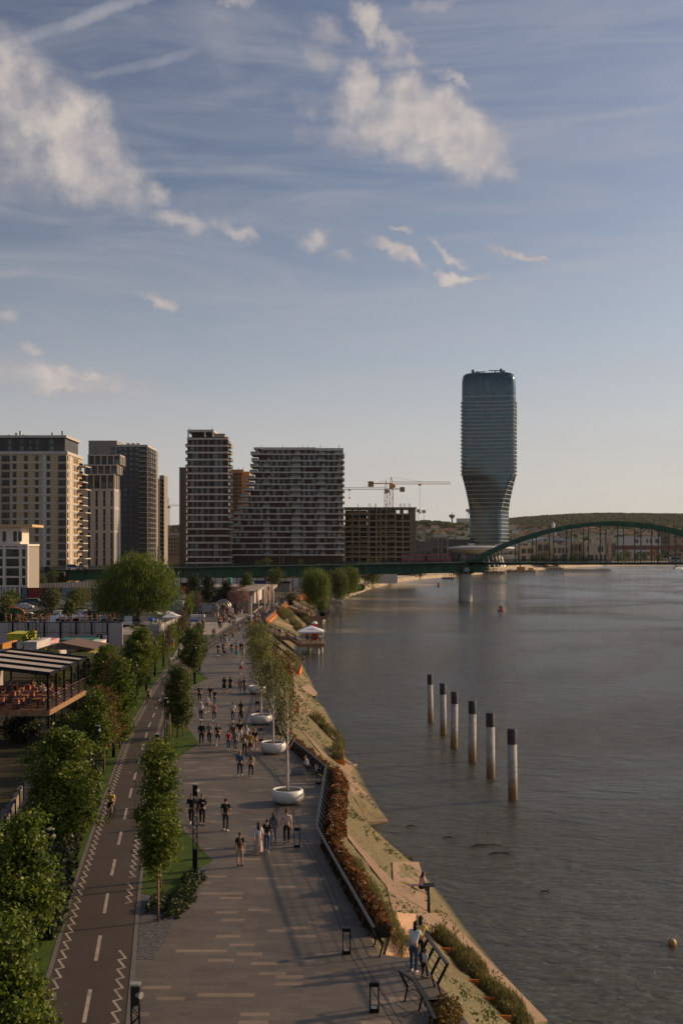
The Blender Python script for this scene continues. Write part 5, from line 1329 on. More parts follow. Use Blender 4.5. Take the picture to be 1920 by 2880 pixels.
def reedbox(label, q0, q1, z, depth, gh, gl):
    P0, P1 = P(*q0, z), P(*q1, z); w = P1.x-P0.x; e = empty('rust_reed_box', P0, 0, label, 'planter', 'rusty steel reed boxes at the water')
    MB().box(0, w, 0, .06, -1.2, .5).box(0, .06, .06, depth, -1.2, .5).box(w-.06, w, .06, depth, -1.2, .5).box(0, w, depth, depth+.06, -1.2, .5).build('panel', rust_b, e); MB().box(.06, w-.06, .06, depth, -1.2, .35).build('soil', soil, e)
    for i in range(3):
        y = depth*(i+.5)/3; hh = hedge('reeds', None, [(.1, y, .3), (w-.1, y, .3)], depth/2.6, gh, grass_l, gl, .09, 40+i, None, core=False, cat=None, drop=1.3); hh.parent = e
reedbox('rusty steel reed box at the head of the near ramp', c6(885,1640), c6(1090,1640), -3.4, 5.5, 1.0, 130)
reedbox('rusty steel reed box at the head of the middle ramp', c6(350,308), c6(430,308), -2.9, 9, 1.6, 90)
# orange planters by the birch crowns
pb = onbank(*c6(270,890), .1)
o = MB().box(-1.0,1.0,0,.6,-.2,.85).build('rust_planter_box', rust_b, None, False, pb+Vector((0,0,.2)), .05); tag(o, 'bright rust planter box on the bank seen through the birch twigs', 'planter')
o = MB().tube([(0,0,0),(0,0,1.8)], .09, 6).build('marker_post', mat('yellow_post', (.7,.45,.02), .5), None, False, onbank(*c6(182,870), .1)); tag(o, 'yellow marker post beside the bright rust planter', 'post')
for i, (u, v) in enumerate(((243,250),(192,300),(125,370),(78,412))):
    o = MB().box(-.35,.35,-.1,.1,-.3,.9).build('rust_fin', rust_b, None, False, onbank(*c6(u, v), .3)); tag(o, ['highest','second highest','third highest','lowest'][i]+' orange steel fin glowing through the birch crown', 'fin', 'orange steel fins behind the birches')
# small rust edge boards under the lowest reeds
for i, (u, v) in enumerate(((490,787),(585,917),(835,1197),(970,1352),(1110,1512))):
    p = onbank(*c5(u, v), .02); o = MB().box(-.32,.32,-.03,.03,-.2,.08).build('rust_edge', rust_b, None, False, p, -.1); tag(o, 'short rusty edging board '+['at the top end of the lowest reed bed','just below the top of the lowest reed bed','at the middle of the lowest reed bed','past the middle of the lowest reed bed','at the bottom end of the lowest reed bed'][i], 'edging', 'rusty edging boards in the reeds')
# ------------------------------------------------------------------ larger trees farther off
def D2(px, py): return P(px, py)
p = P(400, 1758); tree('round_willow', 'huge round bright green willow beside the car park', p.x-.8, p.y, 8, [(0,0,8.3,7.2,6,5.6,5),(-4.2,0,6.6,4.2,4,4.2,2),(4.0,0,7.2,4.3,4,4.4,2),(0,0,11.2,5.2,4.5,3.0,2),(-7,0,5.0,2.4,2.5,2.2,.6)], willow_l, .22, 950, 38, 51, None, .42, 9, 0, .75, .5, None, 5.5)
for i, (px, py, h, w) in enumerate(((546,1702,8.2,3.7),(586,1706,8.3,3.6),(638,1708,6.9,2.6),(693,1702,8.5,3.6))):
    p = P(px, py); tree('hornbeam', ['leftmost dark hornbeam behind the bare tree','dark hornbeam right of the leftmost one','smaller dark hornbeam left of the blossom tree','dark hornbeam right behind the blossom tree'][i], p.x, p.y, h, [(0,0,h*.55,w/2,w/2,h*.42,3),(0,0,h*.8,w*.3,w*.3,h*.2,1)], dark_l if i < 3 else mid_l, .16, 260, 22, 70+i, 'dark hornbeams behind the crowd', .15, 6, 0, .4)
p = P(671, 1728); tree('blossom_tree', 'pink blossoming cherry above the crowd', p.x, p.y, 4.6, [(0,0,4.4,2.3,2,2.1,3),(-1.2,0,3.9,1.3,1.3,1.5,1),(1.4,0,4.6,1.2,1.2,1.4,1)], pink_l, .11, 240, 20, 80, None, .12, 7, 0, .35)
def bare(label, px, py, h, w, seed, grp='bare leafless trees'):
    p = P(px, py); t = empty('bare_tree', p, 0, label, 'tree', grp); r = random.Random(seed); mb = trunk_mb(h, .11, seed, 9, w*.55, .95)
    for i in range(70):
        z = lerp(h*.35, h*.95, r.random()); a = r.random()*6.28; l = w*.5*(1.15-z/h)*r.uniform(.7,1.3); s = Vector((0,0,z)); e = s+Vector((math.cos(a)*l, math.sin(a)*l, l*.9)); mb.tube([s, e], [.035,.012], 3, False)
        for q in range(3): m_ = s.lerp(e, .4+.2*q); mb.tube([m_, m_+Vector((r.uniform(-.5,.5), r.uniform(-.5,.5), r.uniform(.2,.8)))], [.02,.008], 3, False)
    mb.build('trunk', twig_l, t)
bare('bare tree in front of the leftmost hornbeam', 555, 1738, 5.6, 4.4, 5); bare('bare young tree rising over the hedge', 515, 1803, 4.8, 2.5, 6); bare('bare sapling on the lawn beside the hedge', 474, 1852, 4.6, 1.8, 7); bare('bare tree behind the white marquee', 520, 1775, 4.6, 2.6, 8)
def willow(label, px, py, h, w, seed, ncl=520):
    p = P(px, py); tree('weeping_willow', label, p.x, p.y, h, [(0,0,h*.78,w*.42,w*.42,h*.22,2),(-w*.25,0,h*.6,w*.25,w*.3,h*.3,1),(w*.27,0,h*.58,w*.25,w*.3,h*.32,1),(0,-w*.2,h*.45,w*.3,w*.2,h*.25,1)], willow_l if seed % 2 else mid_l, .2, ncl, 26, seed, 'weeping willows on the quay', .25, 8, 0, .55, h*.22, None, None)
willow('weeping willow hanging over the far end of the stepped deck', 887, 1697, 10.2, 8.2, 91, 620)
willow('weeping willow standing right beyond the nearest one', 950, 1680, 9.3, 6.0, 92, 380); willow('weeping willow half under the bridge girder', 980, 1668, 9.5, 7.6, 93, 380); willow('weeping willow left of the white screen wall', 1045, 1645, 11, 9, 95, 300)
for i, (px, py, h, w) in enumerate(((775,1664,9,6),(745,1640,9,5),(820,1650,9,7),(845,1645,8,7),(1180,1632,8,7),(760,1652,4,5))):
    p = P(px, py); tree('quay_tree', ['bushy green tree left of the grey kiosk','small tree behind the white panel hall','pale green tree right of the grey kiosk','pale green tree left of the teal column','thin tree group standing on the curved quay','low shrub behind the banners'][i], p.x, p.y, h, [(0,0,h*.6,w/2,w/2,h*.38,1)], mid_l if i != 4 else twig_l, .2, 160, 20, 100+i, 'trees along the far promenade', .16, 6, 0, .5)
br_ = random.Random(4)
for i in range(7):
    px = 950+i*9.5; p = P(px, 1672-i*2); o = MB()._ell((0,0,1.0), 1.35, 1.35, 1.3, 12, 8); b = o.build('clipped_bush', mat('clipped_green', (.05,.065,.02), .9, var=.5, scale=3, bump=1), None, True, (p.x+1, p.y, 0)); tag(b, ['first','second','third','fourth','fifth','sixth','last'][i]+' ball shaped clipped bush along the quay walk counted from the left', 'bush', 'clipped ball bushes on the quay')
# trees in and around the car park
cpt = [(20,1733,5,3.4),(30,1715,5.4,4),(135,1735,6.2,4.0),(152,1728,6.4,3.4),(195,1750,5.0,2.2),(210,1725,6.2,3.2),(232,1722,6.6,4.4),(20,1660,6,4),(50,1660,7,4),(88,1662,5,4),(115,1662,6,3.5),(150,1660,7.6,5),(180,1658,6,4),(205,1656,7,4),(228,1655,7,3.8),(40,1755,2.2,1.9),(5,1755,4,3.2)]
for i, (px, py, h, w) in enumerate(cpt):
    p = P(px, py); lb = ['beside the inflatable arch','behind the inflatable arch','in the middle of the car park','just right of the one in the middle of the car park','slim and close behind the wooden letters','left of the huge willow','touching the left of the huge willow','before the white block at the left edge','before the right end of the white block','between the white block and the blot on the abutment','under the blot on the abutment','right of the abutment blot','below the girder end','fourth from the huge willow under the girder','nearest the huge willow under the girder','dark ball shaped among the wooden letters','dark and round at the left edge above the wall']
    dark = i in (2, 15, 16)
    tree('car_park_tree', 'small tree '+lb[i], p.x, p.y, h, [(0,0,h*.6,w/2,w/2,h*.38,1)], dark_l if dark else (mid_l if i % 3 else birch_l), .15, 130, 20, 130+i, 'small trees around the car park', .08, 6, 0, .4)
for i, (px, py, h, w, lm_) in enumerate(((687,1582,7,6,mid_l),(725,1580,8,3,mid_l),(747,1579,11,5,mid_l),(760,1580,6,7,birch_l),(775,1582,7,3,mid_l),(845,1578,9,3,mid_l),(895,1578,8,2.6,mid_l),(922,1578,8,2.6,mid_l),(650,1585,8,9,dark_l),(1012,1592,8,16,mid_l),(825,1586,4,10,maple_y),(885,1586,4,6,maple_y),(1285,1592,9,7,mid_l),(1005,1570,6,6,dark_l))):
    Yt = 560-((i*13) % 40); x = (px-CX)*Yt/FPX; zt_ = HC-(py-HY-h*2.2)*Yt/FPX
    tree('garden_tree', ['broad green','narrow green','tall oval green','pale blossoming','small upright green','slim columnar green','narrow columnar green','thin columnar green','dark spreading','large pale rounded','low copper coloured','small copper coloured','fresh green','dark low'][i]+' garden tree beyond the bridge, '+['left of centre of the terraced block','at the left end of the terraced block','just left of centre of the terraced block','under the middle of the terraced block','beside the tall oval one','right of centre of the terraced block','near the right end of the terraced block','at the right end of the terraced block','between the brown tower and the terraced block','below the building shell','before the terraced block centre right','before the terraced block right','left of the saucer pavilion','at the left foot of the building shell'][i], x, Yt, h, [(0,0,h*.62,w/2,w/2,h*.4,1)], lm_, .3, 110, 16, 170+i, 'garden trees behind the bridge', .15, 5, 0, .6)
quaytrees = [(1500,1050,9),(1530,1052,11),(1560,1050,8),(1585,1055,9),(1610,1050,10),(1640,1055,8),(1765,1250,13),(1790,1260,10),(1812,1250,11),(1850,1260,9),(1740,1270,9)]
for i, (px, Yt, h) in enumerate(quaytrees):
    tree('quay_tree', 'young riverside tree '+['first','second','third','fourth','fifth','sixth','eighth','ninth','tenth','last','seventh'][i]+' from the left among those seen through the arch', (px-CX)*Yt/FPX, Yt, h, [(0,0,h*.6,h*.3,h*.3,h*.4,1)], mid_l, .45, 80, 14, 200+i, 'riverside trees seen through the arch', .2, 5, 0, .9)
# ------------------------------------------------------------------ birches in white bowls
bowl_me = MB().lathe([(.5,0),(.78,.1),(.96,.32),(1.0,.55),(.95,.78),(.88,.84),(.82,.84),(.80,.70),(.02,.70)], 40).mesh('bowl', plastic_w, True)
soil_me = MB().lathe([(.80,.70),(.79,.76),(.3,.79),(.02,.79)], 24).mesh('soil', mat('planter_gravel', (.05,.045,.045), .95, var=.8, scale=18, bump=1))
def birch(px, py, h, clean, w, seed, label, dens):
    p = P(px, py); p.y += .95
    b = empty('planter_bowl', p, 0, 'round white planter bowl '+label, 'planter', 'white planter bowls along the promenade')
    newobj('bowl', bowl_me, b); newobj('soil', soil_me, b)
    t = empty('birch', (p.x, p.y, .72), 0, 'white stemmed birch in the bowl '+label, 'tree', 'birches in the white bowls')
    r = random.Random(seed); mb = MB(); z = clean
    mb.tube([(0,0,0),(.02,0,clean*.5),(.0,.02,clean),(.05,0,lerp(clean,h,.5)),(0,.03,h)], [.075,.062,.055,.035,.01], 8)
    tips = []
    for i in range(34):
        z = lerp(clean, h*.88, (i/34)**.9); a = i*2.4+r.uniform(-.4,.4); l = w*(1.05-.75*(z-clean)/(h-clean))*r.uniform(.6,1.1)
        s = Vector((.02,0,z)); m_ = s+Vector((math.cos(a)*l*.5, math.sin(a)*l*.5, l*.75)); e = m_+Vector((math.cos(a)*l*.35, math.sin(a)*l*.35, l*.9))
        mb.tube([s, m_, e], [.022,.014,.005], 4, False); tips += [m_, e, m_.lerp(e, .5), s.lerp(m_, .7)]
        for q in range(3): f_ = m_.lerp(e, r.random()); g_ = f_+Vector((r.uniform(-.35,.35), r.uniform(-.35,.35), r.uniform(.1,.5))); mb.tube([f_, g_], [.008,.003], 3, False); tips.append(g_)
    mb.build('trunk', birch_b, t, True)
    rr_ = np.random.RandomState(seed); T = np.array([tuple(q) for q in tips]); idx = rr_.randint(0, len(T), dens); L = T[idx]+rr_.normal(size=(dens, 3))*.17
    nr = rr_.normal(size=(dens, 3)); nr /= np.linalg.norm(nr, axis=1)[:, None]; a = np.cross(nr, rr_.normal(size=(dens, 3))); a /= np.linalg.norm(a, axis=1)[:, None]; b2 = np.cross(nr, a); s_ = (.055*(.6+.9*rr_.rand(dens)))[:, None]
    newobj('crown', quadmesh('crown', np.stack([L-a*s_, L+b2*s_*.75, L+a*s_, L-b2*s_*.75], 1).reshape(-1, 3), birch_l), t)
birch(806, 2268, 6.1, 2.5, 1.3, 1, 'nearest the camera, beside the painter', 1500)
birch(766, 2124, 6.4, 1.7, 1.6, 2, 'second from the camera', 4200)
birch(732, 2041, 6.5, 1.8, 1.8, 3, 'third from the camera', 5200)
birch(722, 1954, 6.0, 1.6, 2.1, 4, 'farthest from the camera', 6500)
for i, (px, py, h) in enumerate(((745,1905,6.5),(768,1950,5.8),(790,2000,5.0),(770,1880,5.6),(800,1930,4.6),(735,1850,6.2))):
    p = P(px, py, -.8); tree('bank_shrub', ['tall thin shrub left behind the birches','reddish thin shrub beyond the railing bend','thin shrub left of the bright rust planter','dense shrub at the top of the birch group','low shrub beside the orange fins','leafy shrub beside the deck stairs'][i], p.x+.3, p.y, h*.8, [(0,0,h*.5,.8,.8,h*.4,1)], [mid_l,red_l,mid_l,dark_l,red_l,mid_l][i], .085, 90, 18, 300+i, 'shrubs between birches and bank', .04, 6, -.8, .28)
# ================================================================== street furniture
def lamp_meshes():
    a = MB().box(-.11,.11,-.09,.09,0,1.35).box(-.11,.11,-.09,.09,3.85,4.35)
    for sx in (-.1,.1): a.box(sx-.012, sx+.012, -.085, -.06, 1.35, 3.85).box(sx-.012, sx+.012, .06, .085, 1.35, 3.85)
    b = MB(); z = 1.35; s = 1
    while z < 3.8:
        b.bar((-.1*s, -.07, z), (.1*s, -.07, z+.2), .022); b.bar((-.1*s, .07, z), (.1*s, .07, z+.2), .022); b.bar((-.1, -.07*s, z), (-.1, .07*s, z+.2), .018); b.bar((.1, -.07*s, z), (.1, .07*s, z+.2), .018); z += .2; s = -s
    c = MB().tube([(.0,0,4.12), (.17,-.12,4.12)], [.06,.09], 10).box(-.13,.13,-.11,.11,4.35,4.40)
    return a.mesh('post', black_metal), b.mesh('lattice', black_metal), c.mesh('spotlight', mat('lamp_glass', (.25,.23,.2), .25))
LM = lamp_meshes(); lampno = 0
def lamp(px, py, where, top=False):
    if top: Yl = (HC-4.35)*FPX/(py-HY); p = Vector(((px-CX)*Yl/FPX, Yl, 0))
    else: p = P(px, py)
    e = empty('lamp_post', p, 0, 'slim black lattice lamp post '+where, 'lamp post', 'black lattice lamp posts')
    for n_, m_ in zip(('post', 'lattice', 'spotlight'), LM): newobj(n_, m_, e)
for px, py, w in ((549,2468,'on the near lawn by the couple in black'),(524,2041,'on the middle lawn edge'),(548,1924,'on the far lawn'),(562,1888,'half hidden behind the far lawn tree'),(560,1780,'left of the pair near the gate'),(568.6,1787,'right of the pair near the gate'),(627,1752,'in the crowd before the arch gate'),
    (143,2643,'in the bottom left lawn behind the corner maple'),(217,2398,'on the lawn right of the large leafy maple'),(275,2238,'on the lawn level with the cyclist in yellow'),(320,2130,'under the dense green maple'),(382,1989,'beside the copper topped maple'),(412,1943,'before the sparse reddish sapling'),(436,1903,'third before the hedge wall'),(460,1876,'second before the hedge wall'),(503,1849,'at the start of the side path'),(467,2130,'between lane and lawn behind the column shaped tree')): lamp(px, py, w)
lamp(442, 2066, 'with only its head above the column shaped tree', True); lamp(381, 2770, 'largest of all, cut by the bottom edge', True)
def bollard_meshes():
    a = MB().box(-.16,.16,-.11,.11,0,.12).box(-.16,-.12,-.11,.11,.12,.9).box(.12,.16,-.11,.11,.12,.9).box(-.16,.16,-.11,.11,.86,1.0); b = MB().box(-.07,.07,-.112,-.108,.14,.20).box(-.1,.1,-.05,.05,.12,.16)
    return a.mesh('frame', black_metal), b.mesh('label_plate', white_p)
BM = bollard_meshes()
for px, py, w in ((835,2382,'right behind the man in the pale pink tee'),(974,2682,'in front of the end of the near railing'),(1052,2845,'nearest to the camera beside the steps'),(896,2204,'beside the parked folding bicycle'),(734,2083,'left of the second white bowl'),(725,2002,'left of the third white bowl'),(723,1978,'close behind the one by the third white bowl')):
    e = empty('bollard_light', P(px, py), 0, 'black frame bollard light '+w, 'bollard light', 'black frame bollard lights')
    for n_, m_ in zip(('frame', 'label_plate'), BM): newobj(n_, m_, e)
# railings: leaning posts, handrail and wires
def railing(label, pts, lean, step=1.15, h=1.1, wires=5, nm='railing', z=None):
    pts = [Vector(p) if len(p) == 3 else Vector((p[0], p[1], 0)) for p in pts]; o = pts[0]
    e = empty(nm, o, 0, label, 'railing', 'black railings along the river edge'); rp = cumres([p-o for p in pts], 2+int(sum((b-a).length for a, b in zip(pts, pts[1:]))/step))
    hr_ = MB(); ps = MB(); wr = MB(); tops_ = []
    for i, p in enumerate(rp):
        a, b = rp[max(0, i-1)], rp[min(len(rp)-1, i+1)]; d = (b-a); d.z = 0; d.normalize(); n = Vector((d.y, -d.x, 0))*lean
        k1 = p+n*.12+Vector((0,0,h*.42)); k2 = p-n*.22+Vector((0,0,h)); ps.bar(p, k1, .05, .11); ps.bar(k1, k2, .05, .09); tops_.append((p, k1, k2))
    for (a0,a1,a2), (b0,b1,b2) in zip(tops_, tops_[1:]):
        hr_.bar(a2, b2, .13, .06)
        for w in range(wires): f_ = (w+.8)/(wires+.6); A = a1.lerp(a2, (f_-.4)/.6) if f_ > .4 else a0.lerp(a1, f_/.4); B = b1.lerp(b2, (f_-.4)/.6) if f_ > .4 else b0.lerp(b1, f_/.4); wr.bar(A, B, .018)
    hr_.build('handrail', dark_metal, e); ps.parts('post', black_metal, e); wr.build('wire', dark_metal, e); return e
railing('black railing curving along the near promenade edge to its corner', [(1.44,43.1,0)]+[(x, y, 0) for x, y in F[6:9]], 1)
railing('black railing straight beside the red hedge between its two corners', [(-1.08,58.9,0),(-.95,66,0),(-.8,74.9,0)], 1)
railing('black railing running away behind the painter', [(-.8,74.9,0),(-3.4,85.3,0),(-5.4,94,0)], 1)
railing('black railing behind the birch crowns', [(-5.4,94,0),(-5.9,110,0),(-6.6,126,0),(-7.7,145,0),(-9.8,158,0)], 1)
railing('black railing in front of the bottom right corner descending beside the steps', [Pp(1137,2816)+(0,), P(1188,2850)[:], P(1240,2960,-.7)[:]], -1, 1.0)
railing('black railing the woman and child lean on above the grassy bank', [P(1172,2700), P(1203,2748), P(1240,2803)], 1, .95)
o_ = P(1240,2850)
# steps at bottom right
st = MB()
for i in range(7):
    a, b = P(1190+i*6, 2812+i*22, -.17*i), P(1262+i*13, 2808+i*22, -.17*i); st.slab([a, b, b+Vector((.1,-.62,0)), a+Vector((.0,-.62,0))], .5)
o = st.build('steps', mat('step_stone', (.12,.10,.085), .7, var=.2)); tag(o, 'stone steps dropping away at the bottom right corner', 'steps')
# info post, seated plinth
p = onbank(*c5(455,590), .1)
e = empty('info_lectern', p, 0, 'black round post with a tilted plate on the bank path', 'info post'); MB().tube([(0,0,-.3),(0,0,1.28)], .085, 12).build('post', dark_metal, e, True); MB().add([(-.28,-.13,1.26),(.28,-.13,1.26),(.28,.15,1.36),(-.28,.15,1.36),(-.28,-.13,1.29),(.28,-.13,1.29),(.28,.15,1.39),(-.28,.15,1.39)], [(0,3,2,1),(4,5,6,7),(0,1,5,4),(1,2,6,5),(2,3,7,6),(3,0,4,7)]).build('plate', dark_metal, e)
# mooring piles in the river
pile_m = NT('pile_concrete'); t = pile_m; po = t.coord('Object'); sp = t.n('ShaderNodeSeparateXYZ', {0: po}); n = t.noise(.9, 6)
f = t.math('ADD', sp.outputs[2], t.math('MULTIPLY', t.math('SUBTRACT', n.outputs[0], .5), .9))
mr_ = t.n('ShaderNodeMapRange', {0: f, 1: .7, 2: 2.0}); cc = t.mix(mr_.outputs[0], (.32,.20,.085), (.42,.39,.355))
n2 = t.noise(2.2, 7, .7); cc = t.mix(t.ramp(n2.outputs[0], [(.48, (0,0,0)), (.66, (.7,.7,.7))]), cc, (.15,.13,.10)); t.col(cc); t.p.inputs['Roughness'].default_value = .8; pile_m = t.m
cap_m = mat('pile_cap_black', (.025,.024,.03), .6, var=.5, scale=3, dirt=(.10,.09,.085))
piles = [(1210,2031,1896),(1246,2066,1921),(1276,2102,1945),(1327,2142,1971),(1379,2187,2005),(1441,2249,2049)]
for i, (px, py, ty) in enumerate(piles):
    b = P(px, py, WATER_Z); h = (py-ty)*b.y/FPX; r_ = .98*15.5/2*b.y/FPX if False else .5*(14.5+i*2)*b.y/FPX*1.07
    e = empty('mooring_pile', b, 0, ['farthest','second farthest','third farthest','third nearest','second nearest','nearest'][i]+' concrete mooring pile with a black top standing in the river', 'pile', 'mooring piles in the river'); e.rotation_euler = (R([.3,-.4,.2,.5,-.3,.1][i]), R([-.7,-1.0,-.6,-.9,-1.1,-.8][i]), i*1.3)
    MB().lathe([(r_, -1.5),(r_, h*.785)], 28).build('shaft', pile_m, e, True); c_ = MB().lathe([(r_*1.03, h*.785),(r_*1.03, h-.05),(r_*.98, h),(.02, h+.01)], 28).build('cap', cap_m, e)
    autosmooth(c_)
# buoys, boat, driftwood
for i, (px, py, h, l) in enumerate(((1232,1649,10,'far red buoy left of the bridge pier'),(1407,1717,13,'near red buoy right of the bridge pier'))):
    b = P(px, py, WATER_Z); s = b.y/FPX*h; e = empty('river_buoy', b, .3, l, 'buoy', 'red river buoys'); MB().lathe([(.9,-.3),(1.0,.25),(.3,.5)], 16).build('float', mat('buoy_red', (.30,.02,.02), .5), e); MB().box(-.35,.35,-.2,.2,.4,s).build('daymark', mat('buoy_red', (.3,.02,.02)), e)
for i, (px, py, l, c) in enumerate(((1905,1600,'small white motor boat at the right edge of the river',(.6,.58,.55)),)):
    b = P(px, py, WATER_Z); e = empty('motor_boat', b, .5, l, 'boat'); h = MB().prism([(-5,-1.6),(3.5,-1.6),(6,0),(3.5,1.6),(-5,1.6)], 0, 1.5); h.build('hull', white_p, e); MB().box(-2.5,2,-1.2,1.2,1.5,3.6).build('cabin', white_p, e); MB().box(-2.55,2.05,-1.25,1.25,2.2,3.2).build('window', win_m, e)
for i, (px, py, w, l) in enumerate(((1320,1603,85,'low concrete landing stage right of the bridge pier under the arch'),(1262,1625,34,'brown pontoon left of the bridge pier'),(1395,1611,55,'concrete barge shaped jetty right of the pier'),(1470,1607,82,'long sunlit jetty with people and machines under the arch'),(1565,1600,45,'short jetty right of the long sunlit one'))):
    b = P(px, py+3, WATER_Z); W_ = w*b.y/FPX; e = empty('jetty', b, 0, l, 'jetty', 'jetties beyond the arch'); MB().prism([(-W_/2,0),(W_/2*.86,0),(W_/2,2),(W_/2,10),(-W_/2,10)], -1, 2.0 if i != 1 else .8).build('platform', [wood if i in (0,1) else mat('quay_stone', (.46,.36,.23))][0], e)
    m = MB(); 
    for q in range(5): x = lerp(-W_/2+1, W_/2-1, q/4); m.tube([(x,-.3,-1),(x,-.3,3)], .2, 6)
    m.parts('mooring_post', dark_metal, e)
    if i == 3:
        MB().box(-4,2,3,6,2,4.4).box(-2,-1.2,3.5,5,4.4,6).box(5,9,4,6,2,3.4).build('excavator', mat('machine_orange', (.5,.2,.04)), e)
for i, (u, v, l, seed) in enumerate((((1150+780/3.484),(1850+1845/3.484),'longest floating dead branch below the nearest pile',1),((1150+900/3.484),(1850+1925/3.484),'floating dead branch just right of the longest one',2),((1150+390/3.484),(1850+1770/3.484),'short curved driftwood left of the longest branch',3),((1150+30/3.484),(1850+1655/3.484),'small driftwood twig nearest the bank',4),(1532,2510,'faint driftwood stick at the right of the river',5))):
    b = P(u, v, WATER_Z+.03); r = random.Random(seed); L = [2.6,1.6,.9,.8,.6][i]; m = MB(); pts = [(-L/2,0,0),(-L*.2,.12,.06),(L*.15,-.05,.08),(L/2,-.25,.02)]; m.tube(pts, [.02,.045,.04,.015], 6)
    for q in range(4 if i < 2 else 1): x = r.uniform(-.4,.3)*L; m.tube([(x,.03,.06),(x+.25,r.uniform(-.4,.4),.14),(x+.55,r.uniform(-.5,.5),.03)], [.025,.018,.006], 5)
    tag(m.build('driftwood', mat('wet_wood', (.035,.022,.015), .5), None, True, b, -.05 if i else .1), l, 'driftwood', 'driftwood on the river')
tag(MB()._ell((0,0,.1), .22,.22,.22,12,8).build('float_ball', mat('float_ochre', (.4,.25,.08), .5), None, True, P(1889,2658,WATER_Z)), 'tiny ochre float on the water near the right edge', 'float')
# ================================================================== decks with stairs
def prism_deck(name, label, outline, zf, m, th=.5, cat='deck'):
    """outline in world; zf(x,y) gives height"""
    e = empty(name, (0,0,0), 0, label, cat); return e
d1 = empty('river_deck', (-12, 214, 0), 0, 'wooden deck with a white canopy reaching over the water on round posts', 'deck')
O = Vector((-12,214,0)); zl = -2.45
top = [(-16.2,221.5,0),(-15.3,227.5,0),(-13.2,226,-.9),(-9,224,zl),(-3.4,223,zl),(-3.3,213,zl),(-7.9,213,zl),(-9.9,215.2,-1.5),(-11.7,216,-1.4),(-13.9,218,-.35)]
m = MB()
quads = [((-16.4,221,0),(-13.9,218,-.35),(-12.6,226,-.9),(-15.3,227.5,0)),((-13.9,218,-.35),(-11.7,216.2,-1.3),(-10.6,225,-1.6),(-12.6,226,-.9)),((-11.7,216.2,-1.3),(-9.9,215.2,-1.4),(-9.6,224.6,-1.9),(-10.6,225,-1.6)),((-9.9,215.2,-1.4),(-7.9,213,zl),(-8,224,zl),(-9.6,224.6,-1.9)),((-7.9,213,zl),(-3.3,213,zl),(-3.4,223,zl),(-8,224,zl))]
for q in quads: m.slab([Vector(a)-O for a in q], .12)
m.build('floor', deck_m, d1)
m = MB()
fr_ = [(-16.4,221,0),(-13.9,218,-.35),(-11.7,216.2,-1.3),(-9.9,215.2,-1.4),(-7.9,213,zl),(-3.3,213,zl)]
for a, b in zip(fr_, fr_[1:]): a = Vector(a)-O; b = Vector(b)-O; m.add([a+Vector((0,-.12,-.7)), b+Vector((0,-.12,-.7)), b+Vector((0,-.12,-.04)), a+Vector((0,-.12,-.04)), a+Vector((0,0,-.7)), b+Vector((0,0,-.7)), b+Vector((0,0,-.04)), a+Vector((0,0,-.04))], [(0,1,2,3),(7,6,5,4),(3,2,6,7),(1,0,4,5),(0,3,7,4),(2,1,5,6)])
a = Vector((-3.3,213,zl))-O; b = Vector((-3.4,223,zl))-O; m.bar(a+Vector((.05,0,-.35)), b+Vector((.05,0,-.35)), .12, .66)
m.build('fascia', wood, d1)
m = MB()
for x, y in ((-12.4,217.3),(-8.0,213.5),(-4.4,213.5),(-5.0,213.7),(-3.8,217),(-8.2,219),(-4.2,222),(-6.3,222),(-12,224)): m.tube([(x+12,y-214,WATER_Z-1),(x+12,y-214,zl-.1 if x > -9 else -1.5)], .3, 12)
m.parts('pile', concrete_w, d1, True)
def railsimple(parent, pts, O_, h=1.05, step=1.5, infill=True, m_=black_metal):
    pts = [Vector(p)-O_ for p in pts]; mb = MB()
    for a, b in zip(pts, pts[1:]):
        up = Vector((0,0,h)); mb.bar(a+up, b+up, .07); n = max(1, int((b-a).length/step))
        for i in range(n+1): p = a.lerp(b, i/n); mb.bar(p, p+up, .06)
        if infill:
            for q in (.25,.5,.75): mb.bar(a+up*q, b+up*q, .025)
    return mb.build('railing', m_, parent)
railsimple(d1, fr_, O); railsimple(d1, [(-3.3,213,zl),(-3.4,223,zl)], O); railsimple(d1, [(-15.3,227.5,0),(-13.2,226,-.9),(-9,224.4,zl)], O); railsimple(d1, [(-14.4,222.5,-.3),(-11.2,220.5,-1.4),(-9,219,zl)], O)
# canopy on the deck
cn = empty('deck_canopy', (-5.85, 218, zl), 0, 'white pyramid canopy on the river deck', 'canopy'); z1, z2 = 2.0, 2.95
cm = MB().add([(-2.45,-2.3,z1),(2.45,-2.3,z1),(2.45,2.3,z1),(-2.45,2.3,z1),(0,0,z2+.1),(-2.45,-2.3,z1-.28),(2.45,-2.3,z1-.28),(2.45,2.3,z1-.28),(-2.45,2.3,z1-.28)], [(0,1,4),(1,2,4),(2,3,4),(3,0,4),(5,6,1,0),(6,7,2,1),(7,8,3,2),(8,5,0,3)])
cv = cm.build('cover', mat('canopy_white', (.75,.72,.75), .7, var=.04), cn)
for sx in (-2.3,2.3):
    for sy in (-2.2,2.2): MB().tube([(sx,sy,0),(sx,sy,z1)], .05, 6).build('pole', steel, cn)
def text(s, parent, loc, rot, size, m_, name='lettering', ext=.004, mirror=False):
    c = bpy.data.curves.new('t', 'FONT'); c.body = s; c.size = size; c.extrude = ext; c.align_x = 'CENTER'; c.align_y = 'CENTER'
    t_ = bpy.data.objects.new('t', c); COL.objects.link(t_); bpy.context.view_layer.update()
    me = bpy.data.meshes.new_from_object(t_.evaluated_get(bpy.context.evaluated_depsgraph_get())); bpy.data.objects.remove(t_); me.materials.clear(); me.materials.append(m_)
    if mirror: me.transform(Matrix.Scale(-1, 4, (1,0,0))); me.flip_normals()
    o = newobj(name, me, parent, loc); o.rotation_euler = rot
    return o
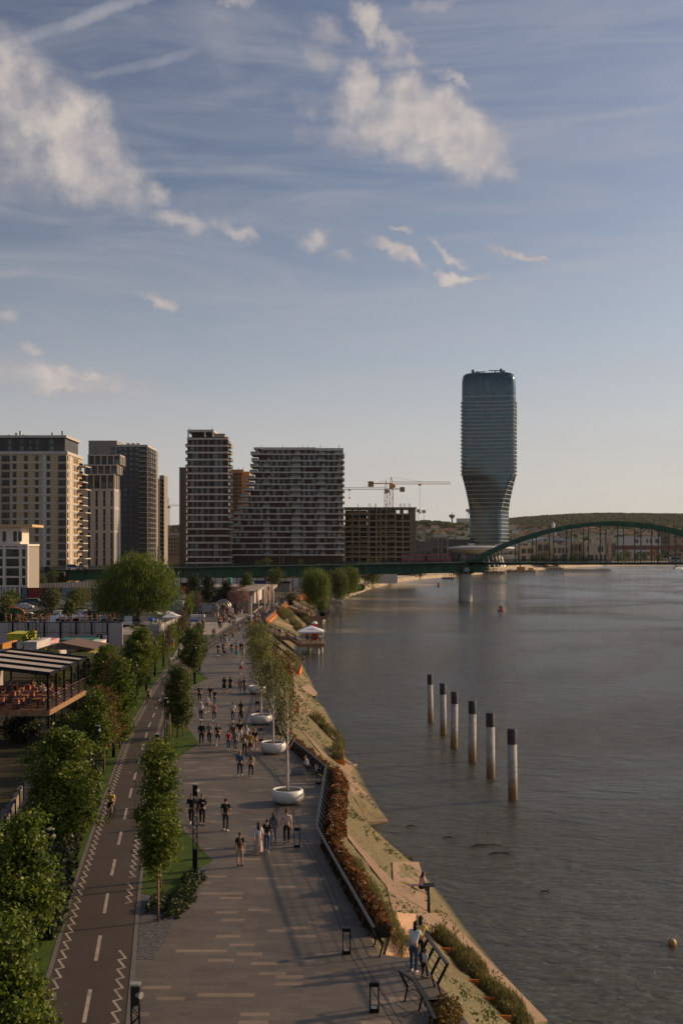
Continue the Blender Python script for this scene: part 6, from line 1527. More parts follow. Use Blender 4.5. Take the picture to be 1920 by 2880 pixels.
blue_t = mat('blue_print', (.05,.06,.22), .6)
text('rosa', cn, (0,-1.45,z1+.40), (R(24),0,0), .8, blue_t)
kk = empty('drinks_cooler', (-5.2, 221.5, zl), 0, 'tall red drinks cabinet behind the canopy', 'cabinet'); MB().box(-.55,.55,-.4,.4,0,3.1).build('body', mat('cola_red', (.42,.01,.015), .4), kk); MB().lathe([(.5,0),(.5,.25),(.3,.5)], 14, (0,0,3.1)).build('crown', white_p, kk)
# deck 2: stepped seating
d2 = empty('stepped_deck', (-12, 299, 0), 0, 'wooden deck of broad seating steps going down to the water', 'deck'); O = Vector((-12,299,0)); zl2 = -2.5
m = MB(); n = 9; sw = (.2-(-7.2))
for i in range(n):
    t0, t1 = i/n, (i+1)/n; xa, xb = lerp(-13.6,-8.0,t0), lerp(-13.6,-8.0,t1); z = lerp(0, zl2, t1); m.box(xa+12, xb+12+.02, lerp(0,-2,t0), 21, z-.5, z)
m.box(-8.0+12, -3.6+12, -2, 20, zl2-.3, zl2); m.box(-15.5+12, -13.6+12, .5, 22, -.4, -.02)
m.build('floor', deck_m, d2)
m = MB(); m.add([(-1.6,-.1,-.9),(4.0,-2.15,zl2-.7),(4.0,-2.15,zl2),(-1.6,-.1,0)], [(0,1,2,3)]).box(4.0,8.45,-2.2,-2.02,zl2-.75,zl2+.02).box(-3.5,-1.6,.35,.5,-.9,0); m.build('fascia', wood, d2)
m = MB()
for x, y in ((7,-1.2),(7.2,8),(7.2,17),(4.4,-1),(3,8)): m.tube([(x,y,WATER_Z-1),(x,y,zl2-.2)], .35, 12)
m.parts('pile', concrete_w, d2, True)
MB().add([(8.2,-2,zl2),(8.2,20,zl2),(9.0,20,zl2+1.6),(9.0,-2,zl2+1.6),(8.45,-2,zl2-.3),(8.45,20,zl2-.3),(9.2,20,zl2+1.6),(9.2,-2,zl2+1.6)], [(0,1,2,3),(7,6,5,4),(0,3,7,4),(3,2,6,7),(1,5,6,2),(0,4,5,1)]).build('parapet', wood, d2)
railsimple(d2, [(-12.6,319,0),(-8.0,317,zl2),(-5,317,zl2)], O); railsimple(d2, [(-8.0,297,zl2),(-8,303,zl2)], O, infill=False)
for i, (x, y, z, l, h) in enumerate(((-5.0,298.6,zl2,'on the low end of the stepped deck',3.6),(-13.6,306,0,'at the top of the stepped deck',2.2))):
    e = empty('dark_planter', (x,y,z), 0, 'dark round planter '+l, 'planter', 'dark planters on the stepped deck'); MB().lathe([(.55,0),(.85,.5),(.8,1.2),(.7,1.2),(.7,1.05),(.02,1.05)], 20).build('pot', black_metal, e, True)
    tree('potted_shrub', 'green shrub in the dark planter '+l, x, y, h*.6, [(0,0,h*.5,1.3,1.3,h*.42,1)], mid_l, .13, 120, 20, 400+i, None, .05, 5, z+1.0, .35, cat='shrub')
# rust planter walls along the promenade
def rustwall(label, a, b, h0, h1, th, lowstrip=True):
    a, b = Vector(a), Vector(b); e = empty('rust_planter_wall', a, 0, label, 'planter wall', 'long rusty planter walls'); d = (b-a); n = Vector((d.y,-d.x,0)).normalized()
    q = [Vector((0,0,0)), d, d+n*th*.9, n*th]
    m = MB(); m.add([n*th+Vector((0,0,-.9)), d+n*th+Vector((0,0,-.9)), d+n*.15+Vector((0,0,h1)), n*.15+Vector((0,0,h0)), Vector((0,0,-.3)), d+Vector((0,0,-.3)), d+Vector((0,0,h1)), Vector((0,0,h0))], [(3,2,1,0),(4,5,6,7),(7,6,2,3),(0,4,7,3),(1,2,6,5)])
    m.build('panel', rust, e)
    m = MB(); m.bar(n*(th*.62+.16)+Vector((0,0,-.12)), d+n*(th*.62+.16)+Vector((0,0,.0)), .22, .42); m.build('edge', rust_b, e)  # bright bar paints the sunlit bottom edge of the panel
    m = MB(); m.bar(Vector((0,0,h0+.05)), d+Vector((0,0,h1+.05)), .5, .1); m.build('coping', dark_metal, e)
rustwall('long rusty sloping planter wall above the first deck', P(744,1752), P(806,1700), .85, 1.05, .7)
rustwall('second rusty sloping planter wall before the willow', P(828,1683), P(868,1674), .6, 1.2, .8)
# flags and banners
peach = mat('peach_banner', (.66,.36,.22), .8, var=.05)
flp = [(707,1774,1676,'nearest'),(728,1733,1658,'second'),(745,1731,1656,'third'),(759,1720,1648,'fourth'),(770,1713,1644,'farthest')]
for i, (px, py, ty, l) in enumerate(flp):
    p = P(px, py); h = (py-ty)*p.y/FPX; e = empty('banner_pole', p, 0, l+' white pole with a long peach banner counted from the camera', 'banner pole', 'white poles with peach banners'); MB().tube([(0,0,0),(0,0,h)], [.09,.06], 8).build('pole', white_p, e, True)
    w = 6.5*p.y/FPX; m = MB(); n = 8; L = h*.52; z1 = h*.97
    for q in range(n+1): t_ = q/n; z = z1-L*t_; m.v += [(-w*1.15-.12, .25*math.sin(t_*3+i), z), (-.1-w*.35*(1-t_), .1*math.sin(t_*4), z+.5*w*(1 if q == 0 else 0))]
    for q in range(n): m.f.append((2*q, 2*q+1, 2*q+3, 2*q+2)); m.m.append(0)
    bo = m.build('banner', peach, e); sd = bo.modifiers.new('s', 'SOLIDIFY'); sd.thickness = .02
    text('V\nE\nC\nE', e, (-w*.75, -.35, z1-L*.5), (R(90),0,0), L*.09, mat('banner_print', (.5,.22,.12), .8))
for i, (x0, y0, x1, y1, c, cn_, l) in enumerate(((724,1706,737,1742,(.45,.01,.10),'magenta','tilted magenta feather flag in the crowd'),(727,1726,733,1763,(.65,.33,.01),'yellow','yellow feather flag in the crowd'),(714,1735,720,1762,(.4,.01,.05),'crimson','small crimson feather flag left of the yellow one'),(711,1722,716,1735,(.12,.04,.16),'violet','small violet feather flag beside the nearest banner pole'))):
    p = P(x1, y1+3); s = p.y/FPX; h = (y1-y0+3)*s; dx = (x0-x1)*s; w = 6*s; e = empty('feather_flag', p, 0, l, 'flag', 'feather flags in the crowd'); MB().tube([(0,0,0),(dx*.4,0,h*.5),(dx,0,h)], .04, 5).build('pole', dark_metal, e); m = MB(); n = 8
    for q in range(n+1): t_ = .12+.88*q/n; cx_ = dx*t_; ww = w*(1 if t_ < .85 else .45); m.v += [(cx_,0,h*t_),(cx_+ww,.02*math.sin(q),h*t_-.1)]
    for q in range(n): m.f.append((2*q, 2*q+1, 2*q+3, 2*q+2)); m.m.append(0)
    bo = m.build('sail', mat('flag_'+cn_, c, .7), e); bo.modifiers.new('s', 'SOLIDIFY').thickness = .02
    if i < 2: text('F\nE\nS\nT', e, (dx*.55+w*.5, -.05, h*.55), (R(90),R(8 if i else 18),0), h*.10, white_p)
# umbrellas / stalls left of the crowd
def parasol(px, py, w, h, label, letters=None):
    p = P(px, py); e = empty('market_parasol', p, 0, label, 'parasol', 'white market parasols'); s = w/2
    MB().add([(-s,-s,h),(s,-s,h),(s,s,h),(-s,s,h),(0,0,h+w*.22),(-s,-s,h-.3),(s,-s,h-.3),(s,s,h-.3),(-s,s,h-.3)], [(0,1,4),(1,2,4),(2,3,4),(3,0,4),(5,6,1,0),(6,7,2,1),(7,8,3,2),(8,5,0,3)]).build('cover', mat('canopy_white', (.75,.72,.75)), e)
    MB().tube([(0,0,0),(0,0,h+.2)], .05, 6).build('pole', steel, e)
    if letters: text(letters, e, (0,-s*.62,h+w*.1), (R(24),0,0), w*.2, blue_t)
parasol(484,1760,3.3,1.9,'big white parasol with blue letters beside the tarpaulin fence','rosa'); parasol(471,1752,2.6,2.0,'white parasol overlapping the left of the big lettered one'); parasol(428,1752,3.0,2.1,'grey white parasol under the huge willow'); parasol(168,1760,2.6,1.8,'white parasol among the wooden letters left of the middle'); parasol(222,1760,3.0,1.9,'white parasol behind the wooden letters right of the middle')
for i, (px, py, w, c, l) in enumerate(((492,1749,26,(.5,.5,.55),'white stall board under the big lettered parasol'),(515,1748,22,(.5,.5,.55),'white stall board right of the big lettered parasol'),(556,1746,40,(.5,.48,.5),'long white stall board in front of the gate'),(545,1760,28,(.08,.16,.38),'stall with a blue awning left of the crowd'),(425,1757,14,(.04,.12,.4),'blue stall beside the willow trunk'),(440,1762,10,(.25,.25,.25),'grey generator box beside the blue stall'))):
    p = P(px, py+8); s = p.y/FPX; e = empty('market_stall', p, 0, l, 'stall', 'stalls around the gate'); W_ = w*s; MB().box(-W_/2,W_/2,-.6,.6,1.35,1.85).build('canopy', mat('stall_%d' % i, c, .7), e); m = MB()
    for sx in (-W_/2+.1, W_/2-.1): m.box(sx-.04,sx+.04,-.5,-.42,0,1.35).box(sx-.04,sx+.04,.42,.5,0,1.35)
    m.box(-W_/2+.1,W_/2-.1,-.4,.4,.7,.8); m.build('frame', wood if i == 3 else steel, e)
# arch gate with tunnel of hoops
p = P(625,1735); ag = empty('arch_gate', p, 0, 'round metal arch gate decorated with balloons over the entrance', 'arch')
for yv, r_ in ((0,1.55),(2.2,1.75)):
    MB().tube([(r_*math.cos(a), yv, 2.0+r_*math.sin(a)) if 0 <= a <= math.pi else (0,0,0) for a in [math.pi*i/16 for i in range(17)]], .09, 6).tube([(r_,yv,0),(r_,yv,2)], .09, 6).tube([(-r_,yv,0),(-r_,yv,2)], .09, 6).build('hoop', steel, ag)
bl = MB(); r = random.Random(2)
for i in range(60): a = r.uniform(.2,2.9); bl._ell((1.35*math.cos(a)*r.uniform(.5,1), r.uniform(.2,2), 1.6+1.35*math.sin(a)*r.uniform(.8,1)), .16,.16,.16,7,5)
bl.build('balloon_cluster', mat('balloons', (.35,.26,.22), .6, var=.6, scale=2), ag); MB()._ell((-1.25,-.3,1.9), .7,.4,1.0,12,8).build('figure_panel', mat('gate_grey', (.3,.27,.24), .8), ag)
p = P(606,1733); e = empty('ticket_kiosk', p, 0, 'tiny kiosk with a blue roof and pink front at the arch gate', 'kiosk'); MB().box(-.7,.7,-.6,.6,0,1.6).build('wall', mat('kiosk_pink', (.55,.3,.24)), e); MB().add([(-.85,-.75,1.6),(.85,-.75,1.6),(.85,.75,1.6),(-.85,.75,1.6),(-.85,0,2.4),(.85,0,2.4)], [(0,1,5,4),(2,3,4,5),(0,4,3),(1,2,5),(3,2,1,0)]).build('roof', mat('kiosk_blue', (.12,.26,.36)), e)
p = P(581,1730); e = empty('notice_board', p, 0, 'pale grey notice board left of the arch gate', 'board'); MB().box(-1.1,1.1,-.06,.06,.7,2.4).build('panel', mat('board_grey', (.38,.36,.33)), e); MB().box(-.9,-.8,-.05,.05,0,.7).box(.8,.9,-.05,.05,0,.7).build('leg', dark_metal, e)
p = P(803,1664); e = empty('grey_kiosk', p, 0, 'grey steel box kiosk with a black roof under the bridge', 'kiosk'); MB().box(-1.7,1.7,-1.2,1.2,0,2.9).build('wall', mat('kiosk_grey', (.22,.2,.19), .6), e); MB().box(-1.75,1.75,-1.25,1.25,2.9,3.6).build('roof', black_metal, e)
# flat roofed pavilion and hall with white panels
p = P(620,1700); e = empty('flat_pavilion', (-40, 325, 0), 0, 'long flat roofed pavilion behind the hornbeams', 'building'); MB().box(0,19,0,20,0,3.6).build('wall', mat('pav_dark', (.05,.035,.03)), e); MB().box(-1.5,20.5,-2,22,3.6,4.3).build('roof', mat('pav_roof', (.30,.25,.20), .8), e)
cl = MB()
for i in range(7): cl.box(i*3-.1,i*3+.1,-1.8,-1.6,0,3.6)
cl.parts('column', steel, e); MB().box(6,7,4,5,4.3,6).box(13,14.5,6,7,4.3,5.6).parts('roof_vent', concrete_w, e)
e = empty('panel_hall', (-20.8, 268, 0), 0, 'restaurant hall with big white side panels behind the banners', 'building'); MB().box(-4,0,0,50,0,4.9).build('wall', mat('hall_grey', (.24,.21,.18), .8), e); MB().box(-4.4,.5,-.4,50,4.9,5.3).build('roof', mat('hall_roof', (.26,.22,.18), .9), e)
MB().box(.02,.3,1,16,2.3,4.8).parts('side_panel', white_w, e); MB().box(.02,.3,17,32,2.3,4.8).parts('side_panel', white_w, e); MB().box(0.02,.1,0,40,.4,2.2).build('window', win_m, e)
tag(MB().box(-1.9,1.9,0,.4,0,4.2).build('black_screen', black_metal, None, False, D(722,1672,300)-Vector((0,0,3))), 'small black sign box on the hall front', 'sign box')
# white wall, blue and red containers under the bridge
def box_thing(name, label, cat, x0, x1, y0, y1, h, m_, Y, d=2.4, grp=None, detail=True):
    k = Y/FPX; xa, xb = (x0-CX)*k, (x1-CX)*k; zt_ = HC-(y0-HY)*k; zb2 = HC-(y1-HY)*k; e = empty(name, (xa, Y, max(0, zb2)), 0, label, cat, grp); H = zt_-max(0, zb2); L = xb-xa
    MB().box(0, L, 0, d, 0, H).build('body', m_, e)
    r_ = MB(); n = max(3, int(L/.5))
    for i in range(n+1): x = lerp(.04, L-.04, i/n); r_.box(x-.05, x+.05, -.06, 0, .12, H-.12)
    r_.box(-.05, L+.05, -.08, d+.05, H-.12, H+.04); r_.box(-.05, L+.05, -.08, d+.05, 0, .12); r_.build('rib', m_, e); return e
cblue = mat('container_blue', (.02,.03,.12), .5); cred = mat('container_red', (.28,.02,.015), .5); cgrn = mat('container_green', (.01,.13,.07), .5); cyel = mat('container_lime', (.50,.46,.03), .55); cnavy = mat('cabin_navy', (.02,.03,.05), .6)
box_thing('container', 'dark blue container under the bridge behind the hall', 'container', 711, 748, 1633, 1643, 2, cblue, 390); box_thing('container', 'red container under the bridge', 'container', 744, 768, 1627, 1634, 2, cred, 405); box_thing('container', 'teal site cabinet under the bridge', 'cabinet', 643, 650, 1625, 1640, 2, mat('teal_box', (.05,.35,.28)), 380)
wf = empty('panel_fence', (-60, 408, 0), 0, 'long white panel fence under the bridge girder', 'fence'); m = MB().box(0, 55, 0, .2, 0, 4.6); m.build('panel', white_w, wf); m = MB()
for i in range(23): m.box(i*2.5-.12, i*2.5+.12, -.1, 0, 0, 4.8)
m.parts('post', black_metal, wf)
wf = empty('screen_wall', (18.5, 560, -2.2), 0, 'sunlit blank white screen wall on the curved quay', 'wall'); MB().box(-2, 9, 0, .4, 0, 5.2).build('panel', white_w, wf); MB().box(-2.1,9.1,-.05,.45,5.2,5.4).build('coping', slab_g, wf)
pg = empty('quay_pergola', P(1025,1654), 0, 'rust coloured pergola at the edge of the curved quay', 'pergola'); MB().add([(-3,-2,4),(3.5,-2,5),(3.5,3,5),(-3,3,4),(-3,-2,4.5),(3.5,-2,5.5),(3.5,3,5.5),(-3,3,4.5)], [(0,3,2,1),(4,5,6,7),(0,1,5,4),(1,2,6,5),(2,3,7,6),(3,0,4,7)]).build('roof', mat('pergola_red', (.26,.11,.07)), pg)
m = MB()
for x in (-2.8, 0, 3.2): m.box(x-.15,x+.15,-1.9,-1.6,0,4.5)
m.parts('post', wood, pg)
qp = empty('quay_platform', (0,0,0), 0, 'concrete viewing platform with a glass railing before the clipped bushes', 'platform'); pts = [P(932,1690,-1.0), P(962,1690,-1.0), P(966,1676,-1.0), P(925,1676,-1.0)]; m = MB().slab(pts, .7); m.build('floor', concrete, qp); m = MB(); c0 = (pts[0]+pts[1])/2; m.box(c0.x-1.8,c0.x-.6,c0.y+1,c0.y+2.5,WATER_Z-1,-1.6).box(c0.x+.8,c0.x+1.6,c0.y+1,c0.y+2.5,WATER_Z-1,-1.6); m.parts('pile', concrete_w, qp)
railsimple(qp, [pts[3], pts[0], pts[1], pts[2]], Vector((0,0,0)), 1.1, 2, True, dark_metal)
# ================================================================== car park, walls, letters
ww_ = empty('long_wall', (-54, 179, 0), 0, 'long white concrete panel wall with faded mirrored letters', 'wall'); XE = (345-CX)*179/FPX+54
wall_m = mat('wall_whitewash', (.46,.40,.38), .8, var=.08, scale=.4, dirt=(.33,.30,.30))
MB().box(-6, XE, 0, .25, 0, 3.68).build('panel', wall_m, ww_); m = MB(); MB().box(-6, XE, -.05, .3, 3.68, 3.78).build('coping', dark_metal, ww_)
pxs = [37,81,126,171,215,259,303]
for px in pxs: x = (px-CX)*179/FPX+54; m.box(x-.12, x+.12, -.15, 0, 0, 3.7)
m.parts('post', black_metal, ww_); m = MB()
for px in (26,50,72,92,112,134,176,200,222,240,268,290): x = (px-CX)*179/FPX+54; m.box(x-.03, x+.03, -.1, -.06, 1.6, 3.7)
m.box(1,17,-.1,-.07,2.1,2.16); m.parts('strut', rust, ww_)
fade = mat('faded_letter', (.27,.26,.28), .8)
for ch_c, px, py, s in (('D',56,1773,1.2),('E',97,1768,1.2),('A',125,1764,1.3),('D',110,1788,1.4),('R',149,1779,1.3),('C',189,1769,1.4),('E',225,1768,1.1),('R',247,1779,1.1)): text(ch_c, ww_, ((px-CX)*179/FPX+54, -.02, HC-(py-HY)*179/FPX), (R(90),0,0), s, fade, mirror=True)
MB().box((139-CX)*179/FPX+54-.01,(139-CX)*179/FPX+54+.01,-.05,-.04,1,1.02).build('bracket', rust, ww_)
lw_ = mat('letter_wood', (.30,.13,.05), .75, var=.3, scale=3); seen = {}
for ch_c, px in (('H',24),('A',49),('Z',70),('T',91),('A',113),('B',136),('H',177),('E',199),('F',220),('E',238),('I',258),('I',273),('W',309)):
    o = text(ch_c, None, ((px-CX)*180/FPX, 180.0, 3.72+.66), (R(90),0,0), 1.75, lw_, 'wooden_letter', .09, mirror=True); seen[ch_c] = seen.get(ch_c, 0)+1
    tag(o, 'mirrored wooden letter '+ch_c+' on the white wall, '+{24:'leftmost of the row',49:'second of the row',70:'before the round bush',91:'beside the wall lamp post',113:'right of the letter T',136:'before the dark trees',177:'before the first white parasol',199:'just right of the middle H',220:'between two letters E',238:'right of the letter F',258:'left of the pair of bars',273:'right of the pair of bars',309:'rightmost of the row'}[px], 'letter', 'wooden letters on the wall')
lamp(103, 1826, 'rising behind the white wall among the letters')
tf = empty('tarpaulin_fence', P(398,1797), 0, 'pale tarpaulin fence right of the white wall', 'fence'); a, b, c_ = P(398,1797), P(454,1796), P(500,1773)
m = MB(); r = random.Random(6); pts = cumres([a-a, b-a, c_-a], 46)
for p in pts: m.v += [(p.x, p.y+r.uniform(-.04,.04), .1), (p.x, p.y+r.uniform(-.04,.04), 1.6), (p.x, p.y+r.uniform(-.05,.05), 2.45)]
for i in range(45):
    for j in range(2): q = i*3+j; m.f.append((q, q+3, q+4, q+1)); m.m.append(0)
o = m.build('sheet', mat('tarpaulin', (.36,.32,.28), .6), tf); o.modifiers.new('s', 'SOLIDIFY').thickness = .02
m = MB()
for p in (pts[0], pts[14], pts[29], pts[45]): m.bar(p-Vector((0,.1,0)), p+Vector((0,-.1,2.6)), .09)
m.parts('post', black_metal, tf)
tag(MB().box(-4,4,-.3,.3,.0,1.1).build('speaker_stage', black_metal, None, False, P(268,1862)), 'low black boarding before the white wall', 'boarding')
e = empty('loudspeaker', D(281,1792,165), 0, 'black twin loudspeaker hanging before the white wall', 'loudspeaker'); MB().box(-.35,.35,-.25,.25,-.45,.45).build('cabinet', black_metal, e); MB().tube([(0,-.26,.2),(0,-.3,.2)], .16, 12).tube([(0,-.26,-.2),(0,-.3,-.2)], .16, 12).build('cone', steel, e); MB().tube([(0,.1,-.45),(0,.1,-2.6)], .04, 6).build('stand', dark_metal, e)
box_thing('container', 'lime green shipping container with scribbled graffiti behind the terrace roof', 'container', 20, 75, 1783, 1819, 2.2, cyel, 150, 5, 'containers behind the terrace'); box_thing('container', 'low navy cabin below the lime container', 'container', 4, 48, 1808, 1830, 2, cnavy, 140, 3, 'containers behind the terrace')
box_thing('container', 'green container with a grey roof beside the yellow cabin', 'container', 168, 262, 1800, 1822, 2, cgrn, 152, 4, 'containers behind the terrace'); box_thing('container', 'navy topped container in front of the white wall', 'container', 194, 290, 1791, 1800, 2, cnavy, 168, 3, 'containers behind the terrace')
box_thing('site_cabin', 'white site cabin with a blue edge right of the yellow cabin', 'cabin', 252, 281, 1806, 1862, 2, white_w, 146, 4, 'cabins behind the terrace')
for i, (x0,x1,y0,y1,c,l) in enumerate(((70,104,1806,1828,(.5,.45,.42),'white roofed cabin with a pink end wall'),(84,152,1822,1850,(.5,.46,.43),'pale flat roofed cabin just behind the terrace roof'),(0,8,1812,1832,(.4,.17,.03),'orange cabin at the left edge'),(104,133,1806,1822,(.55,.3,.3),'pink framed stall roof beside the small tree'))):
    Yc = 128+i*4; b_ = box_thing('site_cabin', l, 'cabin', x0, x1, y0, y1, 2, mat('cabin_%d' % i, c, .7), Yc, 6, 'cabins behind the terrace')
yc = empty('yellow_cabin', D(201,1880,128), 0, 'pale yellow cabin with a brown pitched roof half covered in leaves', 'cabin'); yc.location.z = 0
MB().box(0,2.6,0,7,0,3.7).build('wall', mat('cabin_yellow', (.55,.47,.16), .7), yc); MB().add([(-4.5,0,3.9),(2.8,-.3,4.1),(2.8,7.3,4.1),(-4.5,7,3.9),(-1,-.3,4.8),(-1,7,4.8)], [(0,1,4),(1,2,5,4),(2,3,5),(3,0,4,5),(3,2,1,0)]).build('roof', mat('cabin_roof', (.16,.10,.075), .8), yc); MB().box(1.3,2.1,-.05,0,1.9,3.0).build('window', win_m, yc)
p = P(125, 1900); tree('sapling', 'thin sapling with round leaf tufts above the terrace roof', P(122,1905).x, 131, 5.4, [(-.6,0,4.8,.5,.5,.6,1),(.6,0,4.6,.5,.5,.5,1),(0,0,5.5,.5,.5,.5,1),(0,0,4.0,.9,.6,.5,1)], mid_l, .11, 60, 18, 410, None, .04, 6, 0, .2)
p = P(240, 1905); tree('climber', 'leafy climber with yellow leaves before the yellow cabin', p.x-.5, 122, 4.5, [(0,0,3.3,1.8,1,1.3,1),(0,0,1.7,2.3,1,1.2,1)], birch_l, .11, 170, 18, 411, None, .06, 6, 0, .35, cat='climber')
# inflatable arch
e = empty('inflatable_arch', P(37,1752), 0, 'green and orange inflatable play arch behind the white wall', 'inflatable'); s = 250/FPX
MB().tube([(2.45*math.cos(a)-.1, 0, 1.9+1.25*math.sin(a)) for a in [math.pi*i/14 for i in range(15)]], .16, 8).build('rim', mat('inflatable_orange', (.6,.16,.03), .5), e); m = MB(); m.v = [(2.4*math.cos(math.pi*i/14)-.1,-.05,1.9+1.2*math.sin(math.pi*i/14)) for i in range(15)]+[(2.4*math.cos(math.pi*i/14)-.1,.3,1.9+1.2*math.sin(math.pi*i/14)) for i in range(15)]; m.f = [tuple(range(15)), tuple(reversed(range(15,30)))]; m.m = [0,0]
m.box(-2.4,-1.4,-.3,1,0,1.9).box(.6,1.3,-.3,1,0,1.5); m.build('body', mat('inflatable_green', (.02,.13,.05), .5, var=.4, scale=2), e)
for x in (-1.5,.4,2.1): MB().tube([(x,-.3,0),(x,-.3,1.9)], .2, 8).build('leg', mat('inflatable_orange', (.6,.16,.03)), e)
# mural boards, slatted fence
m_ = empty('mural_fence', ((0-CX)*340/FPX, 340, 0), 0, 'fence of painted boards in white, red and speckled black behind the car park', 'fence'); kx = 340/FPX
for (x0,x1,c,nm) in ((0,48,(.55,.5,.47),'white'),(60,78,(.12,.15,.18),'grey'),(79,126,(.22,.02,.02),'red'),(127,173,(.06,.04,.045),'black'),(174,224,(.17,.22,.26),'blue'),(225,262,(.12,.12,.14),'slate')): MB().box(x0*kx, x1*kx, 0, .15, 0, 3.5).build('panel', mat('mural_'+nm, c, .7, var=.5 if nm in ('black','blue','grey') else .08, scale=2.5 if nm == 'black' else 1), m_)
m = MB()
for px in (5,12,24,36,48,60,62,78,79,126,127,173,174,224,262): m.box(px*kx-.08, px*kx+.08, -.1, 0, 0, 3.7)
m.parts('post', black_metal, m_)
s_ = empty('slatted_fence', ((80-CX)*385/FPX, 385, 0), 0, 'white slatted fence under the girder end', 'fence'); kx = 385/FPX; m = MB(); m2 = MB()
for i in range(22): x = i*178*kx/22; z = 3.2+i*.04; m.box(x+.08, x+178*kx/22-.08, 0, .1, .5, z)
for i in range(23): x = i*178*kx/22; m2.box(x-.07, x+.07, -.08, 0, 0, 3.2+i*.04)
m.parts('slat', white_w, s_); m2.parts('post', black_metal, s_)
hedge('car_park_hedge', 'long dark hedge between the two car rows', [P(70,1745), P(150,1726), P(330,1724)], 1.5, 1.3, dark_l, 30, .16, 44)
# small shed, red board by the left of the hornbeams
e = empty('white_shed', D(487,1710,262), 0, 'small white shed with a wall lamp beyond the huge willow', 'shed'); e.location.z = 0; MB().box(0,2.3,0,3,0,3.0).build('wall', mat('shed_white', (.42,.40,.38)), e); MB().box(-.1,2.4,-.1,3.1,3.0,3.2).build('roof', steel, e); MB().tube([(.7,-.1,0),(.7,-.1,2.6)], .04, 6).build('pipe', dark_metal, e)
e = empty('red_board', D(507,1662,330), 0, 'red advertising board left of the leftmost hornbeam', 'board'); e.location.z = 0; MB().box(0,2.4,0,.2,2.0,4.3).build('panel', mat('board_red', (.45,.05,.02), .6), e); MB().box(0,2.4,-.02,.2,4.3,5.3).build('header', black_metal, e); MB().box(.2,.35,0,.15,0,2).box(2,2.15,0,.15,0,2).build('leg', steel, e)
e = empty('poster_arrow', D(493,1668,300), 0, 'light blue house shaped poster right of the huge willow', 'poster'); e.location.z = 0; MB().add([(0,0,2),(1.5,0,2),(1.5,0,4.2),(.75,0,5.2),(0,0,4.2),(0,.15,2),(1.5,.15,2),(1.5,.15,4.2),(.75,.15,5.2),(0,.15,4.2)], [(0,1,2,3,4),(9,8,7,6,5)]).build('panel', mat('poster_blue', (.12,.25,.33)), e); MB().box(.65,.8,.02,.14,0,2).build('leg', steel, e)
e = empty('waste_bin', P(485,1824), 0, 'slim orange and blue waste bin on the lawn by the hedge', 'bin'); MB().box(-.25,.25,-.2,.2,0,1.1).build('body', mat('bin_orange', (.55,.12,.03), .5), e); MB().box(-.26,.26,-.21,.21,1.1,1.4).build('lid', mat('bin_blue', (.08,.25,.35), .5), e)
# cars ----------------------------------------------------------------------
def car_meshes(kind):
    L, Wd, H = {'hatch': (4.0,1.72,1.48), 'sedan': (4.5,1.78,1.42), 'van': (4.9,1.9,1.95)}[kind]
    if kind == 'van': prof_ = [(-L/2,.35),(-L/2,1.75),(-L/2+.15,H),(L/2-1.35,H),(L/2-.75,1.15),(L/2-.05,.95),(L/2,.35)]
    elif kind == 'sedan': prof_ = [(-L/2,.35),(-L/2,.95),(-L/2+.75,1.02),(-L/2+1.25,H),(L/2-1.95,H),(L/2-1.2,.98),(L/2-.1,.8),(L/2,.35)]
    else: prof_ = [(-L/2,.35),(-L/2+.02,.95),(-L/2+.35,H-.03),(-L/2+.6,H),(L/2-1.75,H),(L/2-1.05,.98),(L/2-.08,.82),(L/2,.35)]
    def side(pr, w0, w1, zc): return w1 if pr > zc else w0
    b = MB(); n = len(prof_); zc = 1.05
    for s in (-1, 1):
        for (x, z) in prof_: b.v.append((x*(1 if z < zc else .985), s*(Wd/2 if z < zc else Wd/2-.17), z))
    b.f = [tuple(range(n)), tuple(reversed(range(n, 2*n)))]+[(i, (i+1) % n, n+(i+1) % n, n+i)[::-1] for i in range(n)]; b.m = [0]*len(b.f)
    g = MB(); top_ = H-.12; x0 = -L/2+(.35 if kind != 'sedan' else 1.15); x1 = L/2-(1.55 if kind != 'van' else 1.25)
    for s in (-1, 1): g.add([(x0, s*(Wd/2-.02), 1.02),(x1+.45, s*(Wd/2-.02), 1.02),(x1-.1, s*(Wd/2-.155), top_),(x0+.15, s*(Wd/2-.155), top_)], [(0,1,2,3) if s < 0 else (3,2,1,0)])
    fx = L/2-(1.12 if kind != 'van' else .82); g.add([(fx+.02,-Wd/2+.22,1.03),(fx+.02,Wd/2-.22,1.03),(x1-.16,Wd/2-.3,H-.02),(x1-.16,-Wd/2+.3,H-.02)], [(0,1,2,3)]); rx = -L/2+(.0 if kind != 'sedan' else .72)
    g.add([(rx-.01,Wd/2-.22,1.05),(rx-.01,-Wd/2+.22,1.05),(rx+(.3 if kind == 'hatch' else .1 if kind == 'van' else .5),-Wd/2+.3,H-.06),(rx+(.3 if kind == 'hatch' else .1 if kind == 'van' else .5),Wd/2-.3,H-.06)], [(0,1,2,3)])
    w = MB(); w.tube([(0,-.1,0),(0,.1,0)], .31, 16); w2 = MB().tube([(0,-.11,0),(0,.11,0)], .18, 12)
    hl = MB().box(-.04,.04,-.18,.18,-.07,.07)
    return (b.mesh('body', PAINT), g.mesh('window', win_m), w.mesh('tyre', rubber), w2.mesh('rim', steel), hl.mesh('headlight', mat('lamp_lens', (.6,.58,.5), .2)), L, Wd)
CARM = {k_: car_meshes(k_) for k_ in ('hatch','sedan','van')}
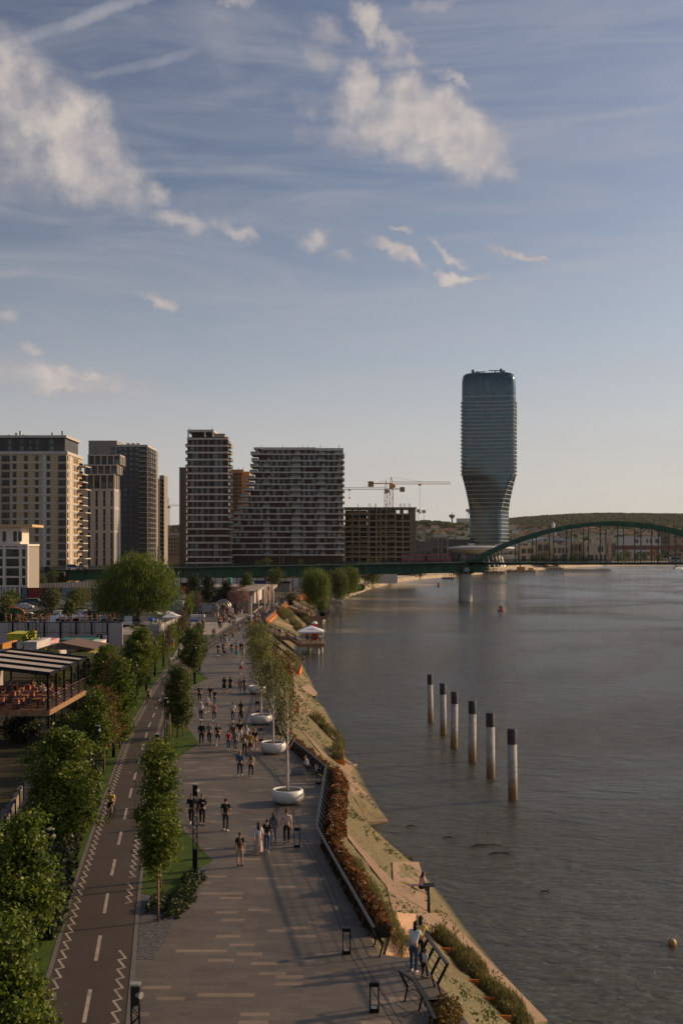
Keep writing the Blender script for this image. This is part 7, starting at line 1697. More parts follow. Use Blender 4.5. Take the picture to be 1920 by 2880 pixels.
def car(kind, loc, rz, color, label, grp):
    b, g_, ty, ri, hl, L, Wd = CARM[kind]; e = empty('parked_car' if 'bridge' not in label else 'car', loc, rz, label, 'car' if kind != 'van' else 'van', grp)
    newobj('body', b, e, color=color); newobj('window', g_, e)
    for sx in (-1,1):
        for sy in (-1,1): w = newobj('wheel', ty, e, (sx*L*.31, sy*(Wd/2-.12), .31)); newobj('rim', ri, w)
    for s in (-1,1): newobj('headlight', hl, e, (L/2-.03, s*Wd*.33, .68))
    return e
cc_ = {'white': (.6,.6,.6), 'silver': (.32,.33,.35), 'black': (.02,.02,.025), 'dark grey': (.07,.07,.08), 'blue': (.02,.12,.35), 'red': (.35,.02,.02), 'beige': (.4,.33,.25), 'navy': (.02,.03,.09)}
row1 = [(97,'hatch','silver'),(128,'sedan','dark grey'),(152,'van','white'),(187,'hatch','navy'),(215,'hatch','silver'),(245,'van','silver'),(272,'sedan','white'),(300,'hatch','black'),(325,'hatch','silver'),(345,'sedan','beige'),(365,'van','white'),(388,'hatch','dark grey')]
for i, (px, kd, cn_) in enumerate(row1): p = P(px, 1760); car(kd, p, R(90 if i % 2 else -90), cc_[cn_], f'{cn_} {"van" if kd=="van" else kd+" car"} in the front parking row, number {i+1} from the left', 'cars in the front parking row')
row2 = [(80,'sedan','white'),(168,'van','white'),(230,'van','silver'),(264,'van','black'),(292,'sedan','silver'),(322,'hatch','black'),(346,'van','dark grey'),(370,'van','blue')]
for i, (px, kd, cn_) in enumerate(row2): p = P(px, 1741); car(kd, p, R(90 if i % 2 else -90), cc_[cn_], f'{cn_} {"van" if kd=="van" else kd+" car"} in the second parking row, number {i+1} from the left', 'cars in the second parking row')
row3 = [(70,'sedan','white',1712),(76,'hatch','black',1703),(96,'van','dark grey',1703),(174,'hatch','white',1702),(60,'sedan','dark grey',1703),(255,'hatch','white',1704),(262,'hatch','red',1698),(112,'sedan','silver',1702)]
for i, (px, kd, cn_, py) in enumerate(row3): p = P(px, py); car(kd, p, R(20 if kd == 'hatch' else 0), cc_[cn_], f'{cn_} {"van" if kd=="van" else kd+" car"} along the mural fence, number {i+1}', 'cars along the mural fence')
car('van', (BX(201), YB+3, zd+sl(BX(201)-o0)), 0, cc_['white'], 'white van driving on the left end of the bridge', 'cars on the bridge'); car('hatch', (BX(226), YB+3, zd+sl(BX(226)-o0)), 0, cc_['beige'], 'beige car following the white van on the bridge', 'cars on the bridge')
car('sedan', (BX(534), YB+3, zd+sl(BX(534)-o0)), 0, cc_['black'], 'black car on the bridge before the brown tower', 'cars on the bridge'); car('van', (BX(1906), YB+3, zd), 0, cc_['white'], 'white van on the bridge at the right edge', 'cars on the bridge')
# ================================================================== terrace restaurant
ZF = 3.05; tx = -22.4; ty0, ty1 = 87.0, 99.7
te = empty('terrace', (tx, ty0, 0), 0, 'raised wooden restaurant terrace on black stilts at the left edge', 'terrace'); TW = -16
MB().box(TW, 0, 0, ty1-ty0, ZF-.12, ZF).build('floor', mat('terrace_boards', (.13,.07,.045), .7, var=.3, scale=2), te)
MB().box(TW, 0.05, -.08, 0, ZF-.42, ZF-.03).box(0,.08,0,ty1-ty0,ZF-.42,ZF-.03).build('fascia', wood, te)
m = MB()
for x in (0,-1.6,-3.2,-4.8,-6.4,-8,-9.6,-12): m.box(x-.05,x+.05,.1,.2,0,ZF-.4)
for y in (2.2,4.4,6.6,8.8,11,12.6): m.box(-.12,-.02,y,y+.1,0,ZF-.4); m.box(-3,-2.9,y,y+.1,0,ZF-.4)
m.parts('stilt', black_metal, te)
def tz(x): return 5.78+.115*(-x)       # roof height rises towards the left
m = MB()
for i, y in enumerate((0,2.55,5.1,7.6,10.1,12.6)): m.box(-.11,.05,y,y+.14,ZF,tz(0)); 
for x in (-6.5,): m.box(x-.08,x+.08,0,.14,ZF,tz(x)); m.box(x-.08,x+.08,12.6,12.74,ZF,tz(x))
m.parts('post', black_metal, te)
m = MB()
for i, y in enumerate((0,3.2,6.4,9.6,12.6)): m.bar((.15,y,tz(0)+.05), (-6.6,y,tz(-6.6)+.05), .2, .28)
m.bar((0,-.1,tz(0)), (0,12.8,tz(0)), .16, .22); m.bar((-6.6,-.1,tz(-6.6)), (-6.6,12.8,tz(-6.6)), .2, .3); m.parts('rafter', black_metal, te)
m = MB()
for i in range(4): y0 = [0,3.2,6.4,9.6][i]+.1; y1 = [3.2,6.4,9.6,12.6][i]-.1; m.slab([(0,y0,tz(0)+.02),(0,y1,tz(0)+.02),(-6.6,y1,tz(-6.6)+.02),(-6.6,y0,tz(-6.6)+.02)], .06)
m.parts('roof_panel', mat('polycarbonate', (.42,.35,.29), .5, var=.08, scale=1.2), te)
MB().slab([(-6.7,0,tz(-6.6)+.1),(-6.7,13.2,tz(-6.6)+.1),(-12,13.4,tz(-6.6)-.4),(-12,0,tz(-6.6)-.4)], .15).build('roof', mat('felt_roof', (.045,.038,.038), .9, dirt=(.08,.07,.07)), te)
MB().box(-16,-7.0,7,12,ZF,tz(-7)-.2).build('wall', mat('kitchen_wall', (.36,.32,.29), .8), te); MB().box(-8.6,-7.4,6.93,7.0,ZF,ZF+2.1).build('door', black_metal, te)
r_ = MB()
for a, b in (((0,0,ZF),(0,12.7,ZF)),((TW,0,ZF),(0,0,ZF)),((-6.5,12.7,ZF),(0,12.7,ZF))):
    a, b = Vector(a), Vector(b)
    for h in (.2,.4,.6,.8,1.05): r_.bar(a+Vector((0,0,h)), b+Vector((0,0,h)), .035 if h < 1 else .06)
    n = int((b-a).length/1.3)
    for i in range(n+1): p = a.lerp(b, i/n); r_.bar(p, p+Vector((0,0,1.05)), .04)
r_.build('railing', mat('rail_brown', (.06,.035,.028), .6), te)
TB = (MB().box(-.42,.42,-.42,.42,.70,.74).mesh('tabletop', mat('table_top', (.24,.11,.06), .5)), MB().box(-.04,.04,-.04,.04,.03,.7).box(-.25,.25,-.25,.25,0,.03).mesh('leg', black_metal))
CHM = (MB().prism([(-.24,-.22),(.24,-.22),(.27,.1),(.2,.25),(-.2,.25),(-.27,.1)], .42,.50).mesh('seat', mat('pink_velvet', (.42,.17,.13), .8)), MB().box(-.26,.26,.18,.26,.46,.86).box(-.27,-.2,-.1,.22,.46,.72).box(.2,.27,-.1,.22,.46,.72).mesh('backrest', mat('pink_velvet', (.42,.17,.13))), MB().box(-.015,.015,-.015,.015,0,.43).mesh('chair_leg', black_metal))
rows_ = ['at the front rail','in the second row','in the third row','in the fourth row','in the back row']; colsn = ['nearest the corner post','second from the corner post','third from the corner post','fourth from the corner post','at the left edge of the frame']
for j in range(5):
    for i in range(5):
        x, y = tx-1.1-i*1.55-(j % 2)*.3, ty0+1.3+j*2.2; w_ = f'{rows_[j]}, {colsn[i]}'
        e = empty('cafe_table', (x, y, ZF), 0, 'square wooden cafe table '+w_, 'table', 'cafe tables on the terrace'); newobj('tabletop', TB[0], e); newobj('leg', TB[1], e)
        for s in (-1, 1):
            if (i+j+s) % 5 == 4: continue
            c = empty('cafe_chair', (x+rnd.uniform(-.05,.05), y+s*.62, ZF), 0 if s > 0 else math.pi, 'pink chair '+('behind' if s > 0 else 'before')+' the table '+w_, 'chair', 'pink chairs on the terrace'); newobj('seat', CHM[0], c); newobj('backrest', CHM[1], c)
            for q in (-.2,.2):
                for q2 in (-.18,.2): newobj('leg', CHM[2], c, (q, q2, 0))
e = empty('timber_stack', P(50,2078), .6, 'pile of old boards lying under the terrace', 'boards'); m = MB()
for i in range(6): m.box(i*.28,i*.28+.24,-2.6,2.8,.02+.07*(i % 3),.08+.07*(i % 3))
m.build('board', mat('grey_boards', (.15,.12,.105), .9, var=.3), e)
e = empty('board_walk', P(20,2300), 0, 'old plank path across the dark waste ground at the left', 'boards'); m = MB(); p_ = cumres([(0,0,0),(-.5,4,0),(-1.1,8,0),(-1.6,13,0)], 42)
for i, q in enumerate(p_): m.box(q.x-.5+rnd.uniform(-.1,.1), q.x+.5, q.y-.13, q.y+.13, .02, .06)
m.build('board', mat('grey_boards', (.15,.12,.105)), e)
e = empty('low_fence', P(40,2320), 0, 'low pale fence strip along the waste ground at the left', 'fence'); m = MB(); m.bar((1.0,-6,.5),(-1.2,6,.5),.06,.9); m.build('panel', mat('fence_tan', (.30,.24,.18)), e); m = MB()
for i in range(6): t_ = i/5; m.bar((lerp(1.0,-1.2,t_)+.05,lerp(-6,6,t_),0),(lerp(1.0,-1.2,t_)+.05,lerp(-6,6,t_),1.15),.09)
m.build('post', black_metal, e)
# ================================================================== people
DG = None
def skin(name, chains, m, sub=1):
    """chains: list of polylines [(x,y,z,r)...]; points that coincide are welded so that the body grows as one surface"""
    V = []; Rr = []; E = set(); idx = {}
    def vid(p):
        key = (round(p[0], 4), round(p[1], 4), round(p[2], 4))
        if key not in idx: idx[key] = len(V); V.append(p[:3]); Rr.append(p[3])
        return idx[key]
    for ch in chains:
        ids = [vid(p) for p in ch]
        for a, b in zip(ids, ids[1:]):
            if a != b: E.add((min(a, b), max(a, b)))
    me = bpy.data.meshes.new(name); me.from_pydata(V, list(E), []); o = bpy.data.objects.new(name, me); COL.objects.link(o)
    mod = o.modifiers.new('skin', 'SKIN'); mod.use_smooth_shade = True
    sv = me.skin_vertices[0].data
    for i, r in enumerate(Rr): sv[i].radius = (r, r); sv[i].use_root = (i == 0)
    if sub: s = o.modifiers.new('sub', 'SUBSURF'); s.levels = sub; s.render_levels = sub
    bpy.context.view_layer.update()
    dg = bpy.context.evaluated_depsgraph_get(); out = bpy.data.meshes.new_from_object(o.evaluated_get(dg)); out.name = name
    bpy.data.objects.remove(o); out.materials.clear(); out.materials.append(m); out.polygons.foreach_set('use_smooth', [True]*len(out.polygons))
    return out
def V3(*a): return Vector(a)
def skeleton(ph=0.0, stride=.32, lean=.02, armsw=.3, sit=False, arms='walk', female=False):
    """joint positions for a 1.75 m adult who faces -Y; ph in -1..1 is the phase of the step"""
    J = {}; hip = .92
    J['pel'] = V3(0,0,hip+.03); J['waist'] = V3(0,-lean*.5,1.08); J['chest'] = V3(0,-lean,1.30); J['neck'] = V3(0,-lean*1.3,1.48); J['head'] = V3(0,-lean*1.6-.01,1.60)
    sh = .165 if female else .19; hw = .095
    for s, n in ((-1,'R'),(1,'L')):
        f = ph*s
        J['sho'+n] = V3(s*sh, -lean, 1.40); J['hip'+n] = V3(s*hw, 0, hip)
        kx = stride*.42*f; ax = stride*f
        J['kne'+n] = V3(s*(hw+.005), -kx-.03*(1 if f > 0 else .6), .49); J['ank'+n] = V3(s*(hw-.005), -ax+.02, .085+(.09 if f < -.4 else 0)); J['toe'+n] = J['ank'+n]+V3(s*.02, -.16, -.05-(.06 if f < -.4 else 0))
        a = -armsw*f
        if arms == 'walk': J['elb'+n] = V3(s*(sh+.05), -lean-a*.35+.02, 1.12); J['wri'+n] = V3(s*(sh+.05), -lean-a-.04, .89)
        elif arms == 'front': J['elb'+n] = V3(s*(sh+.05), .0, 1.13); J['wri'+n] = V3(s*.09, -.24, 1.17)
        elif arms == 'pocket': J['elb'+n] = V3(s*(sh+.06), .06, 1.14); J['wri'+n] = V3(s*(hw+.11), -.05, .92)
        elif arms == 'rail': J['elb'+n] = V3(s*(sh+.02), -.26, 1.20); J['wri'+n] = V3(s*.07, -.46, 1.24)
        elif arms == 'one': 
            if s > 0: J['elb'+n] = V3(s*(sh+.06), .02, 1.13); J['wri'+n] = V3(s*.06, -.22, 1.26)
            else: J['elb'+n] = V3(s*(sh+.05), .03, 1.12); J['wri'+n] = V3(s*(sh+.05), -.05, .88)
    if sit:
        d = V3(0,0,-hip+.0)
        for k_ in ('pel','waist','chest','neck','head','shoL','shoR','elbL','elbR','wriL','wriR','hipL','hipR'): J[k_] = J[k_]+V3(0,0,.47-hip)
        for s, n in ((-1,'R'),(1,'L')):
            J['kne'+n] = V3(s*.14, -.42, .50); J['ank'+n] = V3(s*.12, -.40+.06*s*ph, .085); J['toe'+n] = J['ank'+n]+V3(s*.03,-.16,-.05)
            J['elb'+n] = J['sho'+n]+V3(s*.05,-.05,-.27); J['wri'+n] = V3(s*.09,-.32,.62)
            if arms == 'front': J['wri'+n] = V3(s*.06,-.36,.78)
    return J
def hand(mb, w, d, s):
    d = d.normalized(); side = V3(0,0,1).cross(d); side = side.normalized() if side.length > .1 else V3(0,1,0); n = d.cross(side)
    mb.bar(w-d*.01, w+d*.08, .035, .08) if False else mb.tube([w-d*.02, w+d*.04, w+d*.085], [.026,.04,.036], 6)
    for i, L in enumerate((.062,.075,.07,.055)): o = side*(i-1.5)*.02; a = w+d*.08+o; b = a+d*L*.55+n*.008; mb.tube([a, b, b+d*L*.4+n*.022], [.0095,.009,.007], 4)
    a = w+d*.03+side*.034; mb.tube([a, a+side*.03+d*.03, a+side*.035+d*.062], [.011,.010,.008], 4)
def bodyset(J, female=False, hair='short', pref=''):
    out = {}; f = female; c = lambda k_, r: (*J[k_], r)
    mid = lambda a, b, t, r: (*J[a].lerp(J[b], t), r)
    legs = []; 
    for n in 'RL': legs.append([c('pel',.12), c('hip'+n,.092), mid('hip'+n,'kne'+n,.5,.075), c('kne'+n,.055), mid('kne'+n,'ank'+n,.35,.055), c('ank'+n,.034), c('toe'+n,.03)])
    arms = [[c('chest',.13), c('sho'+n,.058), c('elb'+n,.040), mid('elb'+n,'wri'+n,.4,.037), c('wri'+n,.024)] for n in 'RL']
    spine = [c('pel',.12), c('waist',.105 if f else .115), c('chest',.13), c('neck',.055), (*(J['neck'].lerp(J['head'],.55)),.055), c('head',.085)]
    out['body'] = skin(pref+'body', [spine]+legs+arms, SKINM)
    mb = MB()
    for n, s in (('R',-1),('L',1)): hand(mb, J['wri'+n], J['wri'+n]-J['elb'+n], s)
    hd = J['head']; 
    h = MB()._ell((hd.x, hd.y, hd.z+.02), .078, .095, .118, 14, 10)
    mb.v = list(mb.v); b = len(mb.v); mb.v += h.v; mb.f += [tuple(i+b for i in q) for q in h.f]; mb.m += h.m
    mb.add([(hd.x-.012,hd.y-.09,hd.z+.03),(hd.x+.012,hd.y-.09,hd.z+.03),(hd.x+.016,hd.y-.088,hd.z-.015),(hd.x-.016,hd.y-.088,hd.z-.015),(hd.x,hd.y-.118,hd.z-.01)], [(0,1,4),(1,2,4),(2,3,4),(3,0,4)])
    for s in (-1,1): mb._ell((hd.x+s*.08, hd.y+.005, hd.z+.01), .012,.022,.032, 6, 4)
    me2 = mb.mesh('t', SKINM, True)
    bm = bmesh.new(); bm.from_mesh(out['body']); bm.from_mesh(me2); bm.to_mesh(out['body']); bm.free(); bpy.data.meshes.remove(me2)
    out['body'].polygons.foreach_set('use_smooth', [True]*len(out['body'].polygons))
    fc = MB()
    for s in (-1,1): fc._ell((hd.x+s*.032, hd.y-.083, hd.z+.025), .014,.01,.008, 6, 4)
    fc.box(hd.x-.025,hd.x+.025,hd.y-.093,hd.y-.082,hd.z-.052,hd.z-.044); out['face_features'] = fc.mesh('face_features', mat('eye_dark', (.06,.025,.02), .5))
    g = .016
    out['shirt'] = skin(pref+'shirt', [[c('pel',.125+g), c('waist',.112+g), c('chest',.142+g), (*J['neck'].lerp(J['chest'],.25),.07)]]+[[c('chest',.142+g), c('sho'+n,.072+g*.5), mid('sho'+n,'elb'+n,.75,.055+g*.4)] for n in 'RL'], CLOTH)
    out['jacket'] = skin(pref+'jacket', [[c('pel',.14+g), c('waist',.125+g), c('chest',.148+g), (*J['neck'].lerp(J['chest'],.2),.075)]]+[[c('chest',.148+g), c('sho'+n,.075+g*.5), c('elb'+n,.055+g*.5), mid('elb'+n,'wri'+n,.92,.040)] for n in 'RL'], CLOTH)
    out['trousers'] = skin(pref+'trousers', [[mid('pel','waist',.3,.12+g), c('pel',.13+g), c('hip'+n,.10+g), mid('hip'+n,'kne'+n,.5,.088), c('kne'+n,.072), mid('kne'+n,'ank'+n,.5,.066), mid('kne'+n,'ank'+n,.93,.052)] for n in 'RL'], CLOTH)
    out['shorts'] = skin(pref+'shorts', [[mid('pel','waist',.3,.12+g), c('pel',.13+g), c('hip'+n,.105+g), mid('hip'+n,'kne'+n,.5,.10), mid('hip'+n,'kne'+n,.85,.09)] for n in 'RL'], CLOTH)
    a = J['pel']; kb_ = (J['kneL']+J['kneR'])/2; ab_ = (J['ankL']+J['ankR'])/2
    def skirt(zlow, r1, r2):
        m = MB(); n = 16; rows = 7; topz = a.z+.12
        for i in range(rows+1):
            t = i/rows; z = lerp(topz, zlow, t); cy = lerp(a.y, (kb_.y if z < .6 else a.y), t*.7); rr_ = lerp(.135, r1 if t > .35 else .16, min(1, t*1.6)); rr_ = lerp(rr_, r2, t*t)
            for q in range(n): an = 2*math.pi*q/n; w = 1+.07*math.sin(q*2.5+2)*t; m.v.append((a.x+rr_*math.cos(an)*w, cy+rr_*.85*math.sin(an)*w, z))
        for i in range(rows):
            for q in range(n): p0 = i*n+q; p1 = i*n+(q+1) % n; m.f.append((p0, p0+n, p1+n, p1)); m.m.append(0)
        return m.mesh('skirt', CLOTH, True)
    if J['kneL'].z < .495: out['skirt'] = skirt(.50, .19, .22); out['long_skirt'] = skirt(.16, .20, .26)
    sh_ = MB()
    for n in 'RL':
        A, T = J['ank'+n], J['toe'+n]; sh_.tube([A+V3(0,.05,-.045), A+V3(0,0,-.035), T+V3(0,.03,.0), T+V3(0,-.05,-.01)], [.032,.045,.042,.022], 8)
    out['shoes'] = sh_.mesh('shoes', CLOTH, True)
    hs_ = MB()
    if hair == 'short': hs_._ell((hd.x, hd.y+.014, hd.z+.052), .085, .098, .098, 14, 9)
    elif hair == 'long': hs_._ell((hd.x, hd.y+.018, hd.z+.045), .090, .100, .108, 14, 9); hs_.tube([hd+V3(0,.05,.03), hd+V3(0,.075,-.08), hd+V3(0,.085,-.22), hd+V3(0,.09,-.34)], [.075,.085,.08,.04], 8)
    else: hs_._ell((hd.x, hd.y+.014, hd.z+.05), .086, .1, .1, 14, 9); hs_.tube([hd+V3(0,.09,.09), hd+V3(0,.13,.1), hd+V3(0,.14,-.02), hd+V3(0,.13,-.14)], [.03,.04,.035,.012], 7)
    out['hair'] = hs_.mesh('hair', HAIR, True)
    bp = MB(); C_ = J['chest']; bp._ell((C_.x, C_.y+.20, C_.z-.08), .135,.085,.21, 10, 7); bp.tube([C_+V3(-.1,.12,.1), C_+V3(-.11,-.14,.06), C_+V3(-.12,.05,-.22)], .018, 5).tube([C_+V3(.1,.12,.1), C_+V3(.11,-.14,.06), C_+V3(.12,.05,-.22)], .018, 5); out['backpack'] = bp.mesh('backpack', CLOTH, True)
    hb_ = MB(); hb_._ell((J['hipL'].x+.12, J['pel'].y, J['pel'].z+.02), .05,.11,.08, 8, 6); hb_.tube([(J['hipL'].x+.12, J['pel'].y, J['pel'].z+.08), (.06,-.13,1.28), (-.1,.0,1.45)], .009, 4); out['handbag'] = hb_.mesh('handbag', CLOTH, True)
    cp_ = MB()._ell((hd.x, hd.y, hd.z+.075), .092, .108, .075, 12, 7); cp_.box(hd.x-.06,hd.x+.06,hd.y-.18,hd.y-.08,hd.z+.062,hd.z+.075); out['cap'] = cp_.mesh('cap', CLOTH, True)
    return out
POSES = {}
def pose(key, *, ph=0, arms='walk', sit=False, female=False, hair='short', lean=.02):
    POSES[key] = bodyset(skeleton(ph, .30, lean, .26, sit, arms, female), female, hair, key+'_')
pose('m1', ph=1); pose('m2', ph=-1); pose('m3', ph=.35, arms='pocket'); pose('m4', ph=-.6, arms='one')
pose('f1', ph=1, female=True, hair='long'); pose('f2', ph=-1, female=True, hair='long'); pose('f3', ph=.3, female=True, hair='tail', arms='one'); pose('f4', ph=-.5, female=True, hair='tail')
pose('sm', ph=.5, sit=True, lean=.16, arms='front'); pose('sf', ph=-.5, sit=True, lean=.1, female=True, hair='long')
pose('fr', ph=.15, female=True, hair='long', arms='rail', lean=.14)
SK = [(.46,.27,.18),(.40,.23,.15),(.52,.32,.22)]; HR = {'dark': (.018,.012,.009), 'brown': (.06,.03,.015), 'blond': (.32,.19,.07), 'grey': (.2,.19,.18)}
CC = {'black': (.012,.012,.013), 'white': (.62,.6,.58), 'grey': (.16,.16,.16), 'dark grey': (.045,.045,.05), 'navy': (.015,.02,.05), 'denim blue': (.05,.09,.16), 'pale denim': (.12,.19,.27), 'beige': (.42,.33,.23), 'pink': (.50,.22,.19), 'pale pink': (.58,.42,.38), 'red': (.42,.015,.02), 'mustard': (.42,.20,.02), 'teal': (.03,.22,.22), 'brown': (.11,.055,.035), 'olive': (.07,.07,.03), 'magenta': (.5,.02,.14), 'yellow': (.58,.42,.12), 'orange': (.55,.17,.03), 'light blue': (.22,.34,.5), 'green': (.04,.16,.07), 'purple': (.13,.05,.16)}
def person(loc, face, pose_, top, bottom, lower='trousers', upper='shirt', hair='dark', scale=1.0, label='', group=None, extras=(), sk=0, shoes='white', cat='person'):
    """face: heading in degrees, 0 = towards the camera, 180 = walking away"""
    S = POSES[pose_]; e = empty('person', loc, R(face), label, cat, group); e.scale = (scale,)*3
    newobj('body', S['body'], e, color=SK[sk % 3]); newobj('face_features', S['face_features'], e)
    newobj(upper, S[upper], e, color=CC[top])
    if lower != 'none': newobj(lower, S[lower], e, color=CC[bottom])
    newobj('hair', S['hair'], e, color=HR[hair]); newobj('shoes', S['shoes'], e, color=CC[shoes])
    for (x, c_) in extras: newobj(x, S[x], e, color=CC[c_])
    return e
GP = 'people strolling on the promenade'
def walker(px, py, face, *a, z=0, **k_):
    k_.setdefault('group', GP); p = P(px, py-3, z); return person(p, face, *a, **k_)
walker(675,2441,180,'f4','black','beige','shorts','shirt','brown',.97,label='young person in black tee and beige shorts with a big brown backpack walking away', extras=(('backpack','brown'),), shoes='black')
walker(727,2405,182,'f1','white','pale pink','long_skirt','jacket','dark',.93,label='woman with black hair in white top and long pale pink skirt', shoes='brown')
walker(751,2400,178,'m1','black','denim blue','trousers','shirt','dark',.97,label='man in loose black tee and blue jeans right beside the woman in the pink skirt')
walker(769,2377,175,'f2','grey','pale denim','trousers','jacket','brown',.95,label='woman in grey blouse and light jeans with a black shoulder bag', extras=(('handbag','black'),), shoes='brown')
walker(806,2376,180,'m2','pale pink','black','trousers','shirt','brown',1.03,label='man in pale pink printed tee and tight black trousers next to the bollard light', shoes='brown')
walker(635,2340,183,'m3','black','dark grey','trousers','shirt','dark',1.02,label='man in black tee and dark grey trousers with a black backpack walking alone', extras=(('backpack','black'),))
walker(569,2323,5,'f3','black','black','trousers','jacket','brown',1.0,label='woman in black crop top and black trousers walking towards the camera', shoes='black')
walker(539,2326,0,'m1','black','black','trousers','shirt','dark',1.03,label='man all in black half hidden behind the lamp post')
walker(675,2187,180,'m2','denim blue','navy','trousers','jacket','blond',1.0,label='tall person in denim shirt and dark jeans with fair hair')
walker(706,2189,178,'f2','beige','navy','trousers','shirt','dark',.92,label='woman in patterned top with a magenta jacket over her arm', extras=(('handbag','magenta'),), shoes='grey')
walker(643,2114,180,'m1','pink','denim blue','trousers','shirt','dark',.9,label='youth in dusty pink tee with a red backpack', extras=(('backpack','red'),))
walker(662,2115,180,'f1','grey','denim blue','trousers','jacket','blond',.95,label='long haired woman in grey top and blue jeans beside the youth with the red backpack')
walker(675,2093,180,'m2','black','white','shorts','shirt','dark',1.07,label='tallest man of the middle group in black tee and white shorts', shoes='black')
walker(655,2096,180,'m3','brown','dark grey','trousers','jacket','brown',.95,label='person in brown top just behind the long haired woman in grey')
walker(688,2128,180,'f2','black','black','trousers','shirt','brown',.93,label='woman in black with a beige backpack walking behind the mustard shirt', extras=(('backpack','beige'),), shoes='black')
walker(704,2127,180,'m1','mustard','dark grey','shorts','shirt','brown',1.0,label='man in mustard tee and grey shorts')
walker(717,2114,180,'m2','black','beige','shorts','shirt','blond',.97,label='fair haired man in black tee and beige shorts at the right of the middle group', extras=(('handbag','brown'),))
walker(693,2100,180,'f1','white','pale denim','trousers','shirt','blond',.93,label='fair woman in white tee between the tallest man and the mustard shirt')
walker(567,2098,2,'m2','black','black','trousers','jacket','dark',1.03,label='man in black long sleeves coming towards the camera at the left of the trio', shoes='black')
walker(589,2097,0,'m1','grey','black','trousers','shirt','dark',1.02,label='man in grey tee and black trousers in the middle of the oncoming trio', shoes='black')
walker(613,2099,0,'m4','black','dark grey','shorts','shirt','brown',.98,label='bearded man in black tee and dark shorts at the right of the oncoming trio')
walker(566,2029,0,'f3','white','black','trousers','jacket','brown',.95,label='woman in white top and cap with a black bag and black leggings', extras=(('cap','white'),('handbag','black')))
walker(603,2030,0,'f4','pink','denim blue','trousers','shirt','brown',.93,label='woman in loose dusty pink tee and jeans coming towards the camera')
walker(582,2007,0,'m2','white','grey','shorts','shirt','brown',.93,label='youth in white tee and grey shorts with a red shoulder bag', extras=(('handbag','red'),))
walker(604,1987,0,'f1','black','denim blue','trousers','shirt','brown',.9,label='woman in black tee right behind the youth in white')
walker(562,1979,0,'m4','black','black','trousers','shirt','brown',1.0,label='man in black tee looking at his phone near the lawn', shoes='black')
walker(592,1981,0,'m1','black','grey','trousers','shirt','brown',1.03,label='man in black tee and grey trousers striding towards the camera')
walker(655,2034,178,'m1','white','denim blue','trousers','shirt','brown',1.02,label='man in white tee and blue jeans walking away')
walker(678,2026,178,'f2','black','black','long_skirt','shirt','dark',.95,label='woman in long flared black dress beside the man in white', shoes='black')
walker(631,1951,180,'f1','black','black','skirt','shirt','brown',1.0,label='brown haired woman in short black dress, left of the pair in black', shoes='black')
walker(648,1951,180,'f2','black','black','skirt','shirt','dark',.98,label='dark haired woman in short black dress, right of the pair in black', shoes='black')
walker(675,1953,180,'f4','red','beige','shorts','shirt','brown',.9,label='girl in red top with a pink backpack', extras=(('backpack','pink'),))
walker(688,1953,180,'m1','grey','denim blue','trousers','shirt','dark',1.0,label='man in grey tee with a dark backpack beside the girl in red', extras=(('backpack','dark grey'),))
walker(678,1899,0,'m3','white','red','shorts','shirt','brown',1.02,label='man in white tee and bright red shorts walking alone')
walker(614,1848,0,'m1','dark grey','olive','trousers','shirt','dark',1.03,label='man in dark tee and olive trousers at the left of the far row')
st_p = walker(628,1840,0,'f4','purple','black','trousers','shirt','brown',.95,label='woman in purple top pushing a dark pushchair')
walker(651,1843,180,'m2','black','denim blue','trousers','shirt','dark',1.0,label='man in black tee and jeans walking away left of the birch crown')
walker(666,1850,180,'f2','pink','teal','long_skirt','shirt','brown',.98,label='woman in pink top and long teal skirt')
walker(665,1836,180,'m1','light blue','dark grey','trousers','shirt','brown',1.0,label='man in light blue shirt behind the woman in the teal skirt')
walker(678,1843,180,'m2','black','navy','trousers','jacket','dark',1.05,label='man in black jacket with white shoulders beside the birch crown')
walker(684,1852,180,'f1','pale pink','beige','skirt','shirt','brown',.9,label='small woman in pale pink at the edge of the birch crown')
walker(623,1817,0,'f4','grey','grey','trousers','jacket','brown',1.0,label='woman in light grey suit in the far group of four')
walker(631,1813,180,'m1','black','dark grey','trousers','shirt','dark',1.03,label='man in black behind the woman in light grey')
walker(637,1825,0,'m2','white','beige','trousers','shirt','dark',1.0,label='man in white tee and beige trousers in the far group of four')
walker(646,1823,180,'f2','light blue','white','trousers','jacket','brown',.93,label='woman in light blue jacket in the far group of four')
walker(655,1801,0,'m4','mustard','black','trousers','shirt','dark',1.0,label='person with a mustard sash walking behind the far group of four')
walker(687,1812,180,'m2','light blue','pale denim','trousers','shirt','brown',1.02,label='man in light blue shirt with a red bag near the birch top', extras=(('handbag','red'),))
walker(673,1782,0,'f3','beige','brown','trousers','jacket','blond',1.0,label='fair woman in a beige coat standing alone at the zebra marks')
walker(689,1760,60,'m1','olive','pale denim','trousers','shirt','dark',1.0,label='man in olive tee and pale jeans crossing the far paving')
# pushchair
p = P(632,1846); e = empty('pushchair', p, R(0), 'dark pushchair pushed on the far promenade', 'pushchair'); m = MB(); m.box(-.22,.22,-.35,.2,.45,.75).bar((-.2,.2,.6),(-.2,.5,1.0),.03).bar((.2,.2,.6),(.2,.5,1.0),.03).bar((-.2,.5,1),(.2,.5,1),.03); m.build('seat', mat('stroller', (.03,.02,.03), .8), e); m = MB()
for x in (-.24,.24):
    for y in (-.35,.3): m.tube([(x-.02,y,.14),(x+.02,y,.14)], .14, 10)
m.build('wheel', rubber, e)
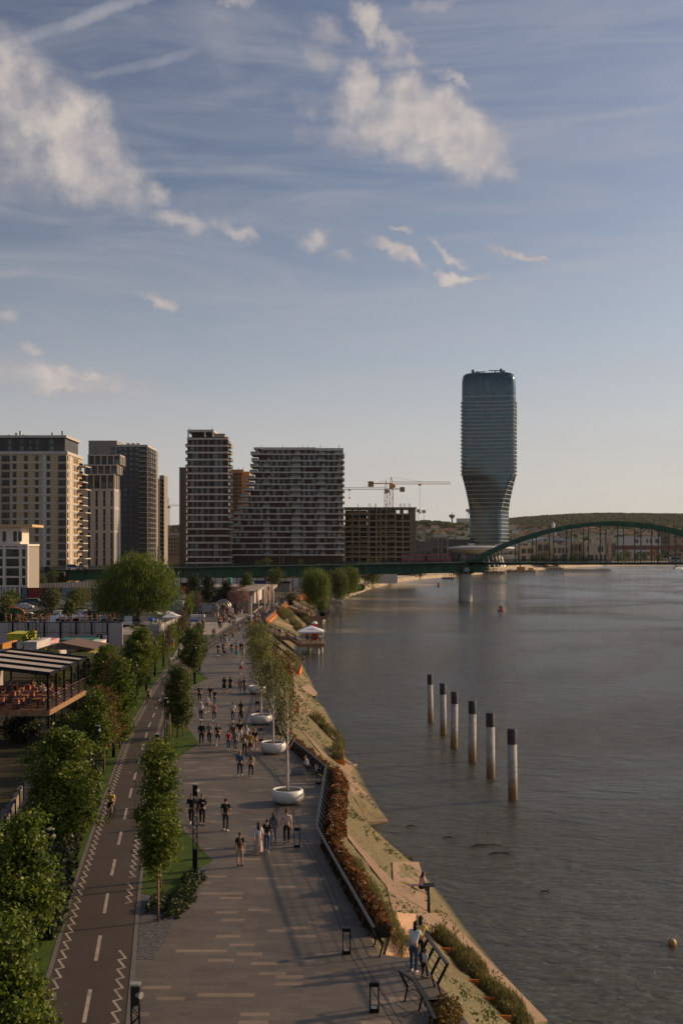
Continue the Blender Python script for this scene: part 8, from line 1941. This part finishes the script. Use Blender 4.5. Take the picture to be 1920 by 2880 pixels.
# cyclists
def wheel_mb(r=.34):
    m = MB(); n = 20
    m.tube([(0, r*math.cos(2*math.pi*i/n), r+r*math.sin(2*math.pi*i/n)) for i in range(n+1)], .018, 5, False); 
    for i in range(8): a = math.pi*i/8; m.bar((0, r*math.cos(a), r+r*math.sin(a)), (0, -r*math.cos(a), r-r*math.sin(a)), .006)
    return m
BIK = (wheel_mb().mesh('wheel', rubber), MB().tube([(0,.5,.34),(0,.12,.85),(0,-.38,.82),(0,-.08,.30),(0,.12,.85)], .022, 6).tube([(0,.5,.34),(0,-.08,.30)], .016, 5).tube([(0,-.38,.82),(0,-.52,.34)], .018, 5).tube([(0,-.38,.82),(0,-.36,1.0)], .018, 5).mesh('frame', objmat('bike_paint', .35, .3, .5)), MB().tube([(-.26,-.28,1.0),(-.2,-.38,1.02),(.2,-.38,1.02),(.26,-.28,1.0)], .016, 6).mesh('handlebar', black_metal), MB()._ell((0,.16,.95), .07,.14,.035, 8, 5).mesh('saddle', rubber), MB().tube([(-.06,-.08,.3),(.06,-.08,.3)], .07, 8).box(-.17,-.09,-.12,.02,.12,.14).box(.09,.17,-.16,-.04,.44,.46).mesh('crank', dark_metal))
def bike(loc, face, col, label, grp=None, sc_=1):
    e = empty('bicycle', loc, R(face), label, 'bicycle', grp); e.scale = (sc_,)*3
    newobj('wheel', BIK[0], e, (0,.5,0)); newobj('wheel', BIK[0], e, (0,-.54,0)); newobj('frame', BIK[1], e, color=col); newobj('handlebar', BIK[2], e); newobj('saddle', BIK[3], e); newobj('crank', BIK[4], e); return e
J = skeleton(0, .3, .05, .2); 
J['pel'] = V3(0,.14,1.04); J['waist'] = V3(0,.06,1.17); J['chest'] = V3(0,-.07,1.36); J['neck'] = V3(0,-.15,1.51); J['head'] = V3(0,-.20,1.62)
for s, n in ((-1,'R'),(1,'L')): J['hip'+n] = V3(s*.095,.13,1.0); J['sho'+n] = V3(s*.19,-.10,1.44); J['elb'+n] = V3(s*.27,-.17,1.2); J['wri'+n] = V3(s*.24,-.30,1.04)
J['kneR'] = V3(-.12,-.20,.68); J['ankR'] = V3(-.11,-.04,.24); J['kneL'] = V3(.12,-.30,.92); J['ankL'] = V3(.11,-.08,.56)
for n in 'RL': J['toe'+n] = J['ank'+n]+V3(0,-.15,-.05)
_k = J['kneL'].z; POSES['cy'] = bodyset(J, False, 'short', 'cy_')
def cyclist(px, py, face, top, bottom, col, label, cap=None, sc_=1.0, lower='shorts'):
    p = P(px, py-4); bike(p, face, col, 'bicycle ridden by the '+label, 'ridden bicycles', sc_); person(p, face, 'cy', top, bottom, lower, 'shirt', 'dark', sc_, label, 'cyclists', (('cap', cap),) if cap else (), 0, 'black')
cyclist(312,2315,-6,'yellow','black',(.02,.02,.02),'cyclist in a pale yellow shirt and dark helmet riding nearest','black',1.05)
cyclist(418,1987,-8,'beige','black',(.3,.1,.05),'cyclist in a light top beyond the column tree on the lane',None,1.0,'trousers'); cyclist(478,1884,-8,'white','black',(.02,.02,.02),'cyclist in white at the far bend of the lane',None,.97)
cyclist(584,1814,-15,'light blue','black',(.1,.1,.1),'child cyclist in light blue on the far lane','black',.8); cyclist(600,1801,-15,'red','black',(.05,.05,.05),'cyclist in a striped red top on the far lane'); cyclist(605,1797,-15,'white','navy',(.3,.3,.3),'cyclist in white right beside the striped red one',None,1.0,'trousers')
bike(P(888,2180), 25, (.6,.6,.6), 'white folding bicycle leaning by the railing near the painter', None, .8)
# painter with folding chair, tripod and crates
ps_ = P(868,2176); person(ps_, -70, 'sm', 'white', 'dark grey', 'shorts', 'jacket', 'grey', 1.0, 'seated man in white shirt and blue cap sketching by the railing', None, (('cap','navy'),))
e = empty('folding_chair', ps_, R(-70), 'folding chair under the sketching man', 'chair'); MB().box(-.24,.24,-.22,.24,.42,.45).build('seat', black_metal, e); MB().box(-.24,.24,.24,.27,.55,.85).build('backrest', black_metal, e); m = MB()
for x in (-.22,.22): m.bar((x,-.22,0),(x,.27,.85),.025).bar((x,.25,0),(x,-.2,.42),.025)
m.build('leg', black_metal, e)
p = P(842,2160); e = empty('tripod', p, 0, 'black tripod easel standing before the sketching man', 'tripod'); m = MB()
for a in (0,120,240): m.bar((0,0,1.35),(.42*math.cos(R(a+30)),.42*math.sin(R(a+30)),0),.025)
m.build('leg', black_metal, e); MB().box(-.06,.06,-.06,.06,1.3,1.45).build('head', black_metal, e)
for px, l in ((829,'left open grey plastic crate at the painter'),(848,'right open grey plastic crate at the painter')):
    e = empty('crate', P(px,2180), 0, l, 'crate', 'grey crates at the painter'); m = MB(); w=.24
    for h in (0,.16,.32): m.box(-w,w,-w*.7,-w*.7+.03,h,h+.08).box(-w,w,w*.7-.03,w*.7,h,h+.08).box(-w,-w+.03,-w*.7,w*.7,h,h+.08).box(w-.03,w,-w*.7,w*.7,h,h+.08)
    for x in (-w,-.02,w-.04): m.box(x,x+.04,-w*.7-.005,-w*.7+.03,0,.4).box(x,x+.04,w*.7-.03,w*.7+.005,0,.4)
    m.build('frame', mat('crate_grey', (.28,.28,.28), .6), e); MB().box(-w+.03,w-.03,-w*.7+.03,w*.7-.03,.02,.2).build('paper_stack', mat('paper_dark', (.1,.09,.09)), e)
# foreground woman, child and companion at the corner railing
wp = P(1163,2735); person(wp, 158, 'fr', 'white', 'denim blue', 'trousers', 'shirt', 'dark', 1.04, 'woman in white tee and wide blue jeans leaning forward on the corner railing', None, (('handbag','light blue'),))
wp = P(1180,2715); person(wp, 165, 'fr', 'yellow', 'black', 'trousers', 'shirt', 'dark', 1.02, 'dark haired companion in yellow hidden behind the leaning woman', None, (), 1, 'black')
wp = P(1194,2752); person(wp, 130, 'f4', 'white', 'black', 'trousers', 'shirt', 'brown', .62, 'small child in white tee with pink sleeves and black leggings at the railing', None, (), 0, 'black')
pk = onbank(*c5(385,405), .12); person((pk.x, pk.y, pk.z-.32), 120, 'sf', 'pale pink', 'black', 'trousers', 'jacket', 'dark', 1.0, 'woman in a pink shirt sitting on the edge of the bank path', None, (), 1, 'brown')
tag(MB().box(-.18,.18,-.12,.12,0,.05).build('towel', mat('pink_cloth', (.6,.45,.45)), None, False, onbank(*c5(333,372), .16)), 'folded pink cloth beside the woman sitting on the bank', 'cloth')
pk = onbank(853,1874, .0); person((pk.x, pk.y, max(pk.z, WATER_Z)), 60, 'f4', 'black', 'pink', 'shorts', 'jacket', 'dark', 1.0, 'woman in black top and pink shorts wading at the water edge', None, (), 0, 'brown')
# ------------------------------------------------------------------ the distant crowd
cr = random.Random(21); tops_ = ['black','white','grey','navy','denim blue','beige','pink','red','mustard','teal','brown','light blue','orange','olive','dark grey','pale pink','green','purple']; tw = [9,8,4,4,3,3,3,2,1,1,2,3,1,2,4,2,1,1]
bots = ['black','denim blue','dark grey','beige','navy','pale denim','white','brown']; usedl = set()
def crowd(n, reg, place, group, faces=(0,180), z=0, yjit=.5, seated=False, gz=None):
    i = 0; tries = 0
    while i < n and tries < n*60:
        tries += 1; x, y = reg(); t_ = cr.choices(tops_, tw)[0]; b_ = cr.choice(bots); hr_ = cr.choice(['dark','dark','brown','blond','grey']); fem = cr.random() < .5
        lowr = 'trousers' if seated else cr.choice(['trousers','trousers','shorts'] if not fem else ['trousers','trousers','skirt','shorts']); up = cr.choice(['shirt','shirt','jacket']); bp_ = (not seated) and cr.random() < .2
        if bp_: ec = cr.choice(['black','red','grey','teal','beige'])
        who = 'woman' if fem else 'man'; f = cr.choice(faces)+cr.uniform(-35,35)
        l = f'{who} in {t_} {"tee" if up=="shirt" else "jacket"}, {b_} {lowr}, {hr_} hair'+(f', {ec} backpack' if bp_ else '')+', '+place
        if l in usedl or len(l.split()) > 16: continue
        usedl.add(l); zz = z if gz is None else gz(x, y)
        pk_ = cr.choice(['sf'] if fem else ['sm']) if seated else cr.choice(['f1','f2','f3','f4'] if fem else ['m1','m2','m3','m4'])
        if seated and pk_ == 'sm' : pass
        person((x, y, zz), f, pk_, t_, b_, lowr, up, hr_, cr.uniform(.92,1.04)*(.97 if fem else 1), l, group, (('backpack', ec),) if bp_ else (), cr.randrange(3), cr.choice(['white','black','grey'])); i += 1
def inpoly(pts):
    def f():
        ws = pts; a = cr.random(); b = cr.random(); q0 = P(*ws[0]).lerp(P(*ws[1]), a); q1 = P(*ws[3]).lerp(P(*ws[2]), a); p = q0.lerp(q1, b); return p.x, p.y
    return f
crowd(16, inpoly([(610,1772),(668,1772),(672,1752),(616,1752)]), 'before the arch gate', 'crowd around the arch gate')
crowd(24, inpoly([(622,1752),(665,1752),(650,1724),(618,1724)]), 'inside the arch gate queue', 'crowd around the arch gate')
crowd(22, inpoly([(690,1778),(735,1770),(742,1738),(700,1742)]), 'among the banner poles', 'crowd along the banner poles')
crowd(34, inpoly([(728,1742),(765,1742),(808,1702),(775,1700)]), 'above the long rust planter', 'crowd along the banner poles')
crowd(34, inpoly([(772,1702),(818,1700),(838,1678),(800,1676)]), 'beside the stepped deck', 'crowd by the stepped deck')
crowd(26, inpoly([(805,1682),(850,1676),(856,1652),(815,1655)]), 'before the bridge', 'crowd near the bridge')
crowd(10, inpoly([(650,1733),(690,1733),(690,1718),(655,1718)]), 'under the blossom tree', 'crowd under the blossom tree')
crowd(12, inpoly([(515,1782),(585,1780),(585,1756),(520,1756)]), 'at the market stalls', 'people at the market stalls')
crowd(8, inpoly([(420,1768),(470,1768),(470,1758),(420,1758)]), 'beside the blue stall', 'people at the market stalls')
def reg2():
    t_ = cr.uniform(.1,1); return lerp(-13.2,-8.2,t_), lerp(299,315,cr.random())
def gz2(x, y): t_ = (x+13.6)/5.6; return lerp(0, zl2, min(1, (int(t_*9)+1)/9))-.02
crowd(16, reg2, 'on the stepped deck', 'people sitting on the stepped deck', (40,90), gz=gz2, seated=True)
crowd(3, lambda: (cr.uniform(-7.5,-5.5), cr.uniform(306,316)), 'at the foot of the stepped deck', 'people standing on the stepped deck', z=zl2)
crowd(7, lambda: (lambda t_: (lerp(-14,-8.6,t_), lerp(220,214.6,t_)+cr.uniform(.5,1.6)))(cr.random()), 'on the deck ramp', 'people sitting on the deck ramp', (200,), gz=lambda x, y: lerp(-.3, zl, min(1, max(0, (x+14)/6)))-.02, seated=True)
crowd(4, lambda: (cr.uniform(-7,-3.9), cr.uniform(214.5,221)), 'under the deck canopy', 'people under the deck canopy', z=zl)
crowd(7, lambda: (tx-cr.uniform(1,6), ty0+cr.uniform(6,11.5)), 'at the terrace tables', 'guests on the terrace', (0,90), z=ZF, seated=True)
person((tx-1.3, ty0+5.2, ZF), 200, 'm4', 'black', 'navy', 'trousers', 'shirt', 'dark', 1.03, 'waiter in a black tee standing among the terrace tables', 'guests on the terrace')
crowd(5, lambda: (lambda p: (p.x, p.y))(P(cr.uniform(925,962), cr.uniform(1678,1686), -1)), 'on the glass railed platform', 'people on the viewing platform', z=-1)
# dogs / details at the crowd: bicycles parked under the blossom tree
for i in range(7): x, y = inpoly([(655,1738),(700,1738),(700,1728),(662,1728)])(); bike((x, y, 0), cr.uniform(60,120), [(.02,.02,.02),(.3,.02,.02),(.02,.1,.3),(.2,.2,.2),(.4,.35,.3),(.05,.2,.1),(.35,.2,.02)][i], ['black','red','blue','grey','cream','green','ochre'][i]+' bicycle parked under the blossom tree', 'bicycles parked under the blossom tree')
# low fence of the queue, rods on the bank
tag(MB().box(-1.4,1.4,-.04,.04,.2,1.0).build('banner_fence', mat('print_banner', (.5,.48,.46), .7, var=.3, scale=4), None, False, P(555,1744)), 'printed banner fence left of the arch gate', 'fence')
# haze
hz_ = MB().box(-4600,4600,-30,6600,WATER_Z-14,225).build('haze', None); hz_.data.materials.clear()
hm = bpy.data.materials.new('haze_air'); hm.use_nodes = True; hn = hm.node_tree; hn.nodes.clear(); ho = hn.nodes.new('ShaderNodeOutputMaterial'); pv = hn.nodes.new('ShaderNodeVolumePrincipled'); pv.inputs['Color'].default_value = (.85,.83,.82,1); pv.inputs['Density'].default_value = HAZE_D; pv.inputs['Anisotropy'].default_value = .3
hn.links.new(pv.outputs[0], ho.inputs['Volume']); hz_.data.materials.append(hm); hz_['kind'] = 'stuff'; hz_['label'] = 'thin evening haze over the river valley'
